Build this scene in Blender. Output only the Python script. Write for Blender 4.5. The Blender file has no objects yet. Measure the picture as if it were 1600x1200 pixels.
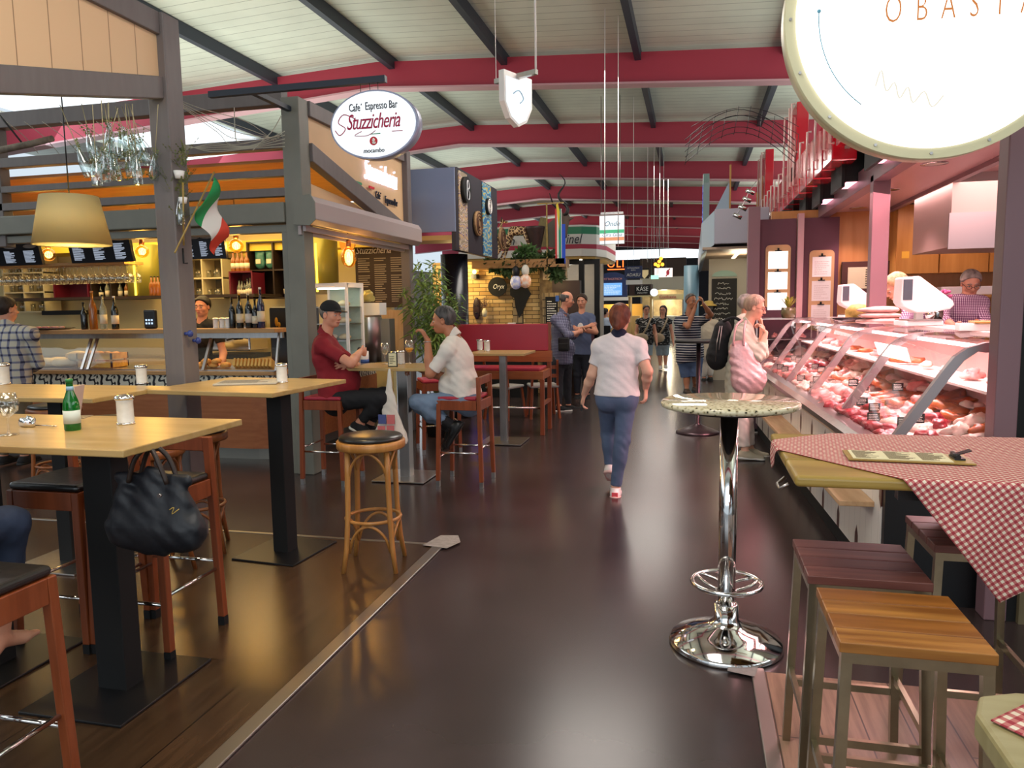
import bpy, bmesh, math, random
import numpy as np
from mathutils import Vector, Matrix
random.seed(7); rng = np.random.default_rng(7)
C = bpy.context.scene.collection
S = bpy.context.scene
R = math.radians
# ---------------------------------------------------------------- camera (focal length in px of a 1600 px wide frame)
F = 1170.0; EYE = 1.6
CF = (-0.23397843, 0.96635193, -0.10685523)
CR = (0.97218439, 0.23374154, -0.01491356)
CU = (-0.01056476, 0.10737244, 0.99416274)
cd = bpy.data.cameras.new('camera'); cam = bpy.data.objects.new('camera', cd); C.objects.link(cam)
cd.sensor_width = 36; cd.lens = F / 1600 * 36; cd.clip_start = .05; cd.clip_end = 300
cam.matrix_world = Matrix(((CR[0], CU[0], -CF[0], 0), (CR[1], CU[1], -CF[1], 0), (CR[2], CU[2], -CF[2], EYE), (0, 0, 0, 1)))
S.camera = cam
# measured points of the place: pixel of the survey photo cut with a real plane
def _ray(u, v):
    a = (u - 800) / F; b = (600 - v) / F
    return [CF[i] + a * CR[i] + b * CU[i] for i in range(3)]
def PY(u, v, y):
    d = _ray(u, v); t = y / d[1]; return (t * d[0], y, EYE + t * d[2])
def PX(u, v, x):
    d = _ray(u, v); t = x / d[0]; return (x, t * d[1], EYE + t * d[2])
def PZ(u, v, z=0):
    d = _ray(u, v); t = (z - EYE) / d[2]; return (t * d[0], t * d[1], z)
# ---------------------------------------------------------------- view, world, daylight
S.view_settings.view_transform = 'Standard'; S.view_settings.look = 'None'
S.view_settings.gamma = 1; S.view_settings.use_curve_mapping = False
S.view_settings.exposure = 0.0
w = bpy.data.worlds.new('overcast_sky'); S.world = w; w.use_nodes = True
wb = w.node_tree.nodes['Background']; wb.inputs[0].default_value = (.78, .9, 1, 1); wb.inputs[1].default_value = 0.9
def area(name, loc, rot, sx, sy, power, col, spread=180):
    l = bpy.data.lights.new(name, 'AREA'); l.shape = 'RECTANGLE'; l.size = sx; l.size_y = sy
    l.energy = power; l.color = col; l.spread = R(spread)
    o = bpy.data.objects.new(name, l); C.objects.link(o); o.location = loc; o.rotation_euler = rot
    return o
def point(name, loc, power, col, r=.05):
    l = bpy.data.lights.new(name, 'POINT'); l.energy = power; l.color = col; l.shadow_soft_size = r
    o = bpy.data.objects.new(name, l); C.objects.link(o); o.location = loc; return o
def spot(name, loc, tgt, power, col, ang=70, r=.05):
    l = bpy.data.lights.new(name, 'SPOT'); l.energy = power; l.color = col; l.shadow_soft_size = r
    l.spot_size = R(ang); l.spot_blend = .6
    o = bpy.data.objects.new(name, l); C.objects.link(o); o.location = loc
    o.rotation_euler = (Vector(tgt) - Vector(loc)).to_track_quat('-Z', 'Y').to_euler(); return o
# daylight through the roof glazing on both sides of the hall, and the open hall behind
for k, yy in enumerate((0, 14, 28)):
    area('skylight_left', (-12, yy + 2, 5.2), (0, R(-50), 0), 3, 12, 250, (.82, .95, 1))
    area('skylight_right', (9.5, yy + 2, 4.6), (0, R(60), 0), 2.4, 12, 260, (.82, .95, 1))
area('entrance_daylight', (-1, -5, 3.0), (R(82), 0, 0), 9, 3, 200, (.9, .96, 1))
# added unseen fill above the stalls brightens the roof boards in place of bounced light
for yy in (3, 12, 24, 38):
    area('roof_wash_left', (-7.5, yy, 3.7), (R(180), 0, 0), 5, 8, 180, (.95, 1, .92))
    area('roof_wash_right', (4.5, yy, 3.4), (R(180), 0, 0), 4, 8, 330, (.95, 1, .92))
for yy in (1.5, 9.5, 19, 30):  # added overhead fill without fixtures, brightens the aisle floor and people
    area('aisle_lamp', (-1.2, yy, 4.7), (0, 0, 0), 1.5, 2.5, 120, (1, .93, .85))
# warm bar light, pink butcher light
area('bar_ceiling_light', (-6.6, 8.1, 2.8), (0, 0, 0), 4.5, 1.6, 130, (1, .72, .3))
area('butcher_ceiling_light', (2.7, 6.8, 2.62), (0, 0, 0), 1.2, 5, 130, (1, .62, .6))
area('butcher_case_light', (1.55, 6.5, 2.5), (0, R(12), 0), .3, 5.0, 110, (1, .5, .52), 120)
for p_ in ((-3.0, 1.6, 2.9), (-4.6, 3.4, 2.9), (-2.4, 3.9, 2.9)):
    spot('pendant_light', p_, (p_[0], p_[1], 0), 75, (1, .72, .36), 95, .12)
# ---------------------------------------------------------------- materials
def lin(c):
    if isinstance(c, str):
        c = [int(c[i:i + 2], 16) / 255 for i in (0, 2, 4)]
        c = [x / 12.92 if x <= .04045 else ((x + .055) / 1.055) ** 2.4 for x in c]
    return (c[0], c[1], c[2], 1)
MATS = {}
def mat(name, col, rough=.5, metal=0, spec=.5, emit=None, es=0, noise=0, nscale=8, col2=None, bump=0, bscale=40,
        stretch=(1, 1, 1), trans=0, ior=1.45, alpha=1, coat=0):
    if name in MATS: return MATS[name]
    m = bpy.data.materials.new(name); m.use_nodes = True; MATS[name] = m
    nt = m.node_tree; b = nt.nodes['Principled BSDF']; L = nt.links.new
    b.inputs['Base Color'].default_value = lin(col); b.inputs['Roughness'].default_value = rough
    b.inputs['Metallic'].default_value = metal; b.inputs['Specular IOR Level'].default_value = spec
    b.inputs['Transmission Weight'].default_value = trans; b.inputs['IOR'].default_value = ior
    b.inputs['Alpha'].default_value = alpha; b.inputs['Coat Weight'].default_value = coat
    if emit is not None:
        b.inputs['Emission Color'].default_value = lin(emit); b.inputs['Emission Strength'].default_value = es
    if noise or bump or col2 is not None:
        tc = nt.nodes.new('ShaderNodeTexCoord'); mp = nt.nodes.new('ShaderNodeMapping'); mp.inputs['Scale'].default_value = stretch
        L(tc.outputs['Object'], mp.inputs['Vector'])
        if noise or col2 is not None:
            n = nt.nodes.new('ShaderNodeTexNoise'); n.inputs['Scale'].default_value = nscale; n.inputs['Detail'].default_value = 5
            L(mp.outputs[0], n.inputs['Vector'])
            r = nt.nodes.new('ShaderNodeValToRGB'); a = lin(col); 
            c2 = lin(col2) if col2 is not None else tuple(x * (1 - noise) for x in a[:3]) + (1,)
            r.color_ramp.elements[0].position = .35; r.color_ramp.elements[1].position = .68
            r.color_ramp.elements[0].color = c2; r.color_ramp.elements[1].color = a
            L(n.outputs['Fac'], r.inputs[0]); L(r.outputs[0], b.inputs['Base Color'])
        if bump:
            n2 = nt.nodes.new('ShaderNodeTexNoise'); n2.inputs['Scale'].default_value = bscale; L(mp.outputs[0], n2.inputs['Vector'])
            bp = nt.nodes.new('ShaderNodeBump'); bp.inputs['Strength'].default_value = bump; bp.inputs['Distance'].default_value = .02
            L(n2.outputs['Fac'], bp.inputs['Height']); L(bp.outputs[0], b.inputs['Normal'])
    return m
def wood(name, c1, c2, axis=0, rough=.4, scale=3.0, coat=0):
    if name in MATS: return MATS[name]
    st = [9, 9, 9]; st[axis] = .9
    return mat(name, c1, rough, col2=c2, nscale=scale, stretch=st, coat=coat)
def nodes(m):
    return m.node_tree, m.node_tree.nodes['Principled BSDF'], m.node_tree.links.new
def shade_mat(name, col, tr=.5):
    m = mat(name, col, .85); nt, b, L = nodes(m); t = nt.nodes.new('ShaderNodeBsdfTranslucent'); t.inputs[0].default_value = lin(col); mx = nt.nodes.new('ShaderNodeMixShader'); mx.inputs[0].default_value = tr
    L(b.outputs[0], mx.inputs[1]); L(t.outputs[0], mx.inputs[2]); L(mx.outputs[0], nt.nodes['Material Output'].inputs[0]); return m
def math_node(nt, op, a, b=None):
    n = nt.nodes.new('ShaderNodeMath'); n.operation = op
    for i, x in enumerate((a, b)):
        if x is None: continue
        if isinstance(x, (int, float)): n.inputs[i].default_value = x
        else: nt.links.new(x, n.inputs[i])
    return n.outputs[0]
def lines_mat(name, col, line, axes, pitch, width, rough=.6, coords='Object', soft=0, noise=0, mixop='MAXIMUM'):
    """flat colour with straight lines: axes = indices of coordinate used, pitch/width per axis"""
    if name in MATS: return MATS[name]
    m = mat(name, col, rough); nt, b, L = nodes(m)
    tc = nt.nodes.new('ShaderNodeTexCoord'); sp = nt.nodes.new('ShaderNodeSeparateXYZ'); L(tc.outputs[coords], sp.inputs[0])
    tot = None
    for a, p, wd in zip(axes, pitch, width):
        x = math_node(nt, 'LESS_THAN', math_node(nt, 'FRACT', math_node(nt, 'MULTIPLY', math_node(nt, 'ADD', sp.outputs[a], 50.0), 1 / p)), wd / p)
        tot = x if tot is None else math_node(nt, mixop, tot, x)
    mx = nt.nodes.new('ShaderNodeMix'); mx.data_type = 'RGBA'; L(tot, mx.inputs[0])
    mx.inputs[6].default_value = lin(col); mx.inputs[7].default_value = lin(line)
    if noise:
        n = nt.nodes.new('ShaderNodeTexNoise'); n.inputs['Scale'].default_value = 2.0; n.inputs['Detail'].default_value = 6
        L(tc.outputs['Object'], n.inputs['Vector'])
        r = nt.nodes.new('ShaderNodeValToRGB'); a = lin(col)
        r.color_ramp.elements[0].color = tuple(q * (1 - noise) for q in a[:3]) + (1,); r.color_ramp.elements[1].color = a
        r.color_ramp.elements[0].position = .3; r.color_ramp.elements[1].position = .7
        L(n.outputs[0], r.inputs[0]); L(r.outputs[0], mx.inputs[6])
    L(mx.outputs[2], b.inputs['Base Color'])
    return m
def check_mat(name, base, mid, dark, pitch, axes=(0, 2), rough=.8, width=.5, coords='Object'):
    """woven gingham: two crossing sets of bands, darkest where both meet"""
    if name in MATS: return MATS[name]
    m = mat(name, base, rough); nt, b, L = nodes(m)
    tc = nt.nodes.new('ShaderNodeTexCoord'); sp = nt.nodes.new('ShaderNodeSeparateXYZ'); L(tc.outputs[coords], sp.inputs[0])
    s = None
    for a in axes:
        x = math_node(nt, 'LESS_THAN', math_node(nt, 'FRACT', math_node(nt, 'MULTIPLY', math_node(nt, 'ADD', sp.outputs[a], 50.0), 1 / pitch)), width)
        s = x if s is None else math_node(nt, 'ADD', s, x)
    r = nt.nodes.new('ShaderNodeValToRGB'); r.color_ramp.interpolation = 'CONSTANT'
    r.color_ramp.elements[0].color = lin(base); r.color_ramp.elements[0].position = 0
    r.color_ramp.elements[1].color = lin(mid); r.color_ramp.elements[1].position = .4
    e = r.color_ramp.elements.new(.9); e.color = lin(dark)
    L(math_node(nt, 'MULTIPLY', s, .5), r.inputs[0]); L(r.outputs[0], b.inputs['Base Color'])
    return m
def planks_mat(name, c1, c2, pitch, length, rough=.4, groove='1a120c', axes=(0, 1)):
    if name in MATS: return MATS[name]
    m = mat(name, c1, rough); nt, b, L = nodes(m)
    tc = nt.nodes.new('ShaderNodeTexCoord'); mp = nt.nodes.new('ShaderNodeMapping'); L(tc.outputs['Object'], mp.inputs[0])
    if axes == (1, 0): mp.inputs['Rotation'].default_value = (0, 0, R(90))
    br = nt.nodes.new('ShaderNodeTexBrick'); L(mp.outputs[0], br.inputs['Vector'])
    br.inputs['Scale'].default_value = 1; br.inputs['Brick Width'].default_value = length; br.inputs['Row Height'].default_value = pitch
    br.inputs['Mortar Size'].default_value = .003; br.inputs['Color1'].default_value = lin(c1); br.inputs['Color2'].default_value = lin(c2)
    br.inputs['Mortar'].default_value = lin(groove)
    mp2 = nt.nodes.new('ShaderNodeMapping'); mp2.inputs['Scale'].default_value = (1.2, 14, 1); L(mp.outputs[0], mp2.inputs[0])
    n = nt.nodes.new('ShaderNodeTexNoise'); n.inputs['Scale'].default_value = 2.5; n.inputs['Detail'].default_value = 6; L(mp2.outputs[0], n.inputs['Vector'])
    mx = nt.nodes.new('ShaderNodeMix'); mx.data_type = 'RGBA'; mx.blend_type = 'MULTIPLY'; mx.inputs[0].default_value = .7
    rr = nt.nodes.new('ShaderNodeValToRGB'); rr.color_ramp.elements[0].color = (.35, .33, .3, 1); rr.color_ramp.elements[0].position = .3; rr.color_ramp.elements[1].position = .65
    L(n.outputs[0], rr.inputs[0]); L(br.outputs[0], mx.inputs[6]); L(rr.outputs[0], mx.inputs[7]); L(mx.outputs[2], b.inputs['Base Color'])
    return m
def emis(name, col, s=3):
    return mat(name, '000000', .5, emit=col, es=s, spec=0)
# thin clear glass that lets light straight through
def glassmat(name, tint=(1, 1, 1), refl=.08, rough=.02, pw=4.0, am=.6):
    if name in MATS: return MATS[name]
    m = bpy.data.materials.new(name); m.use_nodes = True; MATS[name] = m; nt = m.node_tree; nt.nodes.clear(); L = nt.links.new
    o = nt.nodes.new('ShaderNodeOutputMaterial'); t = nt.nodes.new('ShaderNodeBsdfTransparent'); g = nt.nodes.new('ShaderNodeBsdfGlossy')
    t.inputs[0].default_value = (*tint, 1); g.inputs['Roughness'].default_value = rough
    f = nt.nodes.new('ShaderNodeLayerWeight')
    mx = nt.nodes.new('ShaderNodeMixShader'); L(math_node(nt, 'ADD', math_node(nt, 'MULTIPLY', math_node(nt, 'POWER', f.outputs['Facing'], pw), am), refl * .5), mx.inputs[0])
    L(t.outputs[0], mx.inputs[1]); L(g.outputs[0], mx.inputs[2]); L(mx.outputs[0], o.inputs[0]); return m
GLASS = glassmat('clear_glass'); GLASSG = glassmat('green_bottle_glass', (.02, .38, .05), .1)
GLASSA = glassmat('amber_glass', (.95, .55, .15), .08); GLASSD = glassmat('dark_bottle_glass', (.05, .05, .04), .1)
# ---------------------------------------------------------------- mesh builder
class B:
    def __init__(s): s.v = []; s.f = []; s.sm = []; s.mi = []; s.cur = 0
    def quad(s, pts, smooth=False):
        n = len(s.v); s.v += [tuple(p) for p in pts]; s.f.append(tuple(range(n, n + len(pts)))); s.sm.append(smooth); s.mi.append(s.cur); return s
    def box(s, x0, x1, y0, y1, z0, z1, rz=0, piv=None):
        n = len(s.v)
        P = [(x0, y0, z0), (x1, y0, z0), (x1, y1, z0), (x0, y1, z0), (x0, y0, z1), (x1, y0, z1), (x1, y1, z1), (x0, y1, z1)]
        if rz:
            cx, cy = piv if piv else ((x0 + x1) / 2, (y0 + y1) / 2); c, q = math.cos(rz), math.sin(rz)
            P = [(cx + (x - cx) * c - (y - cy) * q, cy + (x - cx) * q + (y - cy) * c, z) for x, y, z in P]
        s.v += P
        for f in ((0, 3, 2, 1), (4, 5, 6, 7), (0, 1, 5, 4), (1, 2, 6, 5), (2, 3, 7, 6), (3, 0, 4, 7)):
            s.f.append(tuple(n + i for i in f)); s.sm.append(False); s.mi.append(s.cur)
        return s
    def bar(s, p0, p1, w, h=None, up=(0, 0, 1)):
        """rectangular bar between two points, w sideways, h along up"""
        h = h or w; p0 = Vector(p0); p1 = Vector(p1); d = (p1 - p0).normalized(); up = Vector(up)
        if abs(d.dot(up)) > .99: up = Vector((0, 1, 0))
        sx = d.cross(up).normalized(); sz = sx.cross(d).normalized(); n = len(s.v)
        for p in (p0, p1):
            for a, b in ((-1, -1), (1, -1), (1, 1), (-1, 1)): s.v.append(tuple(p + sx * a * w / 2 + sz * b * h / 2))
        for f in ((0, 1, 2, 3), (4, 7, 6, 5), (0, 4, 5, 1), (1, 5, 6, 2), (2, 6, 7, 3), (3, 7, 4, 0)):
            s.f.append(tuple(n + i for i in f)); s.sm.append(False); s.mi.append(s.cur)
        return s
    def cyl(s, p0, p1, r0, r1=None, n=16, caps=True):
        r1 = r0 if r1 is None else r1
        return s.tube([p0, p1], [r0, r1], n, caps)
    def tube(s, pts, r, n=10, caps=True, closed=False, sx=1.0):
        pts = [Vector(p) for p in pts]; m = len(pts); rs = r if isinstance(r, (list, tuple)) else [r] * m; b0 = len(s.v)
        prev = None
        for i, p in enumerate(pts):
            if closed: d = pts[(i + 1) % m] - pts[i - 1]
            else: d = pts[min(i + 1, m - 1)] - pts[max(i - 1, 0)]
            d = d.normalized() if d.length > 1e-9 else Vector((0, 0, 1))
            if prev is None:
                a = Vector((0, 0, 1)) if abs(d.z) < .9 else Vector((1, 0, 0)); x = d.cross(a).normalized()
            else:
                x = (prev - d * prev.dot(d)); x = x.normalized() if x.length > 1e-6 else d.orthogonal().normalized()
            prev = x; y = d.cross(x)
            for k in range(n):
                t = 2 * math.pi * k / n; s.v.append(tuple(p + (x * math.cos(t) * sx + y * math.sin(t)) * rs[i]))
        for i in range(m if closed else m - 1):
            j = (i + 1) % m
            for k in range(n):
                q = (k + 1) % n; s.f.append((b0 + i * n + k, b0 + i * n + q, b0 + j * n + q, b0 + j * n + k)); s.sm.append(True); s.mi.append(s.cur)
        if caps and not closed:
            s.f.append(tuple(b0 + k for k in reversed(range(n)))); s.sm.append(False); s.mi.append(s.cur)
            s.f.append(tuple(b0 + (m - 1) * n + k for k in range(n))); s.sm.append(False); s.mi.append(s.cur)
        return s
    def lathe(s, prof, c=(0, 0, 0), n=24, arc=None):
        """profile [(r,z)...] around the vertical through c"""
        b0 = len(s.v); m = len(prof)
        for r_, z in prof:
            for k in range(n):
                t = 2 * math.pi * k / n; s.v.append((c[0] + r_ * math.cos(t), c[1] + r_ * math.sin(t), c[2] + z))
        for i in range(m - 1):
            for k in range(n):
                q = (k + 1) % n; s.f.append((b0 + i * n + k, b0 + i * n + q, b0 + (i + 1) * n + q, b0 + (i + 1) * n + k)); s.sm.append(True); s.mi.append(s.cur)
        if prof[0][0] > 1e-4: s.f.append(tuple(b0 + k for k in reversed(range(n)))); s.sm.append(False); s.mi.append(s.cur)
        if prof[-1][0] > 1e-4: s.f.append(tuple(b0 + (m - 1) * n + k for k in range(n))); s.sm.append(False); s.mi.append(s.cur)
        return s
    def ell(s, c, r, n=12, rot=None):
        b0 = len(s.v); m = max(5, n // 2 + 1); r = r if isinstance(r, (tuple, list)) else (r, r, r)
        for i in range(m + 1):
            a = math.pi * i / m
            for k in range(n):
                t = 2 * math.pi * k / n
                p = Vector((r[0] * math.sin(a) * math.cos(t), r[1] * math.sin(a) * math.sin(t), -r[2] * math.cos(a)))
                if rot is not None: p = rot @ p
                s.v.append((c[0] + p.x, c[1] + p.y, c[2] + p.z))
        for i in range(m):
            for k in range(n):
                q = (k + 1) % n; s.f.append((b0 + i * n + k, b0 + i * n + q, b0 + (i + 1) * n + q, b0 + (i + 1) * n + k)); s.sm.append(True); s.mi.append(s.cur)
        return s
    def prism(s, poly, axis, a, b, smooth=False):
        """poly of 2D points; axis 'x': (y,z), 'y': (x,z), 'z': (x,y); extruded from a to b"""
        def P(p, t): return {'x': (t, p[0], p[1]), 'y': (p[0], t, p[1]), 'z': (p[0], p[1], t)}[axis]
        n = len(s.v); k = len(poly); s.v += [P(p, a) for p in poly] + [P(p, b) for p in poly]
        s.f.append(tuple(n + i for i in range(k))); s.f.append(tuple(n + k + i for i in reversed(range(k)))); s.sm += [False, False]; s.mi += [s.cur] * 2
        for i in range(k):
            j = (i + 1) % k; s.f.append((n + i, n + k + i, n + k + j, n + j)); s.sm.append(smooth); s.mi.append(s.cur)
        return s
    def xf(s, M, a=0):
        for i in range(a, len(s.v)): s.v[i] = tuple(M @ Vector(s.v[i]))
        return s
    def ob(s, name, m, parent=None, bevel=0, label=None, fix=True, seg=2):
        me = bpy.data.meshes.new(name); me.from_pydata(s.v, [], s.f)
        me.polygons.foreach_set('use_smooth', s.sm)
        for x in (m if isinstance(m, (list, tuple)) else [m]): me.materials.append(x)
        if isinstance(m, (list, tuple)): me.polygons.foreach_set('material_index', s.mi)
        if fix:
            bm = bmesh.new(); bm.from_mesh(me); bmesh.ops.remove_doubles(bm, verts=bm.verts, dist=1e-6)
            bmesh.ops.recalc_face_normals(bm, faces=bm.faces); bm.to_mesh(me); bm.free()
        me.update(); o = bpy.data.objects.new(name, me); C.objects.link(o)
        if parent is not None: o.parent = parent
        if bevel:
            bv = o.modifiers.new('bevel', 'BEVEL'); bv.width = bevel; bv.segments = seg; bv.limit_method = 'ANGLE'; bv.angle_limit = R(40)
        if label: o['label'] = label
        return o
def thing(name, label, cat, loc=(0, 0, 0), rz=0, group=None):
    o = bpy.data.objects.new(name, None); o.empty_display_size = .1; C.objects.link(o); o.location = loc; o.rotation_euler = (0, 0, rz)
    o['label'] = label; o['category'] = cat
    if group: o['group'] = group
    return o
def tag(o, label, cat, group=None, kind=None):
    o['label'] = label; o['category'] = cat
    if group: o['group'] = group
    if kind: o['kind'] = kind
    return o
def struct(o): o['kind'] = 'structure'; return o
def kids(o): return [x for x in bpy.data.objects if x.parent == o]
KC = {}
def dup(root, loc, rz=0, label=None, group=None, scale=None):
    if root.name not in KC: KC[root.name] = [(c, kids(c)) for c in kids(root)]
    r_ = root.copy(); C.objects.link(r_); r_.location = loc; r_.rotation_euler = (0, 0, rz)
    if label: r_['label'] = label
    if group: r_['group'] = group
    if scale is not None: r_.scale = scale if isinstance(scale, tuple) else (scale,) * 3
    for c, gs in KC[root.name]:
        n = c.copy(); C.objects.link(n); n.parent = r_
        for g in gs:
            d = g.copy(); C.objects.link(d); d.parent = n
    return r_
def text(body, size, m, parent, loc, rot, name='lettering', ext=.004, shear=0, align='CENTER', sx=1, offset=0, spacing=1):
    cu = bpy.data.curves.new(name, 'FONT'); cu.body = body; cu.size = size; cu.extrude = ext; cu.shear = shear
    cu.align_x = align; cu.align_y = 'CENTER'; cu.offset = offset; cu.space_character = spacing; cu.resolution_u = 3
    t = bpy.data.objects.new(name + '_src', cu)
    me = bpy.data.meshes.new_from_object(t); bpy.data.objects.remove(t)
    o = bpy.data.objects.new(name, me); C.objects.link(o); me.materials.append(m)
    o.location = loc; o.rotation_euler = rot; o.scale = (sx, 1, 1)
    if parent is not None: o.parent = parent
    return o
def stroke(b, pts, r, n=5, sub=4):
    """smooth Catmull-Rom stroke"""
    P = [Vector(p) for p in pts]; out = []
    for i in range(len(P) - 1):
        a = P[max(i - 1, 0)]; p = P[i]; q = P[i + 1]; d = P[min(i + 2, len(P) - 1)]
        for k in range(sub):
            t = k / sub; out.append(.5 * ((2 * p) + (q - a) * t + (2 * a - 5 * p + 4 * q - d) * t * t + (3 * p - a - 3 * q + d) * t ** 3))
    out.append(P[-1]); b.tube(out, r, n); return b
def writing(b, x0, x1, z0, z1, rows, rnd, y=0, hfrac=.45, dens=.8, gap=.12):
    """rows of unreadably small print as raised dashes in the x-z plane at y"""
    dz = (z1 - z0) / rows
    for i in range(rows):
        if rnd.random() > dens + .15: continue
        z = z1 - (i + .5) * dz; x = x0; e = x0 + (x1 - x0) * (1 if rnd.random() < .5 else rnd.uniform(.5, .95))
        while x < e:
            l = rnd.uniform(.06, .2) * (x1 - x0); x2 = min(x + l, e)
            b.box(x, x2, y - .001, y + .001, z - dz * hfrac / 2, z + dz * hfrac / 2); x = x2 + gap * .25 * (x1 - x0)
# ================================================================ THE SETTING
M_floor = mat('polished_dark_floor', '3a2f2e', .2, spec=.5, col2='2e2524', nscale=1.6)
nt, b_, L_ = nodes(M_floor)
_n = nt.nodes.new('ShaderNodeTexNoise'); _n.inputs['Scale'].default_value = 1.3; _n.inputs['Detail'].default_value = 8
_r = nt.nodes.new('ShaderNodeMapRange'); _r.inputs[3].default_value = .13; _r.inputs[4].default_value = .34
L_(_n.outputs[0], _r.inputs[0]); L_(_r.outputs[0], b_.inputs['Roughness'])
M_plk = planks_mat('brown_board_floor', '4c3624', '3e2c1c', .62, 1.9, .27, '0c0806', (1, 0))
M_lam = planks_mat('beige_laminate_floor', 'a5826b', '8c6a55', .16, 1.1, .35, '4a382c', (1, 0))
M_red = mat('red_beam_paint', 'a83648', .55); M_redl = mat('beam_flange_paint', 'c89aa0', .5)
M_purl = mat('dark_blue_purlin_paint', '2c333f', .5)
M_deck = lines_mat('white_roof_boards', 'd6dccd', '8f958a', (1,), (.24,), (.012,), .55, noise=.12)
M_post = mat('grey_painted_timber', '6c6462', .5, noise=.1, nscale=6, stretch=(4, 4, .6)); M_post2 = mat('grey_green_painted_timber', '77766c', .5, noise=.1, nscale=5)
M_cream = lines_mat('cream_vertical_boards', 'd8b48c', '8a6a4c', (1,), (.22,), (.006,), .6)
M_cream2 = mat('cream_plaster', 'd2ae84', .6, noise=.08, nscale=3)
M_steel = mat('brushed_steel', 'b5b0ac', .28, 1, noise=.12, nscale=30, stretch=(1, 1, .1)); M_chrome = mat('chrome', 'd8d6d4', .08, 1)
M_black = mat('black_metal', '121214', .35, spec=.5); M_blackm = mat('matt_black', '09090a', .7)
M_alu = mat('aluminium_strip', 'a09a94', .35, 1)
M_white = mat('white_plastic', 'e8e6e2', .35); M_whitem = mat('white_matt', 'e4e0da', .7)
M_tan = mat('lit_tan_panel', 'c9a468', .6)
struct(B().box(-16, 12, -6, 60, -.2, 0).ob('floor', M_floor))
struct(B().box(-9, -1.66, -4, 4.6, 0, .006).ob('floor_seating_boards', M_plk))
struct(B().box(.31, 5, -4, 3.24, 0, .006).ob('floor_beige_laminate', M_lam))
struct(B().box(-1.66, -1.59, -4, 4.64, 0, .012).ob('trim_1', M_alu, bevel=.004))
struct(B().box(-5.5, -1.6, 4.59, 4.62, 0, .010).ob('trim_2', M_alu, bevel=.003))
struct(B().box(.26, .315, -4, 3.26, 0, .012).ob('trim_3', M_alu, bevel=.004))
tp = B(); tp.quad([(-1.73, 4.55, .014), (-1.55, 4.52, .014), (-1.5, 4.66, .014), (-1.56, 4.8, .014), (-1.68, 4.78, .014)])
o = tp.ob('floor_tape', mat('worn_grey_tape', '8d8a86', .6, noise=.3, nscale=30)); tag(o, 'crumpled grey tape patch at the corner of the brown board floor', 'tape')
tp = B(); tp.quad([(.16, 3.2, .014), (.27, 3.17, .014), (.3, 3.3, .014), (.24, 3.36, .014), (.17, 3.3, .014)])
o = tp.ob('floor_tape', MATS['worn_grey_tape']); tag(o, 'small grey tape patch at the corner of the beige laminate by the bistro base', 'tape')
# walls of the hall
M_hall = mat('hall_wall_paint', '8d8a86', .7)
struct(B().box(-16, -15.8, -6, 60, 0, 3.6).ob('wall_left', M_hall))
struct(B().box(11.8, 12, -6, 60, 0, 3.4).ob('wall_right', M_hall))
wf = B(); wf.box(-16, 12, 52, 52.2, 0, 4.45); wf.box(-16, 12, 52, 52.2, 5.1, 6)
struct(wf.ob('wall_back', mat('far_wall_dark', '30343c', .6)))
struct(B().box(-16, 12, 52.05, 52.1, 4.45, 5.1).ob('window_1', emis('daylight_glazing', 'f2fbff', 1.6)))
# roof: red portal beams, dark purlins, white boards
XR = -5.4
def beam_top(x): return 5.80 - (.052 * (x - XR) if x > XR else .05 * (XR - x))
def beam_bot(x): return 5.36 - (.062 * (x - XR) if x > XR else .075 * (XR - x))
beamY = [12.62 + 4.86 * k for k in range(-3, 9)]
xs = [-15.8, -10, XR, -2, 2, 6, 11.8]
for k, y in enumerate(beamY):
    b = B(); poly = [(x, beam_bot(x)) for x in xs] + [(x, beam_top(x)) for x in reversed(xs)]
    b.prism(poly, 'y', y - .02, y + .02); b.cur = 1
    for x0, x1 in zip(xs[:-1], xs[1:]):
        b.prism([(x0, beam_bot(x0) - .03), (x1, beam_bot(x1) - .03), (x1, beam_bot(x1)), (x0, beam_bot(x0))], 'y', y - .13, y + .13)
    o = struct(b.ob('beam_%d' % (k + 1), [M_red, M_redl]))
    if k >= 11: break
purX = [-9.6, -7.35, -5.1, -3.1, -.9, 1.35, 3.6, 5.9, 8.2]
for x in purX:
    for k in range(len(beamY) - 1):
        z = beam_top(x)
        struct(B().box(x - .05, x + .05, beamY[k] + .05 - .08, beamY[k + 1] - .03, z - .13, z + .06).ob('purlin', M_purl))
b = B()
for x0, x1 in ((-10.2, XR), (XR, 2), (2, 8.9)):
    b.quad([(x0, -6, beam_top(x0) + .07), (x1, -6, beam_top(x1) + .07), (x1, 52, beam_top(x1) + .07), (x0, 52, beam_top(x0) + .07)])
    b.quad([(x0, -6, beam_top(x0) + .17), (x1, -6, beam_top(x1) + .17), (x1, 52, beam_top(x1) + .17), (x0, 52, beam_top(x0) + .17)])
struct(b.ob('ceiling', M_deck, fix=False))
b = B(); b.box(-13.2, -10.2, -6, 52, 5.56, 5.6); struct(b.ob('window_2', emis('roof_glazing', 'f0faff', 1.7)))
b = B(); b.box(8.9, 11.8, -6, 52, 5.14, 5.2); struct(b.ob('window_3', MATS['roof_glazing']))
b = B(); b.box(-15.8, -13.2, -6, 52, 5.4, 5.5); struct(b.ob('ceiling_left_margin', M_deck))
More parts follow.
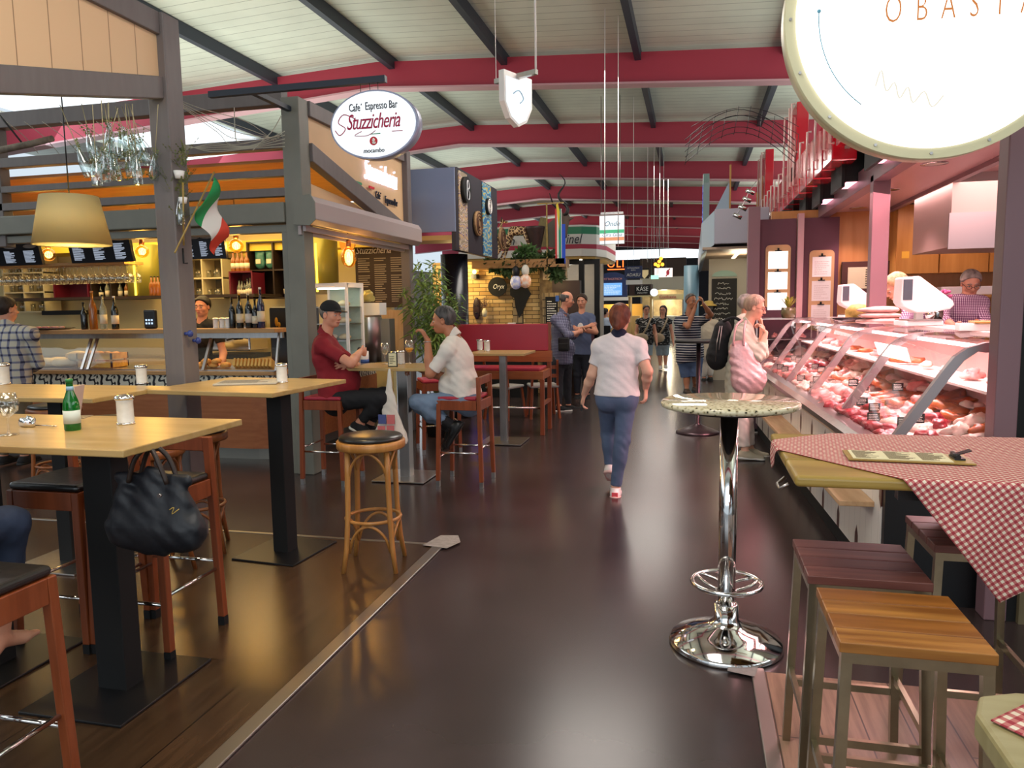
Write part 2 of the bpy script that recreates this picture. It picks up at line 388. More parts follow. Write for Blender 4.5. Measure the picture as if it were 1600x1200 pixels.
# ---------------------------------------------------------------- stall 1: grey timber frame by the seating
st = thing('timber_stall_frame', 'nearest grey timber frame with cream boarded gable over the left tables', 'stall frame', (-3.41, 4.46, 0))
def P(name, m, bev=.006, par=None, label=None):
    return lambda b: b
b = B().box(-.075, .075, -.08, .08, 0, 3.5); b.ob('post', M_post, st, .008)
B().box(-.07, .05, -4.2, -.08, 3.36, 3.5).ob('top_rail', M_post, st, .006)
b = B(); b.prism([(-.08, -1.36 + 0), (-.08, -1.5), (-4.2, -2.45), (-4.2, -2.31)], 'x', -.05, .05)
for i in range(len(b.v)): x, y, z = b.v[i]; b.v[i] = (x, y, z + 4.46)
b.ob('brace', M_post, st, .006)
b = B(); b.prism([(-.08, 3.36), (-.08, 3.08), (-4.2, 2.13), (-4.2, 3.36)], 'x', -.02, .02); b.ob('gable_boards', M_cream, st)
b = B(); b.box(-4.6, -.07, -.05, .05, 3.38, 3.5); b.ob('cross_rail', M_post, st, .006)
# two metal hooks on the post
hk = B(); hk.tube([(.09, -.04, 2.0), (.09, -.04, 1.9), (.12, -.04, 1.9)], .006, 6); hk.ob('hook', M_black, st)
for z, c, y in ((1.43, 'knob', -.05), (1.38, 'knob', .03)):
    k_ = B(); k_.cyl((.075, y, z), (.10, y, z), .012); k_.ell((.115, y, z), (.018, .024, .024), 10); k_.ob('knob', mat('blue_glass_knob', '2a3a7a', .15), st)
# ---------------------------------------------------------------- stall 2: espresso bar
XA, YF, YB = -3.5, 6.45, 9.0
st2 = thing('bar_timber_frame', 'grey timber frame of the espresso bar with louvres, diagonal brace and cream gable', 'stall frame', (0, 0, 0))
def zf(v, u=450): return PY(u, v, YF)[2]
for x0, y0 in ((-3.68, 6.38), (-3.57, 8.92), (-7.02, 6.4), (-9.9, 6.4)):
    w_ = .18 if y0 == 6.38 else .12
    B().box(x0, x0 + w_, y0, y0 + w_ + .0, 2.26 if x0 < -6 else 0, 3.5).ob('post', M_post2 if w_ == .18 else M_post, st2, .008)
z1, z0 = zf(137), zf(164)
B().box(-12, -3.68, 6.4, 6.52, z0, z1).ob('top_rail', M_post, st2, .006)
B().box(-3.58, -3.48, 6.56, 8.92, 3.36, 3.5).ob('top_rail', M_post, st2, .006)
B().box(-12, -3.68, 6.4, 6.5, zf(233), zf(216)).ob('cross_rail', M_post, st2, .006)
B().box(-12, -3.68, 6.4, 6.48, zf(276), zf(265)).ob('louvre', M_post, st2, .004)
B().box(-12, -3.68, 6.4, 6.48, zf(307), zf(294)).ob('louvre', M_post, st2, .004)
B().box(-12, -3.68, 6.36, 6.58, zf(349), zf(317)).ob('shutter_box', M_post2, st2, .012)
B().box(-12, -3.68, 6.42, 6.52, zf(363), zf(351)).ob('lintel', M_post2, st2, .004)
B().box(-3.74, -3.68, 6.4, 6.5, .0, zf(363)).ob('jamb', M_post2, st2, .004)
# aisle gable: boards above the brace, brace, lower boards
b = B(); b.prism([(6.56, 3.36), (8.92, 3.36), (8.92, 2.5), (6.56, 3.0)], 'x', -3.55, -3.52); b.ob('gable_board', M_cream2, st2)
b = B(); b.prism([(6.56, 3.12), (6.56, 2.95), (8.92, 2.42), (8.92, 2.59)], 'x', -3.57, -3.47); b.ob('brace', M_post, st2, .006)
b = B(); b.prism([(6.56, 2.78), (7.5, 2.72), (8.92, 2.5), (6.56, 2.5)], 'x', -3.60, -3.58); b.ob('gable_board', M_cream2, st2)
b = B(); b.prism([(6.40, 2.50), (6.40, 2.60), (6.52, 2.62), (6.60, 2.55)], 'x', -3.4, -3.3)
# roller shutter box on the aisle side
sb = thing('roller_shutter', 'pale roller shutter box on the aisle side of the espresso bar', 'shutter', (-3.34, 6.3, 2.36))
b = B(); b.prism([(-.2, 0.0), (-.2, .22), (-.04, .24), (.0, .18), (.0, .03), (-.05, -.02)], 'y', 0, 2.78); b.ob('housing', mat('pale_rose_metal', 'a89a98', .4), sb, .006)
b = B(); b.box(-.2, -.17, .05, 2.7, -.1, -.02); b.box(-.15, -.12, .05, 2.7, -.07, -.02); b.ob('guide_rail', mat('pale_rose_metal', 'a89a98'), sb)
b = B(); b.box(-.19, -.13, 2.66, 2.76, -2.36, 0); b.ob('side_channel', M_post, sb)
b = B(); b.prism([(-.21, -.01), (-.21, .23), (-.03, .25), (.01, .18), (.01, .02), (-.05, -.03)], 'y', -.015, 0); b.ob('end_cap', M_post2, sb)
# inner ceiling and back wall of the bar, lit warm
M_bwall = mat('bar_cream_wall', 'd8c894', .55); M_ochre = wood('orange_ceiling_boards', 'c07a35', 'a8652a', 0, .45)
struct(B().box(-12, -3.6, 6.6, 9.3, 2.97, 3.0).ob('ceiling_bar_boards', M_ochre))
struct(B().box(-12, -4.0, 9.6, 9.7, 0, 3.0).ob('wall_bar_back', M_bwall))
b = B(); b.box(-6.6, -3.75, 9.15, 9.5, 2.36, 2.5); b.box(-12, -6.7, 8.9, 9.5, 2.4, 2.5); struct(b.ob('ceiling_bar_cove', mat('yellow_cove', 'e0c040', .5)))
cv = B().box(-6.2, -3.8, 9.50, 9.56, 2.38, 2.42).ob('led_strip', emis('yellow_led', 'ffd23a', 5)); tag(cv, 'yellow light strip glowing above the dark bottle shelves of the espresso bar', 'light strip')
# ---------------------------------------------------------------- bar counter
ct = thing('bar_counter', 'espresso bar counter with wooden ledge, patterned tile band and orange wood front', 'counter', (-4.1, 6.86, 0))
M_ct = wood('orange_wood_panel', 'a4643c', '935530', 0, .4); M_ledge = wood('beech_ledge', 'b48a58', 'a67a4a', 0, .4)
M_kick = mat('dull_metal_kick', '8d8980', .4, .8)
def tiles_mat():
    m = mat('black_white_ornament_tile', 'cfc9b8', .3); nt, b, L = nodes(m)
    tc = nt.nodes.new('ShaderNodeTexCoord'); mp = nt.nodes.new('ShaderNodeMapping'); mp.inputs['Scale'].default_value = (4.5, 5, 5); L(tc.outputs['Object'], mp.inputs[0])
    fr = nt.nodes.new('ShaderNodeVectorMath'); fr.operation = 'FRACTION'; L(mp.outputs[0], fr.inputs[0])
    sb = nt.nodes.new('ShaderNodeVectorMath'); sb.operation = 'SUBTRACT'; sb.inputs[1].default_value = (.5, .5, .5); L(fr.outputs[0], sb.inputs[0])
    sp = nt.nodes.new('ShaderNodeSeparateXYZ'); L(sb.outputs[0], sp.inputs[0])
    x = math_node(nt, 'ABSOLUTE', math_node(nt, 'ADD', sp.outputs[0], sp.outputs[1])); z = math_node(nt, 'ABSOLUTE', sp.outputs[2])
    ss = math_node(nt, 'ADD', math_node(nt, 'MULTIPLY', x, x), math_node(nt, 'MULTIPLY', z, z)); r1 = math_node(nt, 'SQRT', ss)
    sw = math_node(nt, 'SINE', math_node(nt, 'ADD', math_node(nt, 'MULTIPLY', r1, 17), math_node(nt, 'MULTIPLY', math_node(nt, 'SINE', math_node(nt, 'MULTIPLY', math_node(nt, 'ARCTAN2', z, x), 8)), 1.6)))
    g = math_node(nt, 'GREATER_THAN', sw, .25); mx = nt.nodes.new('ShaderNodeMix'); mx.data_type = 'RGBA'; L(g, mx.inputs[0])
    mx.inputs[6].default_value = lin('cdc7b6'); mx.inputs[7].default_value = lin('1d1d20'); L(mx.outputs[2], b.inputs['Base Color']); return m
M_tile = tiles_mat()
prof = [(-8, 0), (-.35, 0), (-.12, .06), (0, .3), (0, 3.0), (-.5, 3.0), (-.5, .5), (-8, .5)]
def ring(z0, z1, inset=0):
    b = B(); p = [(-8, inset), (-.35, inset), (-.12 - inset * .7, .06 + inset * .7), (-inset, .3), (-inset, 2.4), (-.7, 2.4), (-.7, .7), (-8, .7)]
    b.prism(p, 'z', z0, z1); return b
ring(0, .13, .1).ob('kick_plate', M_kick, ct); ring(.13, .70, 0).ob('front_panel', M_ct, ct); ring(.70, .90, .01).ob('tile_band', M_tile, ct)
ring(.90, .94, -.03).ob('counter_edge', M_ledge, ct, .004)
b = B(); b.box(-8, -.03, -.02, .25, 1.34, 1.385); b.ob('upper_ledge', M_ledge, ct, .004)
# glazed front of the counter
b = B(); 
for x in (-4.65, -2.42, -2.34, -.9): b.bar((x, .0, .95), (x + .0, .2, 1.34), .03, .02)
b.bar((-.06, .02, .95), (-.06, .12, 1.34), .02); b.box(-8, -.05, .16, .2, 1.28, 1.34)
b.ob('glass_support', M_steel, ct)
b = B(); b.quad([(-8, 0, .95), (-.05, 0, .95), (-.05, .19, 1.33), (-8, .19, 1.33)]); b.ob('glass_front', GLASS, ct, fix=False)
B().box(-8, -.08, .03, .6, .94, .955).ob('display_tray', M_steel, ct)
# ---------------------------------------------------------------- dark round column, blue clad stall head, tan soffit
o = B().cyl((-3.25, 10.1, 0), (-3.25, 10.1, 2.29), .19, n=32).ob('column_round', mat('deep_blue_black_paint', '14151f', .25, spec=.6)); struct(o)
bh = thing('stall_fascia_box', 'blue grey and dark corrugated hanging fascia box of the african stall', 'fascia', (-3.0, 9.4, 2.3))
B().box(-.95, 0, .0, .03, .24, 1.05).ob('blue_panel', mat('slate_blue_paint', '7884a0', .5), bh)
M_corr = mat('dark_corrugated_sheet', '38343a', .45, .3)
b = B(); n_ = 46
for k in range(n_):
    y0 = .03 + k * 2.05 / n_; y1 = y0 + 2.05 / n_; b.quad([(.0, y0, 0), (.03, (y0 + y1) / 2, 0), (.03, (y0 + y1) / 2, 1.06), (0, y0, 1.06)]); b.quad([(.03, (y0 + y1) / 2, 0), (.0, y1, 0), (.0, y1, 1.06), (.03, (y0 + y1) / 2, 1.06)])
b.box(-.06, 0, .03, 2.08, 0, 1.06); b.ob('corrugated_cladding', M_corr, bh, fix=False)
def zig(name, cols, sc):
    m = mat(name, cols[0], .7); nt, b, L = nodes(m); tc = nt.nodes.new('ShaderNodeTexCoord'); w_ = nt.nodes.new('ShaderNodeTexWave'); w_.bands_direction = 'Z'; w_.wave_profile = 'TRI'
    w_.inputs['Scale'].default_value = sc; w_.inputs['Distortion'].default_value = 5; w_.inputs['Detail'].default_value = 1; w_.inputs['Detail Scale'].default_value = 4; L(tc.outputs['Object'], w_.inputs[0])
    r = nt.nodes.new('ShaderNodeValToRGB'); r.color_ramp.interpolation = 'CONSTANT'; L(w_.outputs[1], r.inputs[0]); r.color_ramp.elements[0].color = lin(cols[0]); r.color_ramp.elements[1].color = lin(cols[1]); r.color_ramp.elements[1].position = .3
    for i, c in enumerate(cols[2:]): e = r.color_ramp.elements.new(.5 + i * .2); e.color = lin(c)
    L(r.outputs[0], b.inputs['Base Color']); return m
B().box(.03, .045, .06, .42, .0, 1.02).ob('patterned_cloth', zig('woven_zigzag_cloth', ['8a7a66', 'c9b9a0', '6d5a7a', 'b89a72'], 2.5), bh)
B().box(.03, .045, 1.2, 1.65, .0, 1.04).ob('patterned_cloth', zig('blue_yellow_print', ['4d8fb0', 'd9b23c', '7cc0d0', '3a6a9a'], 2.2), bh)
B().box(-.9, -.02, .05, .6, .14, .2).ob('soffit_panel', M_tan, bh)
def disc_on_fascia(y, z, r, rz, cols, lab):
    t = thing('wall_decoration', lab, 'decoration', (-2.955, 9.4 + y, 2.3 + z), 0, None)
    b = B(); b.cyl((0, 0, 0), (.04, 0, 0), r, n=28); b.ob('plate', cols[0], t)
    b = B()
    for k in range(3): b.tube([(.045, r * (.85 - .25 * k) * math.cos(a), r * (.85 - .25 * k) * rz * math.sin(a)) for a in np.linspace(0, 2 * math.pi, 20)[:-1]], .008, 4, closed=True)
    b.ob('ring_pattern', cols[1], t)
M_raf = mat('woven_raffia', 'b08a60', .8, noise=.4, nscale=30); M_rafd = mat('dark_woven_raffia', '5d4030', .8)
disc_on_fascia(.85, .42, .17, 1, (M_raf, M_rafd), 'large round woven raffia plate on the corrugated fascia')
disc_on_fascia(2.2, .32, .17, 1, (M_raf, M_rafd), 'round woven raffia plate at the far edge of the corrugated fascia')
disc_on_fascia(1.42, .72, .12, 1, (M_blackm, M_whitem), 'black round plate with white ornament on the blue and yellow cloth')
t = thing('wall_decoration', 'black buffalo letter emblem sign at the near corner of the corrugated fascia', 'decoration', (-2.955, 9.68, 3.1))
B().cyl((0, 0, 0), (.05, 0, 0), .17, n=24).ob('plate', M_blackm, t)
b = B(); stroke(b, [(.055, -.05, -.12), (.055, -.03, .1), (.055, .04, .1), (.055, .05, .03), (.055, 0, 0), (.055, .07, -.04), (.055, .04, -.12), (.055, -.04, -.12)], .009); b.ob('emblem', mat('silver_paint', 'c8c8cc', .4), t)
# ---------------------------------------------------------------- african bar (stone wall, shelves)
M_stone = mat('warm_split_stone', 'cfa968', .8); nt, bb, L = nodes(M_stone)
tc = nt.nodes.new('ShaderNodeTexCoord'); mp = nt.nodes.new('ShaderNodeMapping'); mp.inputs['Rotation'].default_value = (R(90), 0, 0); L(tc.outputs['Object'], mp.inputs[0])
br = nt.nodes.new('ShaderNodeTexBrick'); L(mp.outputs[0], br.inputs['Vector']); br.inputs['Scale'].default_value = 1; br.inputs['Brick Width'].default_value = .24; br.inputs['Row Height'].default_value = .07
br.inputs['Mortar Size'].default_value = .005; br.inputs['Color1'].default_value = lin('e0c080'); br.inputs['Color2'].default_value = lin('b08a50'); br.inputs['Mortar'].default_value = lin('4a3820')
br.inputs['Bias'].default_value = .1; L(br.outputs[0], bb.inputs['Base Color'])
struct(B().box(-4.6, -3.08, 13.0, 13.1, 0, 2.35).ob('wall_stone', M_stone))
M_pat = lines_mat('african_pattern_panel', '9a8560', '3c3226', (0, 2), (.09, .14), (.012, .02), .7)
struct(B().box(-3.1, -2.92, 12.95, 13.1, 0, 2.3).ob('wall_pattern_strip', M_pat))
struct(B().box(-2.92, -2.6, 13.0, 13.1, 0, 2.3).ob('wall_stone_panel', M_stone))
struct(B().box(-2.6, -2.38, 12.9, 13.1, 0, 2.3).ob('wall_relief_panel', mat('tan_relief', '8a7450', .7, col2='5c4a32', nscale=9)))
struct(B().box(-2.38, -1.9, 12.9, 13.1, 0, 1.98).ob('wall_black_menu_panel', mat('dark_wood', '3c281c', .5)))
# ---------------------------------------------------------------- butcher stall shell
M_pl = mat('plum_metal', '785a60', .4); M_plum = mat('plum_dark_panel', '5c3440', .5); M_pinkc = mat('rose_ceiling_panel', 'b08a88', .35)
struct(B().box(1.5, 1.62, 4.0, 11.0, 2.6, 2.78).ob('trim_4', M_pl, bevel=.005))
struct(B().box(1.62, 2.3, 4.0, 11.0, 2.66, 2.72).ob('ceiling_butcher_soffit', M_pinkc))
struct(B().box(2.24, 2.3, 4.0, 10, 2.62, 2.66).ob('trim_5', M_pl))
struct(B().box(2.3, 5.4, 4.0, 10.2, 2.7, 2.76).ob('ceiling_butcher', M_pinkc))
M_cab = wood('golden_birch_cabinet', 'c89448', 'b27c34', 2, .35, 1.2)
struct(B().box(.95, 5.4, 10.1, 10.2, 0, 2.7).ob('wall_butcher_back', wood('orange_birch_wall', 'c08850', 'b07840', 2, .35, 1.2)))
struct(B().box(5.3, 5.4, 3.8, 10.1, 0, 2.7).ob('wall_butcher_right', mat('pale_rose_wall', 'c8a8a0', .5)))
nc = thing('stall_column', 'broad plum grey column at the near end of the meat counter', 'column', (1.42, 4.02, 0))
B().box(0, .10, .0, .12, 0, 3.1).ob('front_face', M_pl, nc, .006); B().box(.10, .145, .01, .1, 0, 3.1).ob('side_gap', M_blackm, nc)
B().box(.145, 1.3, -.02, .1, 0, 3.1).ob('side_panel', mat('olive_brown_panel', '6b5f45', .5, noise=.3, nscale=5), nc)
o = B().box(1.50, 1.64, 7.15, 7.27, 1.3, 2.66).ob('stall_column', M_pl, bevel=.005); tag(o, 'slim plum metal column rising behind the middle of the meat counter', 'column')
# ================================================================ FURNITURE
M_tt = wood('beech_table_top', 'b49664', 'a5864f', 0, .3, 2.2); M_tedge = mat('beech_edge_band', 'c0a070', .4)
M_stw = wood('reddish_stool_wood', '8a4524', '743617', 2, .35); M_bent = wood('honey_bentwood', 'b57f42', '9c6830', 2, .35); M_bent2 = wood('brown_bentwood', '8c5228', '74401d', 2, .35)
M_blk = mat('black_leatherette', '1c1a19', .28, spec=.6, bump=.15, bscale=12); M_redp = mat('crimson_leatherette', 'a02a3c', .4); M_wbench = wood('orange_brown_wood', 'a05a30', '8a4922', 0, .35)
def bar_table(lab, cx, cy, w, d, z, col, plate, cols=((0, 0),), rz=0, group=None, pw=.5, pd=.5, cw=.12, cdd=.12, name='bar_table'):
    t = thing(name, lab, 'table', (cx, cy, 0), rz, group)
    B().box(-w / 2, w / 2, -d / 2, d / 2, z - .028, z).ob('table_top', M_tt, t, .004)
    for x, y in cols:
        B().box(x - cw / 2, x + cw / 2, y - cdd / 2, y + cdd / 2, .014, z - .028).ob('column', col, t, .004)
        B().box(x - pw / 2, x + pw / 2, y - pd / 2, y + pd / 2, .006, .018).ob('base_plate', plate, t, .003)
        B().box(x - .17, x + .17, y - .17, y + .17, z - .034, z - .028).ob('top_plate', col, t)
    return t
bar_table('front-left beech bar table with green bottle and wine glass on it, black column', -2.66, 2.595, 1.38, .73, 1.1, M_blackm, M_black, ((.31, -.04), (-.42, .02)), 0, None, .48, .56, .14, .1)
bar_table('beech bar table left of the grey timber post carrying one sugar shaker', -4.05, 3.86, 1.5, .66, 1.1, M_blackm, M_steel, ((.2, 0),), 0, None, .5, .5, .1, .1)
bar_table('beech bar table with newspaper right of the grey timber post, black column', -2.82, 4.34, .95, .82, 1.1, M_blackm, M_black, ((.24, -.03),), R(-5), None, .46, .5, .11, .11)
bar_table('cafe table between the two seated men, brushed steel column', -2.63, 6.42, .78, .56, 1.05, M_steel, M_steel, ((.05, .02),), 0, None, .5, .5, .1, .1, 'cafe_table')
bar_table('beech bar table in front of the red bench, steel column', -2.14, 8.34, .68, .6, 1.05, M_steel, M_steel, ((.02, 0),), 0, None, .5, .5, .08, .08)
def square_stool(lab, cx, cy, seat, rz=0, group=None, back=True, W=.4, D=.4, H=.8, tips=False):
    t = thing('bar_stool', lab, 'stool', (cx, cy, 0), rz, group); a = .036; w2, d2 = W / 2, D / 2
    pb = B(); pb.box(-w2 + .005, w2 - .005, -d2 + .005, d2 - .035, H - .035, H); pb.ob('seat_pad', seat, t, .02, seg=4)
    fb = B(); fb.box(-w2 + a, w2 - a, -d2, -d2 + .025, H - .12, H - .035); fb.box(-w2 + a, w2 - a, d2 - .025, d2, H - .12, H - .035)
    fb.box(-w2, -w2 + .025, -d2 + a, d2 - a, H - .12, H - .035); fb.box(w2 - .025, w2, -d2 + a, d2 - a, H - .12, H - .035); fb.ob('seat_frame', M_stw, t, .003)
    for sx in (-1, 1):
        for sy in (-1, 1):
            top = H - .035 if sy < 0 else (H + .17 if back else H - .035)
            lb = B(); x0 = sx * w2 - (a if sx > 0 else 0); y0 = sy * d2 - (a if sy > 0 else 0); ex = .018 * sx; ey = .018 * sy
            n = len(lb.v); lb.box(x0, x0 + a, y0, y0 + a, .05, top)
            for i in range(8):
                x, y, z = lb.v[i]
                if z < .06: lb.v[i] = (x + ex, y + ey, z)
            leg = lb.ob('leg', M_stw, t, .004)
            if tips:
                B().box(x0 + ex + .002, x0 + a + ex - .002, y0 + ey + .002, y0 + a + ey - .002, 0, .05).ob('foot_tip', M_steel, leg)
            else:
                B().box(x0 + ex, x0 + a + ex, y0 + ey, y0 + a + ey, 0, .05).ob('foot_tip', M_blackm, leg)
    if back:
        B().box(-w2 + a, w2 - a, d2 - .03, d2 - .006, H + .10, H + .17).ob('backrest', M_stw, t, .004)
    for sx in (-1, 1):
        B().cyl((sx * (w2 - .012), -d2 + .02, .30), (sx * (w2 - .012), d2 - .02, .30), .009, n=8).ob('footrest', M_chrome, t)
    for sy, z in ((-1, .26), (1, .34)):
        B().cyl((-w2 + .02, sy * (d2 - .012), z), (w2 - .02, sy * (d2 - .012), z), .009, n=8).ob('footrest', M_chrome, t)
    return t
s1 = square_stool('black-cushioned square bar stool behind the front-left table, left of its black column', -2.93, 2.99, M_blk, R(0), None)
dup(s1, (-2.5, 3.0, 0), 0, 'square bar stool with the dark handbag hanging over it')
dup(s1, (-2.16, 1.70, 0), R(180), 'nearest square bar stool cut off at the bottom left corner, metal footrest')
dup(s1, (-2.66, 1.74, 0), R(180), 'square bar stool under the seated person at the bottom left edge')
dup(s1, (-4.2, 3.15, 0), R(180), 'square bar stool with wooden back at the left edge of the picture')
s2 = square_stool('red-seated wooden bar stool under the man in the white shirt', -1.98, 6.37, M_redp, R(-90), None, tips=True)
dup(s2, (-3.22, 6.22, 0), R(90), 'wooden bar stool under the man in the red polo shirt')
dup(s2, (-2.72, 7.75, 0), R(-60), 'red-seated bar stool standing empty behind the cafe table')
def round_stool(lab, cx, cy, w, rz=0):
    t = thing('bentwood_stool', lab, 'stool', (cx, cy, 0), rz, None); H = .8
    B().lathe([(0, H - .012), (.165, H - .012), (.19, H - .006), (.195, H + .006), (.185, H + .018), (.12, H + .026), (0, H + .03)]).ob('seat_cushion', M_blk, t)
    B().lathe([(.15, H - .06), (.2, H - .06), (.208, H - .05), (.208, H - .015), (.2, H - .008), (.15, H - .008), (.15, H - .06)], n=32).ob('seat_ring', w, t)
    for k in range(4):
        a = R(45 + 90 * k); c, s = math.cos(a), math.sin(a)
        B().tube([(c * r_, s * r_, z) for r_, z in ((.165, H - .06), (.17, .6), (.178, .35), (.195, .15), (.225, .0))], [.017, .017, .016, .016, .014], 10).ob('leg', w, t)
        a2 = a + R(90)
        for z0, rr, nm in ((H - .07, .165, 'seat_arch'), (.29, .175, 'lower_arch')):
            pts = []
            for q in np.linspace(0, 1, 13):
                an = a + q * R(90); h = math.sin(q * math.pi) ** .55; r2 = rr * (1 - .1 * math.sin(q * math.pi))
                pts.append((math.cos(an) * r2, math.sin(an) * r2, z0 - .17 * (1 - h) - (0 if nm == 'seat_arch' else .0)))
            B().tube(pts, .009, 6).ob(nm, w, t)
    B().tube([(math.cos(q) * .165, math.sin(q) * .165, .31) for q in np.linspace(0, 2 * math.pi, 33)[:-1]], .011, 8, closed=True).ob('foot_ring', w, t)
    return t
rs = round_stool('honey bentwood stool with round black seat standing alone beside the aisle', -1.90, 4.17, M_bent, R(12))
rs2 = round_stool('brown bentwood stool right behind the front-left table, right of the handbag', -3.17, 4.22, M_bent2, R(30))
dup(rs2, (-3.12, 3.72, 0), R(0), 'brown bentwood stool mostly hidden behind the dark handbag')
dup(rs2, (-5.2, 5.15, 0), R(0), 'brown bentwood stool in front of the man in the plaid shirt')
dup(rs2, (-4.15, 4.55, 0), R(20), 'brown bentwood stool tucked behind the table left of the timber post')
# red bench
t = thing('upholstered_bench', 'bar-height bench with crimson back and seat beside the dark column', 'bench', (-2.35, 9.0, 0))
B().box(-.95, .58, .28, .34, 1.0, 1.34).ob('back_cushion', M_redp, t, .012); B().box(-.95, .62, .27, .35, .86, 1.0).ob('back_board', M_wbench, t, .004)
B().box(-.95, .56, -.16, .27, .78, .82).ob('seat_cushion', M_redp, t, .012); B().box(-.95, .6, -.18, .3, .68, .78).ob('seat_frame', M_wbench, t, .004)
for x in (.56, -.95):
    for y, z in ((-.18, .68), (.29, 1.36)): B().box(x, x + .05, y, y + .05, 0, z).ob('leg', M_stw, t, .004)
B().cyl((-.92, -.15, .33), (.58, -.15, .33), .013, n=8).ob('footrest', M_chrome, t)
B().box(.565, .605, -.14, .3, .36, .4).ob('side_stretcher', M_stw, t)
# small chairs seen under the bench
def lowchair(lab, x, y, rz):
    t = thing('wooden_chair', lab, 'chair', (x, y, 0), rz, None)
    B().box(-.2, .2, -.2, .2, .43, .47).ob('seat', mat('grey_seat_shell', '8c8984', .5), t, .015)
    for sx in (-1, 1):
        for sy in (-1, 1): B().bar((sx * .17, sy * .16, .44), (sx * .2, sy * .22, 0), .032).ob('leg', M_stw, t)
        B().bar((sx * .18, .18, .44), (sx * .17, .25, .82), .03).ob('back_post', M_stw, t)
    for z in (.6, .72): B().bar((-.17, .215, z), (.17, .215, z), .015, .05).ob('slat', M_stw, t)
    return t
lowchair('low wooden chair seen under the left of the red bench', -2.55, 10.1, R(160)); lowchair('low wooden chair seen under the right of the red bench', -2.05, 10.3, R(200))
# granite bistro table
t = thing('granite_bistro_table', 'round speckled granite standing table on a chrome pole in the aisle', 'table', (.165, 3.49, 0))
def granite():
    m = mat('speckled_granite', 'b0a588', .06, spec=.7); nt, b, L = nodes(m); tc = nt.nodes.new('ShaderNodeTexCoord'); v = nt.nodes.new('ShaderNodeTexVoronoi'); v.inputs['Scale'].default_value = 55; L(tc.outputs['Object'], v.inputs[0])
    n = nt.nodes.new('ShaderNodeTexNoise'); n.inputs['Scale'].default_value = 60; n.inputs['Detail'].default_value = 3; L(tc.outputs['Object'], n.inputs[0])
    r = nt.nodes.new('ShaderNodeValToRGB'); L(math_node(nt, 'ADD', v.outputs['Distance'], math_node(nt, 'MULTIPLY', n.outputs[0], .6)), r.inputs[0]); r.color_ramp.elements[0].position = .46; r.color_ramp.elements[0].color = lin('2c2a20')
    r.color_ramp.elements[1].position = .54; r.color_ramp.elements[1].color = lin('a39670'); e = r.color_ramp.elements.new(.8); e.color = lin('cdc4a4'); L(r.outputs[0], b.inputs['Base Color']); return m
B().lathe([(0, 1.12), (.292, 1.12), (.305, 1.128), (.305, 1.142), (.297, 1.15), (0, 1.15)], n=64).ob('table_top', granite(), t)
B().lathe([(0, 1.1), (.2, 1.1), (.215, 1.12), (0, 1.12)], n=40).ob('under_plate', M_blackm, t)
B().cyl((0, 0, .05), (0, 0, 1.1), .04, n=32).ob('pole', M_chrome, t)
B().lathe([(.255, 0), (.26, .01), (.25, .03), (.15, .075), (.08, .10), (.055, .13), (.055, .2), (.04, .2)], n=48).ob('base', M_chrome, t)
b = B(); b.tube([(math.cos(a) * .155, math.sin(a) * .155, .3) for a in np.linspace(0, 2 * math.pi, 41)[:-1]], .011, 8, closed=True)
for a0 in (30, 150, 270):
    a0 = R(a0); b.tube([(math.cos(a0 + q * R(110)) * (.155 - .11 * math.sin(q * math.pi)), math.sin(a0 + q * R(110)) * (.155 - .11 * math.sin(q * math.pi)), .3 - .03 * math.sin(q * math.pi)) for q in np.linspace(0, 1, 13)], .008, 6)
b.ob('foot_ring', M_chrome, t)
# right hand wooden slat stools with brass-toned steel frames
M_brass = mat('warm_brushed_steel', '9a9078', .3, 1, noise=.15, nscale=20)
def slat_stool(lab, cx, cy, cols, rz=0, H=.76, name='slat_stool'):
    t = thing(name, lab, 'stool', (cx, cy, 0), rz, None); W = .35; D = .37; a = .026
    for k in range(4):
        y0 = -D / 2 + k * D / 4; B().box(-W / 2, W / 2, y0 + .002, y0 + D / 4 - .002, H - .028, H).ob('seat_slat', wood('slat_' + cols[0] + str(k % 2), cols[k % 2], cols[2], 0, .4, 2.5), t, .003)
    b = B(); z = H - .04
    for sy in (-1, 1): b.box(-W / 2 + .005, W / 2 - .005, sy * (D / 2 - .018) - a / 2, sy * (D / 2 - .018) + a / 2, z - .015, z + .012)
    for sx in (-1, 1): b.box(sx * (W / 2 - .018) - a / 2, sx * (W / 2 - .018) + a / 2, -D / 2 + .033, D / 2 - .033, z - .014, z + .011)
    b.ob('seat_frame', M_brass, t)
    for sx in (-1, 1):
        for sy in (-1, 1):
            B().bar((sx * (W / 2 - .018), sy * (D / 2 - .018), z - .015), (sx * (W / 2 + .004), sy * (D / 2 + .004), 0.0), a).ob('leg', M_brass, t)
    for sx in (-1, 1): B().box(sx * (W / 2 - .004) - .008, sx * (W / 2 - .004) + .008, -D / 2, D / 2, .27, .295).ob('footrest', M_brass, t)
    for sy in (-1, 1): B().box(-W / 2, W / 2, sy * (D / 2 - .004) - .008, sy * (D / 2 - .004) + .008, .22, .245).ob('footrest', M_brass, t)
    return t
slat_stool('dark reddish slat-top stool, the rear one of two beside the gingham table', .525, 2.545, ('7a4a40', '6c3e36', '5a302a'))
slat_stool('golden slat-top stool, nearest of the two at the gingham table', .535, 2.085, ('b07838', '9c6228', '7c4a1c'))
slat_stool('dark slat-top stool half hidden under the hanging gingham cloth', .985, 2.93, ('7a4a40', '6c3e36', '5a302a'))
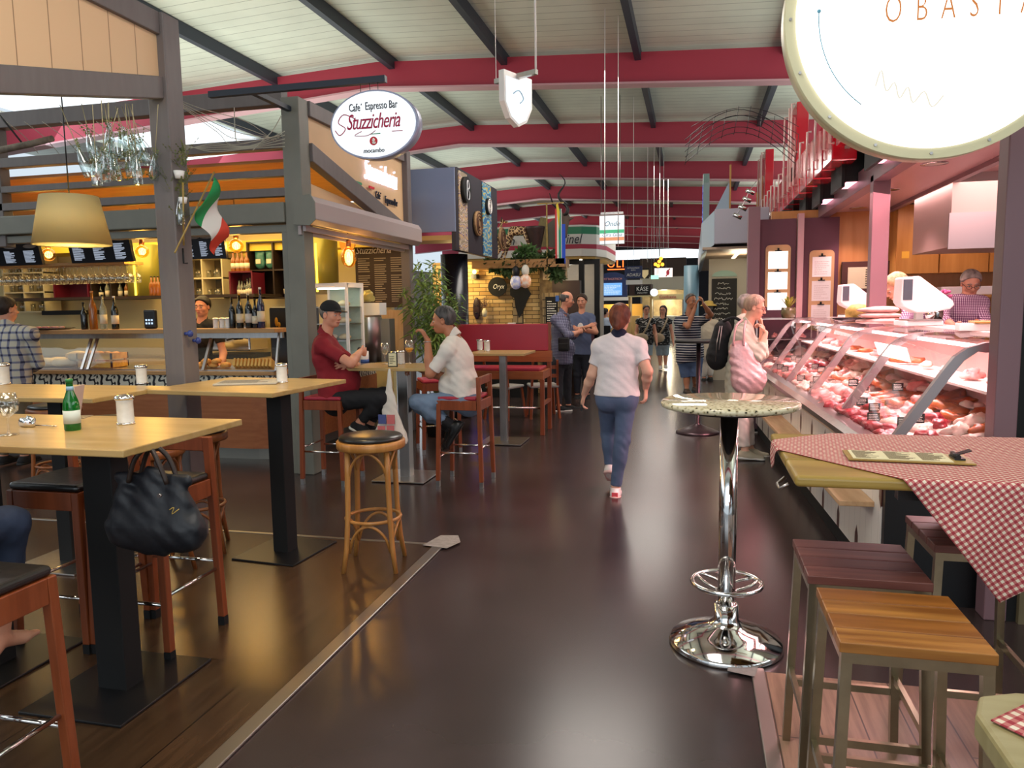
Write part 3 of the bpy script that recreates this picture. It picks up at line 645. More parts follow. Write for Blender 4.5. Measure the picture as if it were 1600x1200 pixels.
# gingham table
M_board = wood('yellow_pine_board', 'a88c48', '8e7436', 0, .35, 2); M_ging = check_mat('red_gingham', 'd8ccb8', 'b46a66', '962f3a', .0165, (0, 1), .85, .5, 'UV')
def rtable(lab, x0, y0, w, d, H):
    t = thing('plank_table', lab, 'table', (x0, y0, 0)); n = 3
    for k in range(n): B().box(0, w, k * d / n + .003, (k + 1) * d / n - .003, H - .035, H).ob('board', M_board, t, .012, seg=4)
    for x in (.12, w - .12):
        for y in (.1, d - .1): B().box(x - .02, x + .02, y - .02, y + .02, 0, H - .09).ob('leg', M_brass, t)
    b = B(); b.box(.08, w - .08, .08, .12, H - .09, H - .035); b.box(.08, w - .08, d - .12, d - .08, H - .09, H - .035); b.ob('under_frame', M_black, t)
    return t
t = thing('plank_table', 'tall pine plank table draped with red gingham beside the meat counter', 'table', (.3, 2.31, 0))
for k in range(3): B().box(0, 1.0, k * .25 + .003, (k + 1) * .25 - .003, 1.045, 1.08).ob('board', M_board, t, .012, seg=4)
for y in (.12, .63): B().box(.93, .97, y - .02, y + .02, 0, 1.0).ob('leg', M_brass, t)
b = B(); b.box(.3, .97, .08, .12, 1.0, 1.045); b.box(.3, .97, .63, .67, 1.0, 1.045); b.ob('under_frame', M_black, t)
b = B(); b.tube([(-.005, .2, 1.03), (-.03, .19, 1.01), (-.03, .12, 1.01), (-.005, .11, 1.03)], .005, 6); b.ob('table_hook', M_steel, t)
def cloth(name, A, Bc, C_, x0, y0, x1, y1, H, m, lab, n=90, pitch=1.0, fold=.012):
    """square cloth with corner A, edges to Bc and C_, lying on rectangle and hanging straight at its edges"""
    A, U, V = np.array(A), np.array(Bc) - np.array(A), np.array(C_) - np.array(A); lu, lv = np.linalg.norm(U), np.linalg.norm(V)
    vs = []; fs = []; uvs = []
    for i in range(n + 1):
        for j in range(n + 1):
            p = A + U * i / n + V * j / n; x, y, z = p[0], p[1], H + .004
            uvs.append((i / n * lu, j / n * lv))
            ox = max(x0 - x, 0); oy = max(y0 - y, 0); oy2 = max(y - y1, 0); ox2 = max(x - x1, 0); drop = max(ox, oy, oy2, ox2)
            if drop > 0:
                r = .012; wv = fold * min(1, drop * 6)
                if oy >= max(ox, oy2, ox2): y = y0 - r * min(1, drop / r) - wv * (1 + .8 * math.sin(x * 26 + drop * 5)); 
                elif ox >= max(oy2, ox2): x = x0 - r * min(1, drop / r) - wv * (1 + math.sin(y * 40))
                elif oy2 >= ox2: y = y1 + r * min(1, drop / r) + wv
                else: x = x1 + r * min(1, drop / r) + wv
                z = H + .004 - max(0, drop - r * .5)
            vs.append((x, y, z))
    for i in range(n):
        for j in range(n):
            a = i * (n + 1) + j; fs.append((a, a + 1, a + n + 2, a + n + 1))
    me = bpy.data.meshes.new(name); me.from_pydata(vs, [], fs); ul = me.uv_layers.new(name='UVMap')
    li = np.zeros(len(me.loops), dtype=np.int32); me.loops.foreach_get('vertex_index', li); ul.data.foreach_set('uv', np.array(uvs)[li].ravel())
    me.polygons.foreach_set('use_smooth', [True] * len(fs)); me.materials.append(m); o = bpy.data.objects.new(name, me); C.objects.link(o)
    so = o.modifiers.new('thickness', 'SOLIDIFY'); so.thickness = .0015; so.offset = 1; tag(o, lab, 'tablecloth'); return o
cloth('tablecloth', (.2, 2.82), (.85, 1.96), (1.06, 3.47), .3, 2.31, 1.3, 3.06, 1.08, M_ging, 'red and white gingham cloth with a corner hanging over the near table edge')
t = thing('plank_table', 'pine plank table corner at the bottom right edge of the picture', 'table', (.35, .45, 0))
b = B(); b.prism([(.0, .07), (.02, .02), (.07, 0), (.9, 0), (.9, .62), (.07, .62), (.02, .6), (0, .55)], 'z', 1.045, 1.08); b.ob('table_top', mat('pale_green_pine', '9a9068', .35, col2='867c52', nscale=3, stretch=(1, 9, 1)), t, .006)
B().box(.4, .44, .28, .32, 0, 1.045).ob('leg', M_brass, t)
cloth('tablecloth', (.36, .98), (1.02, .2), (1.1, 1.64), .35, .45, 1.25, 1.07, 1.08, M_ging, 'red gingham cloth cut off at the bottom right corner of the picture', n=50)
# menu clipboard on the gingham table
M_paper = mat('cream_paper', 'd8cfa8', .7); M_print = mat('brown_print', '5a4630', .8); M_printw = mat('white_print', 'e8e4dc', .7); M_printk = mat('black_print', '1a1a1c', .8)
t = thing('clipboard', 'wooden menu clipboard lying on the gingham tablecloth', 'clipboard', (.66, 2.59, 1.087), R(-3))
B().box(-.17, .19, -.07, .08, 0, .006).ob('board', M_board, t, .002); B().box(-.155, .13, -.062, .072, .006, .008).ob('menu_sheet', M_paper, t)
b = B(); rn = random.Random(3)
for k in range(15):
    y = -.054 + k * .0082
    for x0 in (-.145, -.05, .045): b.box(x0, x0 + rn.uniform(.03, .08), y, y + .0026, .008, .0086)
b.ob('menu_print', M_print, t)
b = B(); b.box(.14, .17, -.03, .04, .006, .012); b.cyl((.15, -.03, .016), (.15, .04, .016), .008, n=8); b.bar((.15, 0, .02), (.19, 0, .035), .03, .003); b.ob('clip', M_black, t)
# ================================================================ MEAT COUNTER
ca = thing('meat_counter', 'long glazed butcher counter full of meat along the right of the aisle', 'display counter', (.945, 4.2, 0), R(2.45))
LC = 5.2
M_hex = mat('white_hex_tile', 'ddd6ce', .3); nt, bb, L = nodes(M_hex)
tc = nt.nodes.new('ShaderNodeTexCoord'); sp = nt.nodes.new('ShaderNodeSeparateXYZ'); L(tc.outputs['Object'], sp.inputs[0])
# pointed hexagon tiles: diamonds where |y|/a+|z|/b is small
fy = math_node(nt, 'ABSOLUTE', math_node(nt, 'SUBTRACT', math_node(nt, 'FRACT', math_node(nt, 'MULTIPLY', math_node(nt, 'ADD', sp.outputs[1], 20), 1 / .46)), .5))
fz = math_node(nt, 'ABSOLUTE', math_node(nt, 'SUBTRACT', math_node(nt, 'FRACT', math_node(nt, 'MULTIPLY', math_node(nt, 'ADD', sp.outputs[2], 20.2), 1 / .42)), .5))
hx = math_node(nt, 'LESS_THAN', math_node(nt, 'MAXIMUM', math_node(nt, 'MULTIPLY', fy, 11), math_node(nt, 'ADD', math_node(nt, 'MULTIPLY', fy, 6.4), math_node(nt, 'MULTIPLY', fz, 3.6))), 1 - .14)
hv = math_node(nt, 'LESS_THAN', math_node(nt, 'FRACT', math_node(nt, 'MULTIPLY', math_node(nt, 'ADD', sp.outputs[1], 20), 1 / .12)), .02)
mx = nt.nodes.new('ShaderNodeMix'); mx.data_type = 'RGBA'; L(hx, mx.inputs[0]); mx.inputs[6].default_value = lin('ddd6ce'); mx.inputs[7].default_value = lin('4a2522')
mx2 = nt.nodes.new('ShaderNodeMix'); mx2.data_type = 'RGBA'; L(hv, mx2.inputs[0]); L(mx.outputs[2], mx2.inputs[6]); mx2.inputs[7].default_value = lin('9a928a'); L(mx2.outputs[2], bb.inputs['Base Color'])
B().box(.05, .9, .0, LC, .0, .12).ob('kick_base', M_blackm, ca)
B().box(.03, .9, .0, LC, .12, .74).ob('tiled_front', M_hex, ca); B().box(.035, .95, -.05, -.002, .0, .8).ob('end_panel', M_black, ca)
b = B(); b.prism([(.03, .74), (-.03, .75), (-.055, .78), (-.05, .81), (-.01, .835), (.06, .845), (.06, .74)], 'y', -.05, LC); b.ob('bumper_rail', M_steel, ca)
B().box(-.15, .03, .12, LC - .3, .47, .50).ob('bag_shelf', wood('pale_pine_shelf', 'c8a47c', 'b89068', 1, .45), ca, .004)
M_tray = mat('pale_display_tray', 'd8c8c0', .35)
b = B(); b.prism([(.05, .78), (.78, .93), (.78, .9), (.05, .74)], 'y', .01, LC - .01); b.ob('display_tray', M_tray, ca)
b = B(); b.prism([(.80, .9), (.80, 1.34), (.84, 1.34), (.84, .9)], 'y', 0, LC); b.ob('back_panel', mat('rose_back_panel', 'b88a84', .4), ca)
B().box(.52, .8, .02, LC - .02, 1.10, 1.115).ob('upper_glass_shelf', M_tray, ca)
M_rib = mat('satin_rib_metal', 'a89c9c', .35, .9)
GP = [(.04, .85), (.12, .97), (.22, 1.12), (.29, 1.23), (.34, 1.30), (.40, 1.345), (.48, 1.37), (.60, 1.38), (.80, 1.385)]
def rib(y, w, name='glass_rib'):
    b = B()
    inner = [(x + .045, z - .02) for x, z in GP[:-3]] + [(x, z - .05) for x, z in GP[-3:]]
    b.prism(GP + inner[::-1], 'y', y, y + w); return b.ob(name, M_rib, ca)
for y in (-.03, 1.05, 2.1, 3.15, 4.2, LC - .04): rib(y, .04)
for k, y in enumerate((.01, 1.09, 2.14, 3.19, 4.24)):
    b = B(); y2 = (1.05, 2.1, 3.15, 4.2, LC - .04)[k]
    for (xa, za), (xb, zb) in zip(GP[:-1], GP[1:]): b.quad([(xa, y, za), (xa, y2, za), (xb, y2, zb), (xb, y, zb)], True)
    b.ob('curved_glass', GLASS, ca, fix=False)
b = B(); b.quad([(.06, -.01, .86), (.8, -.01, .95), (.8, -.01, 1.37), (.42, -.01, 1.33)]); b.ob('end_glass', GLASS, ca, fix=False)
B().box(.8, 1.05, 0, LC, 1.36, 1.39).ob('serving_top', mat('pale_stone_top', 'd8ccc8', .25), ca, .004)
tl = B(); tl.box(.50, .53, .05, LC - .05, 1.33, 1.35); tl.ob('case_lamp', emis('pink_white_tube', 'ffd8d8', 6), ca)
cam_m = ca.matrix_basis.copy()
def cw(x, y, z): c, s = math.cos(R(2.45)), math.sin(R(2.45)); return (.945 + x * c - y * s, 4.2 + x * s + y * c, z)
for y in (.55, 1.6, 2.65, 3.7, 4.7):
    p = cw(.5, y, 1.32); area('case_light', p, (0, R(0), R(2.45)), .05, .95, 7.5, (1, .70, .72))
# meat, piece by piece
def lump(name, m, r, seed, amp=.25, parent=None, n=18, flat=False):
    rg = random.Random(seed); b = B(); b.ell((0, 0, 0), r, n); ph = [rg.uniform(0, 6.3) for _ in range(6)]
    mr = max(r)
    for i, (x, y, z) in enumerate(b.v):
        d = 1 + amp * (math.sin(x / mr * 3 + ph[0]) * math.sin(y / mr * 4 + ph[1]) + .5 * math.sin(y / mr * 7 + ph[2] + z / mr * 3) * math.sin(x / mr * 6 + ph[3]) + .35 * math.sin(x / mr * 13 + ph[4]) * math.sin(y / mr * 11 + ph[5]))
        b.v[i] = (x * d, y * d, max(z * d, -r[2] * .6))
    o = b.ob(name, m, parent); return o
def meatm(n, a, c, sc=14, rough=.3): return mat(n, a, rough, col2=c, nscale=sc, bump=.2, bscale=30, spec=.6)
MT = [('beef_cut', 'glossy dark red raw meat cut lying in the near half of the butcher counter', meatm('raw_beef', 'a03038', '70141e'), (.11, .07, .035), 'red meat cuts in the butcher counter'),
      ('pork_cut', 'pink raw meat cut with white fat lying in the butcher counter', meatm('raw_pork', 'e0a098', 'c06a68', 10), (.10, .075, .04), 'pink meat cuts in the butcher counter'),
      ('smoked_meat', 'orange brown smoked meat piece lying in the butcher counter', meatm('smoked_meat', 'c06a38', '8c3c1c', 9), (.12, .06, .035), 'smoked meats in the butcher counter'),
      ('bacon_fat_piece', 'pale fatty meat piece lying in the butcher counter', meatm('pale_fat', 'ecd8c8', 'dca89c', 9), (.09, .07, .035), 'pale fatty pieces in the butcher counter')]
protos = []
for k, (nm, lb, m, r, g) in enumerate(MT):
    for q in range(2):
        o = lump(nm, m, tuple(w * (.8 + .25 * q) for w in r), k * 5 + q, .42); tag(o, lb, 'meat', g); protos.append(o)
sau = B()
sau.tube([(-.1, .02, 0), (-.06, -.01, 0), (0, -.02, 0), (.06, -.01, 0), (.1, .02, 0)], [.008, .017, .018, .017, .008], 8)
sau = sau.ob('sausage', meatm('sausage_skin', 'b05a38', '8c3e26', 6, .25)); tag(sau, 'thin reddish sausage lying in the row of sausages of the butcher counter', 'sausage', 'sausages in the butcher counter')
rg = random.Random(11); first = {}
def put(o, x, y, z, rz, rx=0, ry=0, s=1):
    n = o if not first.get(o.name) else o.copy()
    if n is not o: C.objects.link(n)
    if o.get('category') == 'meat':
        zone = 'nearest third' if y < 1.8 else ('middle third' if y < 3.4 else 'farthest third'); lv = 'on the upper shelf' if z > 1.1 else 'in the tray'
        base = {'beef': 'glossy dark red raw meat cut', 'pork': 'pink fatty raw meat cut', 'smok': 'orange brown smoked meat piece', 'baco': 'pale fatty meat piece'}[o.name[:4]]
        n['label'] = '%s %s, %s of the butcher counter' % (base, lv, zone); n['group'] = '%ss %s, %s' % (base, lv, zone)
    first[o.name] = True; n.location = cw(x, y, z); n.rotation_euler = (rx, ry, rz); n.scale = (s, s, s); return n
for iy in range(27):
    y = .12 + iy * .188
    for ix in range(5):
        x = .13 + ix * .145 + rg.uniform(-.02, .02); z = .785 + (x - .05) * .2 + .03
        if y < 1.0: kind = rg.choice([0, 0, 1, 3] if ix < 3 else [2, 1, 3])
        elif y < 2.2: kind = rg.choice([0, 1, 1] if ix < 2 else [2, 2, 3, 1])
        elif y < 3.4: kind = rg.choice([1, 3, 3, 2])
        else: kind = rg.choice([0, 0, 1, 3])
        if y > 1.2 and y < 2.0 and ix in (2, 3):
            for q in range(2): put(sau, x + .05, y + q * .06 - .05, z + .0, R(rg.uniform(-20, 20)), 0, R(-11))
            continue
        put(protos[kind * 2 + rg.randint(0, 1)], x, y + rg.uniform(-.03, .03), z + rg.uniform(0, .02), rg.uniform(0, 3.1), 0, R(-10), rg.uniform(.8, 1.05))
for iy in range(13):
    put(protos[rg.choice([2, 3, 5, 6, 4])], .66, .25 + iy * .37, 1.145, rg.uniform(0, 3), 0, 0, .8)
# black price signs
pt = thing('price_sign', 'small black price sign stuck among the meat of the butcher counter', 'price sign', cw(.3, .35, .9), R(2), 'price signs in the butcher counter')
B().box(-.035, .035, -.002, .002, .0, .055).ob('plate', M_black, pt)
b = B(); rn = random.Random(5); writing(b, -.028, .028, .008, .048, 4, rn, -.003); b.ob('chalk_writing', M_printw, pt)
for k in range(17):
    x = rg.choice([.12, .2, .35, .5]); y = .25 + k * .29; d_ = dup(pt, cw(x, y, .86 + (x - .05) * .22), R(rg.uniform(-15, 15))); zz = 'nearest third' if y < 1.8 else ('middle third' if y < 3.4 else 'farthest third'); d_['label'] = 'small black price sign among the meat, %s of the butcher counter' % zz; d_['group'] = 'price signs, ' + zz
# row of dark labels along the glass foot
for k in range(14):
    pass
# things on top of the counter
M_scale = mat('glossy_white_plastic', 'f0eceb', .2)
def scale(lab, p, rz, s=1):
    t = thing('counter_scale', lab, 'scale', p, rz)
    B().box(-.17, .17, -.14, .14, 0, .05).ob('base', M_scale, t, .015)
    b = B(); b.box(-.03, .03, -.03, .03, .05, .14); b.ob('neck', M_white, t)
    b = B(); b.prism([(-.20, .22), (-.17, .18), (-.05, .12), (.06, .12), (.24, .15), (.28, .19), (.26, .23), (-.04, .46), (-.19, .45)], 'y', -.10, .10)
    b.ob('display_head', M_scale, t, .018, seg=3)
    b = B(); b.box(-.185, -.105, -.108, -.099, .24, .43); b.ob('screen', mat('grey_lcd', '4a545c', .15), t)
    for i in range(0): pass
    b = B(); b.box(-.15, .15, -.16, .16, .05, .06); b.ob('weigh_plate', M_steel, t); t.scale = (s, s, s); return t
scale('large white shop scale with slanted display head in the middle of the counter top', (PY(1434, 515, 6.2)[0], 6.2, 1.39), R(8), .80)
scale('farther white shop scale beside the slim plum column', (PY(1334, 500, 8.4)[0], 8.4, 1.39), R(8), .78)
for k in range(3):
    o = lump('wrapped_meat_pack', mat('pink_wrapped_pack', 'e8b0a8', .3, noise=.25, nscale=20), (.17, .12, .03), 60 + k, .12); o.location = cw(.62, 2.35 + .02 * k, 1.415 + .045 * k); o.rotation_euler = (0, 0, R(10 * k))
    tag(o, ('lowest', 'middle', 'topmost')[k] + ' of three flat pink wrapped packs stacked on the glass counter top', 'package', 'packs on the counter')
t = thing('platter', 'dark shallow bowl on the counter top before the farther scale', 'bowl', cw(.6, 3.2, 1.385)); B().lathe([(.05, 0), (.13, .015), (.17, .04), (.16, .04), (.12, .022), (0, .015)]).ob('bowl', mat('dark_ceramic', '33262c', .2), t)
o = B().lathe([(.0, .0), (.11, .0), (.115, .1), (.06, .15), (0, .16)]).ob('basket_loaf', mat('golden_basket', 'c0a050', .6, noise=.4, nscale=40)); o.location = cw(.72, 3.45, 1.39); tag(o, 'rounded golden basket standing behind the dark bowl on the counter top', 'basket')
o = B().box(-.2, .2, -.14, .14, 0, .012).ob('cutting_board', M_board, bevel=.003); o.location = cw(1.0, 1.0, 1.435); o.rotation_euler = (0, 0, R(-10)); tag(o, 'wooden board on the white box beside the large scale', 'board')
o = B().box(-.2, .2, -.1, .1, 0, .043).ob('white_box', M_white, bevel=.004); o.location = cw(.92, 1.0, 1.39); o.rotation_euler = (0, 0, R(-10)); tag(o, 'low white box on the counter top under the wooden board', 'box')
def flowers(name, lab, cat, p, potr, poth, potm, stems, leafm, flm=None, h=.3, sp_=.15, seed=0, leafw=.012, nl=3):
    t = thing(name, lab, cat, p); B().lathe([(potr * .8, 0), (potr, poth * .5), (potr * .9, poth), (potr * .8, poth), (potr * .75, poth * .9), (0, poth * .9)]).ob('pot', potm, t)
    r_ = random.Random(seed); b = B(); fb = B()
    for k in range(stems):
        a = r_.uniform(0, 6.28); q = r_.uniform(.3, 1) * sp_; hh = h * r_.uniform(.6, 1); base = Vector((0, 0, poth * .9)); tip = Vector((math.cos(a) * q, math.sin(a) * q, poth + hh * (1 - .25 * q / sp_)))
        mid = base.lerp(tip, .6) + Vector((0, 0, hh * .25)); sd = Vector((-math.sin(a), math.cos(a), 0)) * leafw
        b.quad([base - sd * .5, base + sd * .5, mid + sd, mid - sd]); b.quad([mid - sd, mid + sd, tip])
        if flm: fb.ell(tip, (.02, .02, .015), 6)
    b.ob('leaves', leafm, t, fix=False)
    if flm: fb.ob('blossoms', flm, t)
    return t
M_leaf = mat('leaf_green', '4a6a2c', .5, col2='6c8a3c', nscale=12); M_leafy = mat('yellow_green_leaf', '9a9a3c', .5)
flowers('potted_plant', 'small yellow-green spider plant in a glass cube at the far end of the counter', 'plant', cw(.35, 5.05, 1.385), .085, .12, mat('mossy_glass', '5a5538', .2), 34, M_leafy, None, .16, .16, 3, .008)
flowers('flower_vase', 'pink flowers in a round steel vase behind the slim plum column', 'flowers', cw(1.15, 2.75, 1.39), .07, .13, M_chrome, 16, M_leaf, mat('pink_blossom', 'c85a8a', .6), .16, .12, 5, .006)
# glass side cabinet at the far end
t = thing('glass_cabinet', 'small square glass cabinet with meat at the far end of the butcher counter', 'cabinet', cw(.02, 5.25, 0)); B().box(0, .7, 0, .5, 0, .9).ob('base', M_pl, t); B().box(0, .7, 0, .5, 1.36, 1.375).ob('glass_top', M_steel, t)
b = B(); [b.box(x, x + .015, y, y + .015, .9, 1.36) for x in (0, .685) for y in (0, .485)]; b.ob('frame', M_steel, t); B().box(.03, .67, .03, .47, 1.12, 1.125).ob('shelf', M_steel, t)
for k in range(4):
    o = protos[2].copy(); C.objects.link(o); o.location = cw(.12 + .15 * k, 5.45, 1.16 if k % 2 else .94); o.scale = (.8,) * 3; o['label'] = 'pink meat piece inside the small square glass cabinet at the counter end'; o['group'] = 'meat in the glass cabinet'
# ---------------------------------------------------------------- back of the butcher stall
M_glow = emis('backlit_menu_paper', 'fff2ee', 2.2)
def menu_board(lab, x0, x1, z0, z1, lit):
    t = thing('menu_board', lab, 'menu board', ((x0 + x1) / 2, 10.02, (z0 + z1) / 2)); w, h = (x1 - x0) / 2, (z1 - z0) / 2; r = .05
    def rr(w, h, r): return [(sx * (w - r) + r * math.cos(a), sz * (h - r) + r * math.sin(a)) for sx, sz, a0 in ((1, 1, 0), (-1, 1, 90), (-1, -1, 180), (1, -1, 270)) for a in (R(a0 + q) for q in (0, 30, 60, 90))]
    B().prism(rr(w, h, .05), 'y', 0, .05).ob('board', mat('gold_board', 'c8a070', .4), t)
    for k in range(3):
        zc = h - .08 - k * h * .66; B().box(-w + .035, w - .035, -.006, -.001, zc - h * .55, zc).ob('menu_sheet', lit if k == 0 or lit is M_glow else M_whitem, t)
        b = B(); b.box(-.04, .04, -.015, -.006, zc, zc + .012); b.cyl((0, -.01, zc + .005), (0, -.01, zc + .04), .012, n=8); b.ob('clip', M_blackm, t)
        b = B(); rn = random.Random(int(x0 * 100) + k); writing(b, -w + .06, w - .06, zc - h * .5, zc - .05, 7, rn, -.007, .2); b.ob('menu_print', mat('faint_print', 'b8a8a0', .8), t)
    return t
for x0, x1 in ((.80, 1.24), (1.33, 1.74)):
    struct(B().box(x0, x1, 10.04, 10.1, 0, 2.6).ob('trim_6', M_plum))
struct(B().box(.66, .80, 9.9, 10.1, 0, 2.75).ob('trim_7', M_pl)); struct(B().box(1.25, 1.32, 9.95, 10.1, 0, 2.65).ob('trim_8', mat('bright_rose_metal', 'c8a0a0', .3, .5)))
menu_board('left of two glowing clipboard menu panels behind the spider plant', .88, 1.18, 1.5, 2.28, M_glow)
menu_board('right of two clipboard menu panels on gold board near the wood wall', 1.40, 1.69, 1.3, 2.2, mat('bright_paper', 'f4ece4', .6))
t = thing('picture_frame', 'dark framed newspaper picture on the orange wood wall', 'picture', (2.05, 10.05, 1.85)); B().box(-.27, .27, -.02, .03, -.2, .2).ob('frame', mat('dark_frame', '4a2a22', .4), t, .004); B().box(-.2, .2, -.024, -.02, -.13, .13).ob('print', M_paper, t)
b = B(); rn = random.Random(8); writing(b, .0, .18, -.11, .11, 8, rn, -.026, .4); b.ob('print_lines', M_printk, t)
for k, (x0, x1) in enumerate(((2.32, 2.78), (2.79, 3.30), (3.31, 4.2))):
    t = thing('wall_cabinet', ('leftmost golden birch wall cabinet with yellow note above the steel vase', 'middle golden birch wall cabinet above the butcher man', 'rightmost golden birch wall cabinet half behind the broad column')[k], 'cabinet', (x0, 9.75, 1.88), 0, None)
    B().box(0, x1 - x0, .02, .34, 0, .8).ob('body', M_cab, t); B().box(.003, x1 - x0 - .003, 0, .02, .0, .8).ob('door', M_cab, t, .003)
    if k == 0: B().box(.06, .14, -.004, 0, .18, .26).ob('sticky_note', mat('yellow_note', 'f0c040', .6), t)
o = B().box(2.32, 5.2, 9.7, 10.05, .9, .95).ob('back_worktop', M_steel); tag(o, 'steel worktop along the rear wall behind the butchers', 'worktop')
o = B().box(2.32, 5.2, 9.75, 10.05, 0, .9).ob('back_base_unit', M_plum); tag(o, 'plum base unit under the steel worktop at the rear wall', 'cabinet')
for k in range(3):
    o = B().box(-.13, .13, -.1, .1, 0, .1).ob('plastic_tub', M_white, bevel=.01); o.location = (2.62 + k * .33, 9.85, 1.62 if k < 2 else 1.62); tag(o, ('leftmost', 'middle', 'rightmost')[k] + ' of three white tubs on the shelf below the birch cabinets', 'tub', 'white tubs on the shelf')
o = B().box(2.32, 4.2, 9.72, 10.02, 1.59, 1.62).ob('wall_shelf', M_cab); tag(o, 'birch shelf under the wall cabinets carrying white tubs', 'shelf')
t = thing('extractor_hood', 'pale metal extractor hood hanging at the top right of the butcher stall', 'hood', (2.25, 7.6, 2.05)); b = B(); b.prism([(0, .0), (1.6, 0), (1.6, .65), (.0, .65)], 'y', 0, 1.2)
b.ob('canopy', mat('pale_metal_hood', 'b8a098', .4, .5), t); B().box(-.02, 1.6, -.02, -.0, -.02, .3).ob('front_flap', M_rib, t)
# soffit downlights, floodlight boxes
for k, (x, y) in enumerate(((1.86, 6.75), (1.86, 8.2), (1.88, 9.7))):
    t = thing('downlight', ('nearest', 'middle', 'farthest')[k] + ' recessed downlight in the rose soffit of the butcher stall', 'lamp', (x, y, 2.655)); B().lathe([(.06, 0), (.1, 0), (.1, .005), (.06, .005)]).ob('trim_ring', M_chrome, t); B().cyl((0, 0, .001), (0, 0, .004), .062, n=20).ob('lamp_glass', emis('downlight_glow', 'ffd8e0', 8), t)
    spot('soffit_spot', (x, y, 2.63), (x - .1, y, 0), 45, (1, .62, .68), 100)
for k, (x, y) in enumerate(((2.6, 7.0), (2.9, 8.3), (2.5, 9.2), (3.2, 9.2))):
    t = thing('downlight', ('first', 'second', 'third', 'fourth')[k] + ' small ceiling spot inside the butcher stall counted from the camera', 'lamp', (x, y, 2.695)); B().cyl((0, 0, 0), (0, 0, .004), .05, n=16).ob('lamp_glass', MATS['downlight_glow'], t); B().lathe([(.05, 0), (.065, 0), (.065, .004)]).ob('trim_ring', M_chrome, t)
fl = thing('flood_light', 'nearest black floodlight box above the butcher soffit', 'lamp', (1.42, 6.6, 2.80), 0, None)
B().box(-.02, .3, -.26, .26, -.1, .2).ob('housing', M_blackm, fl, .01); b = B(); b.box(-.05, -.02, -.29, .29, -.15, .22); b.ob('barn_door', M_blackm, fl)
b = B(); b.quad([(0, -.24, -.102), (.28, -.24, -.102), (.28, .24, -.102), (0, .24, -.102)]); b.ob('lamp_glass', emis('pink_flood_glow', 'ffb0c0', 3), fl); b = B(); b.bar((.14, 0, .2), (.14, 0, .42), .03); b.ob('bracket', M_black, fl)
for k, y in enumerate((8.05, 9.3, 10.4, 11.6)): dup(fl, (1.40, y, 2.80), 0, ('second', 'third', 'fourth', 'farthest')[k] + ' of five black floodlight boxes above the butcher soffit')
for y in (5.4, 6.6, 8.05, 9.3): spot('flood', (1.30, y, 2.68), (1.15, y, .9), 50, (1, .45, .5), 80, .12)
# fascia rails and roof edge
t = thing('fascia_rails', 'bundle of beige metal rails along the roof edge of the butcher stall', 'rails', (1.35, 5.0, 2.9))
for i, (x, z, w) in enumerate(((0, .25, .06), (.1, .12, .05), (-.02, .06, .04), (.22, .3, .06))): B().box(x, x + w, 0, 9, z, z + .05).ob('rail', mat('beige_metal', '9a948a', .4), t)
for k in range(7): B().bar((-.02, .4 + k * 1.25, .3), (.3, .4 + k * 1.25, .05), .03).ob('bracket', MATS['beige_metal'], t)
b = B(); b.box(.3, 3.9, .2, 9, -.1, -.06); b.ob('roof_sheet', mat('grey_roof_sheet', '6a6668', .6), t)
b = B(); b.box(.24, .3, -.9, 9, -.1, .3); b.ob('back_board', mat('dark_plum_board', '3a2c34', .6), t)
# red neon letters along the roof edge
ns = thing('neon_letter_sign', 'row of red box letters with clear neon tubes on the butcher roof edge', 'sign', (1.22, 7.0, 3.0))
M_rl = mat('gloss_red_letter', 'c01c2c', .15, spec=.7, coat=.5); M_tube = mat('clear_neon_tube', 'd8b8b0', .1, spec=.8)
for y0, y1, z0, z1 in ((.0, .35, -.05, .42), (3.1, 3.9, .1, 1.02), (7.3, 8.1, .2, 1.25)): B().box(0, .14, y0, y1, z0, z1).ob('letter_box', M_rl, ns, .01)
for k in range(13): B().box(0, .22, .55 + k * .55, .55 + k * .55 + .46, -.14, .30).ob('letter_box', M_rl, ns, .01)
def tb(y, z0, z1): 
    b = B(); b.tube([(-.02, y, z0), (-.06, y, z0), (-.06, y, z1), (-.02, y, z1)], .013, 6); b.ob('neon_tube', M_tube, ns)
for k in range(13):
    tb(.60 + k * .55, -.03, .36)
for y in (3.12, 3.35, 3.85): tb(y, .0, 1.0)
for y in (7.35, 7.6, 8.05): tb(y, .1, 1.2)
for y in (.05, .3): tb(y, -.03, .40)
t = thing('emblem_sign', 'small red and yellow emblem plate at the far end of the neon letters', 'sign', (1.2, 15.3, 3.0)); B().box(0, .06, -.3, .5, 0, .9).ob('plate', mat('yellow_edge', 'd8a030', .4), t); B().box(-.01, .0, -.26, .46, .05, .85).ob('red_field', M_rl, t)
b = B(); stroke(b, [(-.02, -.1, .2), (-.02, .1, .35), (-.02, 0, .5), (-.02, .2, .65)], .025); b.ob('emblem', mat('yellow_edge', 'd8a030'), t)
# track lamps hanging left of the neon sign
t = thing('track_spotlights', 'hanging wire with four small silver spotlights left of the neon letters', 'lamp', PY(1180, 292, 12)); 
pts = [Vector(PY(u, v, 12)) - Vector(PY(1180, 292, 12)) for u, v in ((1182, 283), (1170, 300), (1165, 312), (1158, 325), (1150, 338))]
B().tube(pts, .006, 5).ob('wire', M_steel, t); 
for p in pts[1:]: B().cyl(p + Vector((-.04, 0, .03)), p + Vector((.08, 0, -.03)), .03, n=10).ob('spot_head', M_chrome, t)
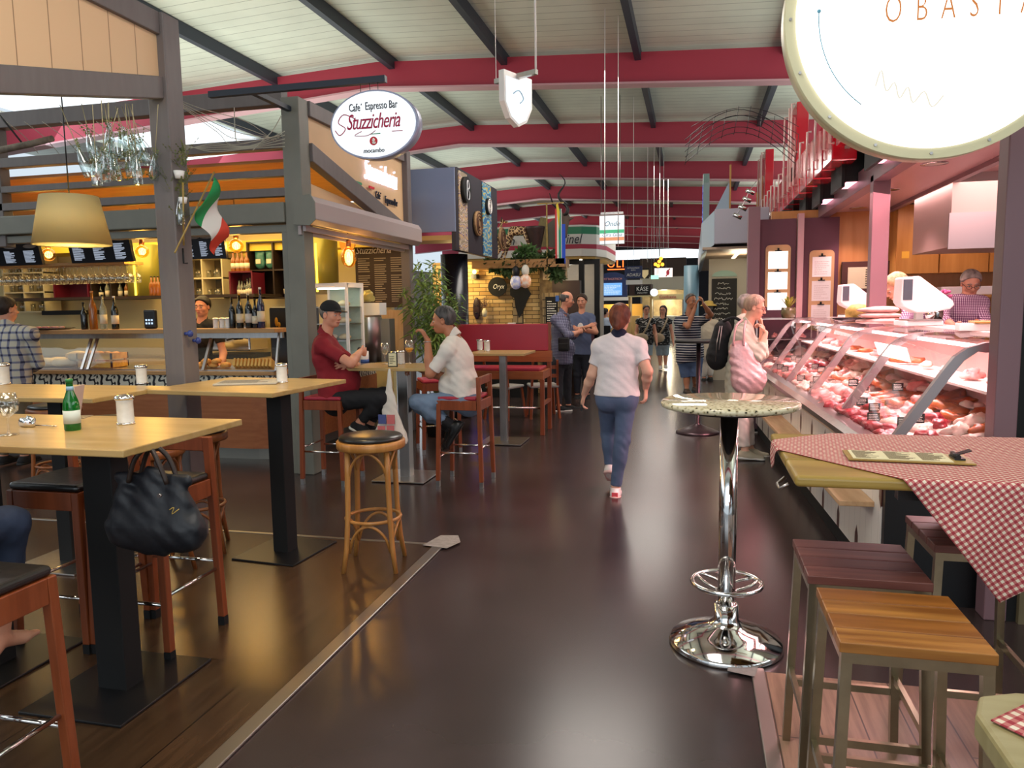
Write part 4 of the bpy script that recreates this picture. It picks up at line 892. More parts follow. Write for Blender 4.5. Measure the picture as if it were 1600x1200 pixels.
# ---------------------------------------------------------------- next stall on the right
t = thing('lilac_fascia_stall', 'pale lilac fascia box of the stall beyond the butcher', 'stall', (.0, 12.6, 0))
B().box(.32, 1.15, .0, 9, 2.5, 3.05).ob('fascia_box', mat('lilac_grey_paint', 'a8a4b0', .4), t, .01)
b = B(); b.prism([(.32, 2.5), (.32, 3.05), (.12, 2.85), (.12, 2.35)], 'y', .2, 9); b.ob('side_fascia', mat('pale_blue_light_box', 'b8c8d0', .3), t)
B().box(.14, 1.2, .1, 9, 2.42, 2.46).ob('soffit', mat('sand_soffit', 'b8a088', .5), t)
B().box(.3, 1.2, 3.0, 3.1, 0, 2.42).ob('end_wall', mat('cream_grey_wall', 'b8ae9c', .5), t)
for k in range(7):
    B().cyl((.75 - .0 * k, .6 + k * .35, 2.405), (.75, .6 + k * .35, 2.419), .035, n=10).ob('downlight_glass', emis('warm_spot', 'ffe8c0', 9), t)
point('stall_fill', (.8, 14.0, 2.2), 25, (1, .85, .6), .2)
t = thing('chalkboard', 'tall chalkboard with handwritten specials beyond the butcher stall', 'chalkboard', (.60, 15.55, 1.55)); B().box(-.24, .24, 0, .03, -.62, .48).ob('board', mat('chalkboard_black', '23211f', .7), t)
b = B(); rn = random.Random(2)
for k in range(10):
    z = .38 - k * .1; x = -.2 + rn.uniform(0, .08); pts = []
    while x < .2 - rn.uniform(0, .12): pts.append((x, -.004, z + rn.uniform(-.022, .028))); x += .014
    b.tube(pts, .005, 4)
b.ob('chalk_writing', M_printw, t); b = B(); b.prism([(-.24 + .24 * (1 - math.cos(a)), .12 * math.sin(a)) for a in np.linspace(0, math.pi, 12)], 'y', .01, .03); b.ob('arched_header', mat('mint_header', '9ab8a8', .5), t, 0).location = (0, 0, .52)
t = thing('blue_banner_sign', 'tall pale green and blue rounded banner sign on the lilac stall', 'sign', (.17, 15.5, 2.9)); b = B(); b.prism([(0, -.1), (.9, -.1), (.9, 1.1), (.7, 1.25), (.3, 1.22), (0, 1.0)], 'x', 0, .12); b.ob('panel', mat('mint_panel', '9ab4b4', .4), t)
b = B(); rn = random.Random(6)
for k in range(7): b.box(-.01, .0, .12, .6, .05 + k * .14, .14 + k * .14)
b.ob('blue_lettering', mat('blue_lettering', '3a5ac8', .4, emit='4060d8', es=.4), t)
t = thing('flag_banner', 'pale triangular pennant on a brown pole behind the lilac box', 'banner', (.62, 14.5, 3.05)); b = B(); b.box(0, .03, 0, .03, 0, 1.0); b.ob('pole', M_cab, t); b = B(); b.prism([(-.35, 0), (0, 0), (0, .7)], 'y', .01, .02); b.ob('cloth', mat('pale_blue_cloth', 'a8b8c8', .7), t)
# ================================================================ SIGNS
M_sign = emis('lit_sign_face', 'f4fbff', 1.15); M_signrim = mat('grey_sign_rim', '9aa0b8', .35, .3)
M_ink = mat('dark_ink', '202434', .5); M_inkr = mat('crimson_ink', 'b01848', .5); M_rt = (R(90), 0, 0)
t = thing('oval_light_box_sign', 'lit oval espresso bar sign hanging from a black bar on the timber post', 'sign', (-2.5, 5.75, 3.04))
def oval(rx, rz, y0, y1, n=48): return B().prism([(rx * math.cos(a), rz * math.sin(a)) for a in np.linspace(0, 2 * math.pi, n + 1)[:-1]], 'y', y0, y1, True)
oval(.375, .268, .0, .11).ob('rim', M_signrim, t); oval(.36, .255, -.006, .0).ob('face', M_sign, t); oval(.36, .255, .11, .116).ob('face', M_sign, t)
text("Cafe´", .085, M_ink, t, (-.145, -.010, .135), M_rt, sx=.62); text("Espresso Bar", .085, M_ink, t, (.075, -.010, .14), M_rt, sx=.62); text("Stuzzicheria", .17, M_inkr, t, (-.0, -.010, .02), M_rt, shear=.35, sx=.62, spacing=.92)
text("mocambo", .05, M_ink, t, (0, -.010, -.205), M_rt, shear=.2, sx=.9)
b = B(); stroke(b, [(-.15, -.01, .05), (-.25, -.01, .09), (-.30, -.01, .03), (-.24, -.01, -.02), (-.29, -.01, -.07), (-.33, -.01, -.03)], .004); stroke(b, [(-.1, -.01, -.05), (-.16, -.01, -.08), (-.05, -.01, -.085), (.02, -.01, -.05)], .003); b.ob('lettering_swash', M_inkr, t)
B().prism([(.034 * math.cos(a), -.13 + .034 * math.sin(a)) for a in np.linspace(0, 6.28, 24)[:-1]], 'y', -.01, -.006).ob('emblem', mat('logo_red', 'd02838', .5), t)
b = B(); b.ell((.0, -.011, -.122), (.014, .002, .016), 8); b.ell((.004, -.011, -.145), (.018, .002, .01), 8); b.ob('emblem_head', M_whitem, t)
B().box(-.03, .06, -.01, -.006, -.078, -.072).ob('green_dash', mat('logo_green', '3a9060', .5), t); B().box(.16, .25, -.01, -.006, -.068, -.062).ob('red_dash', M_inkr, t)
b = B(); b.box(-1.5, .1, .02, .07, .33, .38); b.box(-1.12, -1.07, .07, .66, .33, .37); b.ob('hanging_bar', M_purl, t); b = B(); [b.cyl((x, .045, .24), (x, .045, .34), .003, n=5) for x in (-.12, -.04, .03)]; b.ob('hanger', M_black, t)
# big round sign top right
t = thing('round_light_box_sign', 'huge glowing round restaurant sign cut off at the top right corner', 'sign', PY(1465, 14, 3.35))
t.rotation_euler = (0, 0, R(4)); rr_ = .565
B().prism([(rr_ * math.cos(a), rr_ * math.sin(a)) for a in np.linspace(0, 2 * math.pi, 97)[:-1]], 'y', 0, .09, True).ob('rim', mat('cream_sign_rim', 'c8c4a0', .4), t)
B().prism([(rr_ * .93 * math.cos(a), rr_ * .93 * math.sin(a)) for a in np.linspace(0, 2 * math.pi, 97)[:-1]], 'y', -.01, -.002, True).ob('face', emis('bright_sign_face', 'fff8ee', 2.4), t)
text('OBASTA', .15, emis('orange_lit_letter', 'f09858', .75), t, (.07, -.018, .0), M_rt, sx=.55, spacing=2.1, ext=.002, offset=-.003)
b = B(); b.tube([(.44 * math.cos(a), -.014, .44 * math.sin(a)) for a in np.linspace(R(178), R(232), 24)], .002, 4); b.ell((-.44, -.014, .02), (.008, .003, .008), 8); b.ob('thin_ring', mat('teal_line', '60a0b8', .5), t)
b = B(); [b.cyl((rr_ * .965 * math.cos(a), -.006, rr_ * .965 * math.sin(a)), (rr_ * .965 * math.cos(a), 0, rr_ * .965 * math.sin(a)), .006, n=8) for a in np.linspace(0, 6.28, 17)]; b.ob('rim_screw', M_steel, t)
b = B(); stroke(b, [(-.22, -.014, -.28), (-.2, -.014, -.22), (-.18, -.014, -.3), (-.15, -.014, -.27), (-.13, -.014, -.33), (-.1, -.014, -.29), (-.08, -.014, -.35), (-.04, -.014, -.31), (-.01, -.014, -.37), (.03, -.014, -.33)], .003); b.ob('faint_script', emis('faint_grey_letter', 'f0ead8', 1.0), t)
b = B(); [b.cyl((x, .045, .4), (x, .045, 3.0), .006, n=6) for x in (-.3, .3)]; b.ob('hanger', M_steel, t)
# neon and small print on the espresso gable
t = thing('neon_script_sign', 'white glowing script neon on the cream gable of the espresso bar', 'sign', PX(590, 272, -3.5)); 
text('Stuzzicheria', .34, emis('white_neon', 'e4dcff', 3.5), t, (.0, .1, .0), (R(90), 0, R(90)), shear=.35, sx=.56, ext=.012, offset=-.006, name='neon_lettering')
text('Cafe´', .12, M_ink, t, (.0, .0, -.24), (R(90), 0, R(90)), sx=.6, ext=.006); text('Espresso Bar', .12, M_ink, t, (.0, .38, -.26), (R(90), 0, R(90)), sx=.6, ext=.006)
B().box(0, .01, -.62, -.45, -.19, -.165).ob('green_stripe', MATS['logo_green'], t); B().box(0, .01, -.26, -.12, -.19, -.165).ob('red_stripe', MATS['logo_red'], t)
# hanging small light box and its bar above the aisle
t = thing('blade_sign', 'small lit arched blade sign hanging edge-on from cables above the aisle', 'sign', PY(806, 150, 8.2)); t.rotation_euler = (0, 0, R(66))
b = B(); b.prism([(-.25, .22), (.25, .22), (.25, -.1), (.15, -.26), (0, -.33), (-.15, -.26), (-.25, -.1)], 'y', -.035, .035); b.ob('housing', M_white, t)
b = B(); b.prism([(-.22, .16), (.22, .16), (.22, -.1), (.13, -.24), (0, -.3), (-.13, -.24), (-.22, -.1)], 'y', -.04, -.036); b.prism([(-.22, .16), (.22, .16), (.22, -.1), (.13, -.24), (0, -.3), (-.13, -.24), (-.22, -.1)], 'y', .036, .04); b.ob('face', M_sign, t)
b = B(); stroke(b, [(-.1, -.043, .0), (0, -.043, .05), (.08, -.043, -.02), (.02, -.043, -.08)], .006); stroke(b, [(-.1, .043, .0), (0, .043, .05), (.08, .043, -.02), (.02, .043, -.08)], .006); b.ob('script', mat('pale_blue_ink', '8ab0c8', .5), t)
b = B(); b.bar((.0, -.28, .2), (.0, .28, .2), .05); b.ob('cross_bar', M_steel, t)
b = B(); b.cyl((0, -.27, .2), (0, -.27, 2.3), .012, n=6); b.cyl((0, .27, .2), (0, .27, 2.3), .004, n=6); b.ob('cable', M_whitem, t)
# thin cables hanging in the aisle
cb = thing('hanging_cables', 'bundle of thin white cables dropping from the roof above the far aisle', 'cables', (-.3, 15, 5.2))
for (u, v0, v1, y) in ((945, 0, 385, 10.5), (966, 0, 385, 10.8), (990, 70, 400, 15), (1012, 230, 410, 17), (1022, 230, 410, 18), (1031, 230, 400, 19), (1037, 230, 390, 20), (1044, 280, 400, 20)):
    a_, c_ = Vector(PY(u, v0, y)), Vector(PY(u, v1, y)); a_.z = min(a_.z, 5.5); B().cyl(a_ - cb.location, c_ - cb.location, .006, n=5).ob('cable', M_whitem, cb)
# wire mesh arch above the neon sign
t = thing('wire_mesh_arch', 'curved dark wire mesh arch hanging left of the red neon letters', 'wire arch', PY(1150, 220, 9)); o_ = t.location.copy(); b = B()
for k in range(5):
    b.tube([Vector(PY(1070 + 172 * q, 255 - k * 9 - 48 * math.sin(q * math.pi), 9)) - o_ for q in np.linspace(0, 1, 14)], .004, 4)
for q in np.linspace(0, 1, 10):
    b.tube([Vector(PY(1070 + 172 * q, 258 - 48 * math.sin(q * math.pi), 9)) - o_, Vector(PY(1080 + 168 * q, 210 - 45 * math.sin(q * math.pi), 9)) - o_], .003, 4)
for k in range(2): b.tube([Vector(PY(1080 + 168 * q, 210 - k * 12 - 30 * math.sin(q * math.pi), 9)) - o_ for q in np.linspace(0, 1, 14)], .003, 4)
b.ob('wire', M_black, t)
# ================================================================ FAR STALLS
t = thing('curved_fascia_kiosk', 'kiosk with curved green white and red fascia and dark glazed corner beyond the african bar', 'kiosk', (0, 0, 0))
def fpoly(y0): return [(-5.2, y0 - .1), (-3.2, y0 - .05), (-2.4, y0), (-2.1, y0 + .25), (-1.95, y0 + .9), (-1.95, y0 + 3), (-5.2, y0 + 3)]
for z0, z1, m in ((2.62, 2.78, mat('fascia_white', 'e0dcd4', .4)), (2.78, 2.88, mat('fascia_red', 'b02a44', .4)), (2.88, 3.1, MATS['fascia_white']), (3.1, 3.26, mat('fascia_green', '2c8058', .4)), (3.26, 3.3, MATS['fascia_white'])):
    B().prism(fpoly(16.6), 'z', z0, z1).ob('fascia_band', m, t)
B().prism([(x + (.05 if x < -5 else -.03), y + .05) for x, y in fpoly(16.6)], 'z', 2.56, 2.62).ob('soffit', mat('golden_soffit', 'c8a050', .4), t)
text('ia Tinel', .3, M_ink, t, (-2.75, 16.5, 2.98), (R(90), 0, R(3)), shear=.3, sx=.8, ext=.01); text('sitzen', .28, M_ink, t, (-4.15, 16.48, 2.98), (R(90), 0, 0), shear=.3, sx=.8, ext=.01)
for x in (-3.0, -2.45, -2.1): B().box(x - .06, x + .06, 16.9, 17.02, 0, 2.56).ob('frame_post', M_black, t)
B().box(-3.0, -2.1, 16.92, 17.0, 2.45, 2.56).ob('frame_head', M_black, t)
b = B(); b.quad([(-3, 16.95, .9), (-2.1, 16.95, .9), (-2.1, 16.95, 2.45), (-3, 16.95, 2.45)]); b.ob('glazing', GLASS, t, fix=False)
B().box(-5.2, -2.1, 16.9, 17.0, 0, .95).ob('base_panel', M_plum, t); B().box(-5.2, -2.2, 19, 19.1, 0, 2.6).ob('rear_wall', M_hall, t)
rn = random.Random(4)
for k in range(9): B().cyl((rn.uniform(-3.6, -2.2), 16.75 + rn.uniform(0, 1.2), 2.548), (rn.uniform(-3.6, -2.2) * 0 + 0, 0, 0), .0001, n=3) if False else None
for k in range(9):
    x, y = -3.6 + 1.35 * ((k * .37) % 1), 16.8 + 1.3 * ((k * .61) % 1); B().cyl((x, y, 2.545), (x, y, 2.559), .03, n=10).ob('spot_glass', MATS['warm_spot'], t)
point('kiosk_light', (-3, 17.9, 2.2), 40, (1, .9, .75), .2)
# blue oven bar with rounded top and screen
t = thing('blue_arched_stall', 'dark blue arched stall front with bright menu screen at the end of the aisle', 'stall', (PY(957, 450, 32)[0], 32.0, 0))
def arch(w, z0, z1, n=20): return [(-w, z0), (w, z0)] + [(w * math.cos(a), z1 - w * .6 + w * .6 * math.sin(a)) for a in np.linspace(0, math.pi, n)]
B().prism(arch(.62, 1.82, 2.85), 'y', 0, .1).ob('arched_panel', mat('navy_panel', '26345c', .4), t); B().box(-.4, .4, -.03, 0, 1.88, 2.4).ob('screen', emis('blue_menu_screen', '78b0f0', 1.2), t)
b = B(); rn = random.Random(9); writing(b, -.34, .34, 1.92, 2.3, 9, rn, -.035, .35); b.ob('screen_text', emis('screen_white_text', 'e8f4ff', 1.2), t)
text('MITTAGSTISCH', .13, mat('pale_red_ink', 'd89898', .5), t, (0, -.02, 2.56), M_rt, sx=.9)
b = B(); b.box(-.75, .7, -.1, .5, 1.66, 1.8); b.ob('counter_head', M_whitem, t); B().box(-1.15, 1.15, 0, .6, 0, 1.0).ob('counter', M_tan, t)
B().box(-1.15, 1.15, 1.6, 1.7, 0, 1.5).ob('rear_shelf_wall', mat('amber_lit_wall', 'd8a850', .5), t); point('oven_light', (PY(957, 450, 32)[0], 32.9, 1.5), 50, (1, .75, .35), .2)
t = thing('orange_letter_sign', 'glowing orange neon letters above the blue arched stall', 'sign', PY(962, 413, 33)); text('OLI', .42, emis('orange_neon', 'ff6028', 4), t, (0, 0, 0), M_rt, ext=.03, spacing=1.2)
B().box(-.35, .4, -.02, .02, -.24, -.2).ob('neon_underline', MATS['orange_neon'], t)
t = thing('blue_restaurant_sign', 'navy sign board with two small white lines above larger white letters', 'sign', PY(985, 426, 26)); B().box(-.2, .4, 0, .05, -.2, .22).ob('board', MATS['navy_panel'], t, .004)
text('MITTAGSTISCH', .07, M_printw, t, (.1, -.006, .15), M_rt, sx=.85); text('BISTRO', .06, M_printw, t, (.1, -.006, .08), M_rt, sx=.8); text('ADASU', .15, M_printw, t, (.1, -.006, -.08), M_rt, sx=.95, shear=.1)
B().box(-.15, .4, 0, .05, -.4, -.25).ob('white_plate', M_whitem, t)
t = thing('cheese_stall_sign', 'dark brown box sign reading KÄSE at the end of the aisle', 'sign', PY(1000, 453, 30)); B().box(-.42, .46, 0, .8, -.22, .22).ob('sign_box', mat('dark_brown_box', '3a2620', .5), t, .01)
B().box(-.2, .38, -.02, 0, -.17, .17).ob('black_panel', M_blackm, t); text('KÄSE', .24, M_printw, t, (.09, -.028, .03), M_rt, sx=.85, ext=.006); text('SPEZIALITÄTEN', .07, M_printw, t, (.09, -.028, -.12), M_rt, sx=.8)
b = B(); b.box(-.48, .5, -.05, .85, -.27, -.22); b.ob('lit_edge', mat('cream_edge', 'd8c890', .5), t); B().box(-.45, -.37, 0, .8, -2.0, -.27).ob('post', M_tan, t); B().box(.38, .46, 0, .8, -2.0, -.27).ob('post', M_tan, t)
t = thing('square_light_box_sign', 'square lit sign with green and orange bands hanging in the middle of the hall', 'sign', PY(956, 359, 13.5)); B().box(-.22, .22, 0, .06, -.25, .25).ob('housing', M_white, t, .004)
B().box(-.215, .215, -.005, 0, -.245, .245).ob('face', M_sign, t); B().box(-.215, .215, -.009, -.005, -.06, .0).ob('green_band', mat('lit_green', '50b888', .5, emit='50c890', es=.5), t); B().box(-.215, .215, -.009, -.005, -.19, -.13).ob('orange_band', mat('lit_orange', 'f0a880', .5, emit='f0a070', es=.5), t)
text('Onde', .12, mat('pale_blue_ink', '8ab0c8'), t, (0, -.012, .1), M_rt, shear=.3, ext=.002); text('Cira Gina', .09, M_signrim, t, (0, -.012, -.09), M_rt, shear=.3, ext=.002)
b = B(); b.box(-.2, .2, .01, .05, .27, .31); b.cyl((-.19, .03, .3), (-.19, .03, 2.3), .006, n=5); b.cyl((.14, .03, .3), (.14, .03, 2.3), .006, n=5); b.ob('hanger', M_steel, t)
# rear stalls at the end of the hall
def plain_stall(lab, u0, u1, v0, v1, y, m, cm, sgn=None):
    p, q = PY(u0, v0, y), PY(u1, v1, y); t = thing('market_stall', lab, 'stall', (p[0], y, 0)); wd = q[0] - p[0]
    B().box(0, wd, 0, 1.2, q[2], p[2]).ob('fascia', m, t); B().box(0, wd, .1, .9, 0, 1.0).ob('counter', cm, t); B().box(0, wd, 1.9, 2.0, 0, q[2]).ob('rear_wall', mat('warm_shelf_wall', 'c8b080', .6, noise=.5, nscale=3), t)
    for x in (.03, wd - .1): B().box(x, x + .07, .05, .12, 1.0, q[2]).ob('post', M_hall, t)
    if sgn: text(sgn[0], sgn[1], sgn[2], t, (wd / 2, -.02, (p[2] + q[2]) / 2), M_rt, ext=.006)
    point('stall_lamp', (p[0] + wd / 2, y + 1.2, q[2] - .15), 60, (1, .85, .6), .15); return t
M_lt = mat('light_panel', 'b8b4a4', .5)
plain_stall('far grey panelled stall with round wall clock behind the cheese sign', 1000, 1072, 433, 452, 38, M_lt, M_lt)
plain_stall('far stall with a cream banner and red lettering beside the blue grey column', 1017, 1070, 460, 468, 31, mat('cream_banner', 'd8c890', .5), M_lt, ('Confiserie', .16, M_inkr))
plain_stall('far dim stall with dark sign boards under the bright end window', 1000, 1072, 404, 432, 44, mat('dim_brown_panel', '4a3c34', .6), M_tan)
o = B().cyl((-.05, 20, 0), (-.05, 20, 2.5), .19, n=28).ob('column_blue', mat('blue_grey_column', '64808c', .4)); struct(o)
t = thing('round_lamp_sign', 'small round white glowing sign right of the cheese sign', 'sign', PY(1022, 457, 27)); B().cyl((0, 0, 0), (0, .1, 0), .14, n=24).ob('housing', M_white, t); B().cyl((0, -.01, 0), (0, 0, 0), .125, n=24).ob('face', emis('white_round_glow', 'f0fbff', 2.5), t)
t = thing('neon_cluster', 'cluster of orange glowing bulbs hanging before the end wall', 'lamp', PY(1030, 410, 26)); b = B(); [b.ell((x * .6, 0, z * .6), .06, 8) for x, z in ((-.2, -.1), (0, .05), (.1, .22), (.18, -.12), (-.05, -.18))]; b.ob('bulb', emis('orange_bulb_glow', 'ff9028', 5), t); B().cyl((0, 0, .1), (0, 0, 1.9), .01, n=5).ob('cable', M_black, t)
t = thing('exit_sign', 'small green and white lit sign hanging before the far stalls', 'sign', PY(1023, 433, 24)); B().box(-.12, .12, 0, .05, -.06, .06).ob('box', emis('green_white_glow', 'a8e8c8', 1.6), t)
t = thing('red_figure_poster', 'bright poster with a red rearing figure under the end window', 'poster', PY(1037, 426, 34)); B().box(-.4, .38, 0, .04, -.2, .2).ob('panel', emis('pale_poster_glow', 'fff0e8', 1.3), t); b = B(); b.ell((.18, -.02, 0), (.07, .02, .12), 8); b.tube([(.18, -.02, .06), (.27, -.02, .17)], .025, 5); b.tube([(.16, -.02, -.06), (.1, -.02, -.17)], .025, 5); b.ob('red_figure', MATS['fascia_red'], t)
t = thing('crest_panel', 'dark panel with a pale shield crest beside the navy sign', 'panel', PY(1007, 427, 35)); B().box(-.2, .2, 0, .04, -.24, .24).ob('panel', M_blackm, t); b = B(); b.prism([(-.18, .15), (.18, .15), (.18, -.05), (0, -.25), (-.18, -.05)], 'y', -.02, 0); b.ob('shield', M_paper, t)

# suspension cables of the signs at the end of the aisle
for o in list(bpy.data.objects):
    if o.parent is None and o.name in ('exit_sign', 'blue_restaurant_sign', 'crest_panel', 'red_figure_poster', 'round_lamp_sign', 'orange_letter_sign', 'neon_cluster'):
        for x in (-.1, .1): B().cyl((x, .04, .1), (x, .04, 4.95 - o.location.z), .004, n=5).ob('cable', M_steel, o)
# ================================================================ PEOPLE (one continuous surface per body, grown from a distance field)
def nrm(v): v = np.asarray(v, float); return v / (np.linalg.norm(v) + 1e-12)
class Field:
    def __init__(s, lo, hi, res):
        s.lo = np.array(lo, np.float32); s.res = res; s.n = np.ceil((np.array(hi) - np.array(lo)) / res).astype(int) + 1
        s.f = np.full(s.n, .08, np.float32); s.ax = [s.lo[i] + res * np.arange(s.n[i], dtype=np.float32) for i in range(3)]
    def blk(s, lo, hi, pad):
        a = np.clip(np.floor((np.array(lo) - pad - s.lo) / s.res).astype(int), 0, s.n - 1); b = np.clip(np.ceil((np.array(hi) + pad - s.lo) / s.res).astype(int) + 1, 1, s.n)
        if np.any(b - a < 1): return None, None
        return tuple(slice(a[i], b[i]) for i in range(3)), np.meshgrid(*[s.ax[i][a[i]:b[i]] for i in range(3)], indexing='ij')
    def mix(s, sl, d, k, sub=False):
        f = s.f[sl]
        if sub:
            d = -d; h = np.clip(.5 - .5 * (f - d) / k, 0, 1); s.f[sl] = f * (1 - h) + d * h + k * h * (1 - h)
        else:
            h = np.clip(.5 + .5 * (f - d) / k, 0, 1); s.f[sl] = f * (1 - h) + d * h - k * h * (1 - h)
    def cone(s, p, q, r0, r1, k=.02, clip=None, flat=None, fl=.7, sub=False, wr=0):
        p = np.asarray(p, float); q = np.asarray(q, float); R_ = max(r0, r1); sl, g = s.blk(np.minimum(p, q) - R_, np.maximum(p, q) + R_, k + 2 * s.res)
        if sl is None: return s
        d = q - p; l2 = max(d @ d, 1e-9); X = [g[i] - p[i] for i in range(3)]; t = np.clip((X[0] * d[0] + X[1] * d[1] + X[2] * d[2]) / l2, 0, 1)
        Y = [X[i] - t * d[i] for i in range(3)]
        if flat is not None:
            f = np.asarray(flat, float); f = nrm(f - d * (f @ d) / l2); c = (Y[0] * f[0] + Y[1] * f[1] + Y[2] * f[2]) * (1 / fl - 1); Y = [Y[i] + c * f[i] for i in range(3)]
        r = r0 + (r1 - r0) * t; dd = np.sqrt(Y[0] ** 2 + Y[1] ** 2 + Y[2] ** 2) - r
        if flat is not None: dd = dd * (fl + 1) / 2
        if wr: dd = dd + wr * s.wrink(g)
        for c_ in (clip or []): 
            o, n = c_; dd = np.maximum(dd, (g[0] - o[0]) * n[0] + (g[1] - o[1]) * n[1] + (g[2] - o[2]) * n[2])
        s.mix(sl, dd, k, sub); return s
    def wrink(s, g):
        return np.sin(g[2] * 46 + 3 * np.sin(g[0] * 17 + g[1] * 13)) * np.sin(g[0] * 33 + g[2] * 21 + 2 * np.sin(g[1] * 19)) + .5 * np.sin(g[2] * 80 + g[0] * 60 + g[1] * 50)
    def ell(s, c, r, fr=None, k=.02, clip=None, sub=False, wr=0):
        c = np.asarray(c, float); m = max(r); sl, g = s.blk(c - m, c + m, k + 2 * s.res)
        if sl is None: return s
        X = [g[i] - c[i] for i in range(3)]
        if fr is not None: X = [X[0] * a[0] + X[1] * a[1] + X[2] * a[2] for a in fr]
        k0 = np.sqrt(sum((X[i] / r[i]) ** 2 for i in range(3))); k1 = np.sqrt(sum((X[i] / r[i] ** 2) ** 2 for i in range(3))) + 1e-9; dd = k0 * (k0 - 1) / k1
        if wr: dd = dd + wr * s.wrink(g)
        for o, n in (clip or []): dd = np.maximum(dd, (g[0] - o[0]) * n[0] + (g[1] - o[1]) * n[1] + (g[2] - o[2]) * n[2])
        s.mix(sl, dd, k, sub); return s
    def ob(s, name, m, parent):
        f = s.f; S_ = f < 0
        if not S_.any(): return None
        c = [S_[i:i + S_.shape[0] - 1, j:j + S_.shape[1] - 1, k:k + S_.shape[2] - 1] for i in (0, 1) for j in (0, 1) for k in (0, 1)]
        cnt = sum(x.astype(np.int8) for x in c); act = (cnt > 0) & (cnt < 8); I = np.argwhere(act); idx = np.full(act.shape, -1, np.int64); idx[act] = np.arange(len(I))
        V = np.array([[f[I[:, 0] + i, I[:, 1] + j, I[:, 2] + k] for k in (0, 1)] for i in (0, 1) for j in (0, 1)]).reshape(2, 2, 2, -1)
        P = np.zeros((len(I), 3)); N = np.zeros(len(I))
        for ax in range(3):
            for a in (0, 1):
                for b in (0, 1):
                    i0 = [a, b]; i0.insert(ax, 0); i1 = [a, b]; i1.insert(ax, 1); v0 = V[tuple(i0)]; v1 = V[tuple(i1)]; x = (v0 < 0) != (v1 < 0); t = np.where(x, v0 / np.where(x, v0 - v1, 1), 0)
                    p = np.zeros((len(I), 3)); p[:] = i0; p[:, ax] = t; P += p * x[:, None]; N += x
        P = (P / N[:, None] + I) * s.res + s.lo
        Fs = []
        for ax in range(3):
            a, b = [x for x in range(3) if x != ax]; s0 = [slice(None)] * 3; s1 = [slice(None)] * 3; s0[ax] = slice(0, -1); s1[ax] = slice(1, None)
            ch = S_[tuple(s0)] != S_[tuple(s1)]; E = np.argwhere(ch); E = E[(E[:, a] > 0) & (E[:, b] > 0) & (E[:, a] < act.shape[a]) & (E[:, b] < act.shape[b])]
            neg = S_[E[:, 0], E[:, 1], E[:, 2]]; q = []
            for da, db in ((0, 0), (1, 0), (1, 1), (0, 1)):
                e = E.copy(); e[:, a] -= da; e[:, b] -= db; q.append(idx[e[:, 0], e[:, 1], e[:, 2]])
            q = np.stack(q, 1); fl = neg if ax != 1 else ~neg; q[fl] = q[fl][:, ::-1]; q = q[:, ::-1]; Fs.append(q)
        Fq = np.concatenate(Fs); Fq = Fq[(Fq >= 0).all(1)]
        me = bpy.data.meshes.new(name); me.vertices.add(len(P)); me.vertices.foreach_set('co', P.astype(np.float32).ravel()); me.loops.add(len(Fq) * 4); me.polygons.add(len(Fq))
        me.loops.foreach_set('vertex_index', Fq.ravel().astype(np.int32)); me.polygons.foreach_set('loop_start', np.arange(0, len(Fq) * 4, 4, dtype=np.int32)); me.polygons.foreach_set('loop_total', np.full(len(Fq), 4, np.int32))
        me.polygons.foreach_set('use_smooth', np.ones(len(Fq), bool)); me.update(); me.validate(); me.materials.append(m); o = bpy.data.objects.new(name, me); C.objects.link(o); o.parent = parent; return o
def skinm(n, c, c2): return mat(n, c, .5, col2=c2, nscale=7, spec=.4)
SK = skinm('fair_skin', 'd89c80', 'c8876c'); SK2 = skinm('pale_skin', 'deb096', 'd09a82'); SK3 = skinm('tanned_skin', 'b87c5c', 'a86c4e')
M_eyew = mat('eye_white', 'b8aca2', .35); M_iris = mat('dark_iris', '20140e', .15); M_lip = mat('lip_colour', 'a85a50', .45)
def hairm(n, a, b): return mat(n, a, .55, col2=b, nscale=30, stretch=(1, 1, .25), bump=.4, bscale=60)
def cloth_m(n, c, rough=.85, **k): return mat(n, c, rough, bump=.25, bscale=18, **k)
def hand(F_, w, d, n, side, curl=.35, sp=.0, s=1.0, thumb=.6):
    """palm, four unequal bent fingers and a thumb leaving the side of the palm; d fingers' way, n palm's facing, side = +1 thumb along cross(d, n)"""
    w = np.asarray(w, float); d = nrm(d); n = nrm(np.asarray(n, float) - d * (np.asarray(n, float) @ d)); t = np.cross(d, n) * side
    kn = w + d * .085 * s
    F_.cone(w + d * .02 * s, kn - d * .012 * s, .034 * s, .037 * s, .012, flat=n, fl=.42)
    for i, (off, L_) in enumerate(((.030, .072), (.010, .08), (-.010, .074), (-.029, .058))):
        p = kn + t * off * s - n * 0; dd = nrm(d + t * off * (2 + sp * 12)); a = 0
        for j, fr in enumerate((.44, .32, .24)):
            a += curl * (1 if j else .7) * (1 + .12 * i); v = nrm(dd * math.cos(a) + n * math.sin(a)); q = p + v * L_ * fr * s; F_.cone(p, q, (.0088 - .0006 * j) * s, (.0082 - .0008 * j) * s, .004); p = q
    p = w + d * .025 * s + t * .024 * s; v = nrm(d * .7 + t * (.75 - thumb * .3) + n * .35 * thumb); q = p + v * .042 * s; F_.cone(p, q, .014 * s, .0105 * s, .008); v = nrm(d * .9 + t * .2 + n * .5 * thumb); F_.cone(q, q + v * .03 * s, .0102 * s, .008 * s, .004)
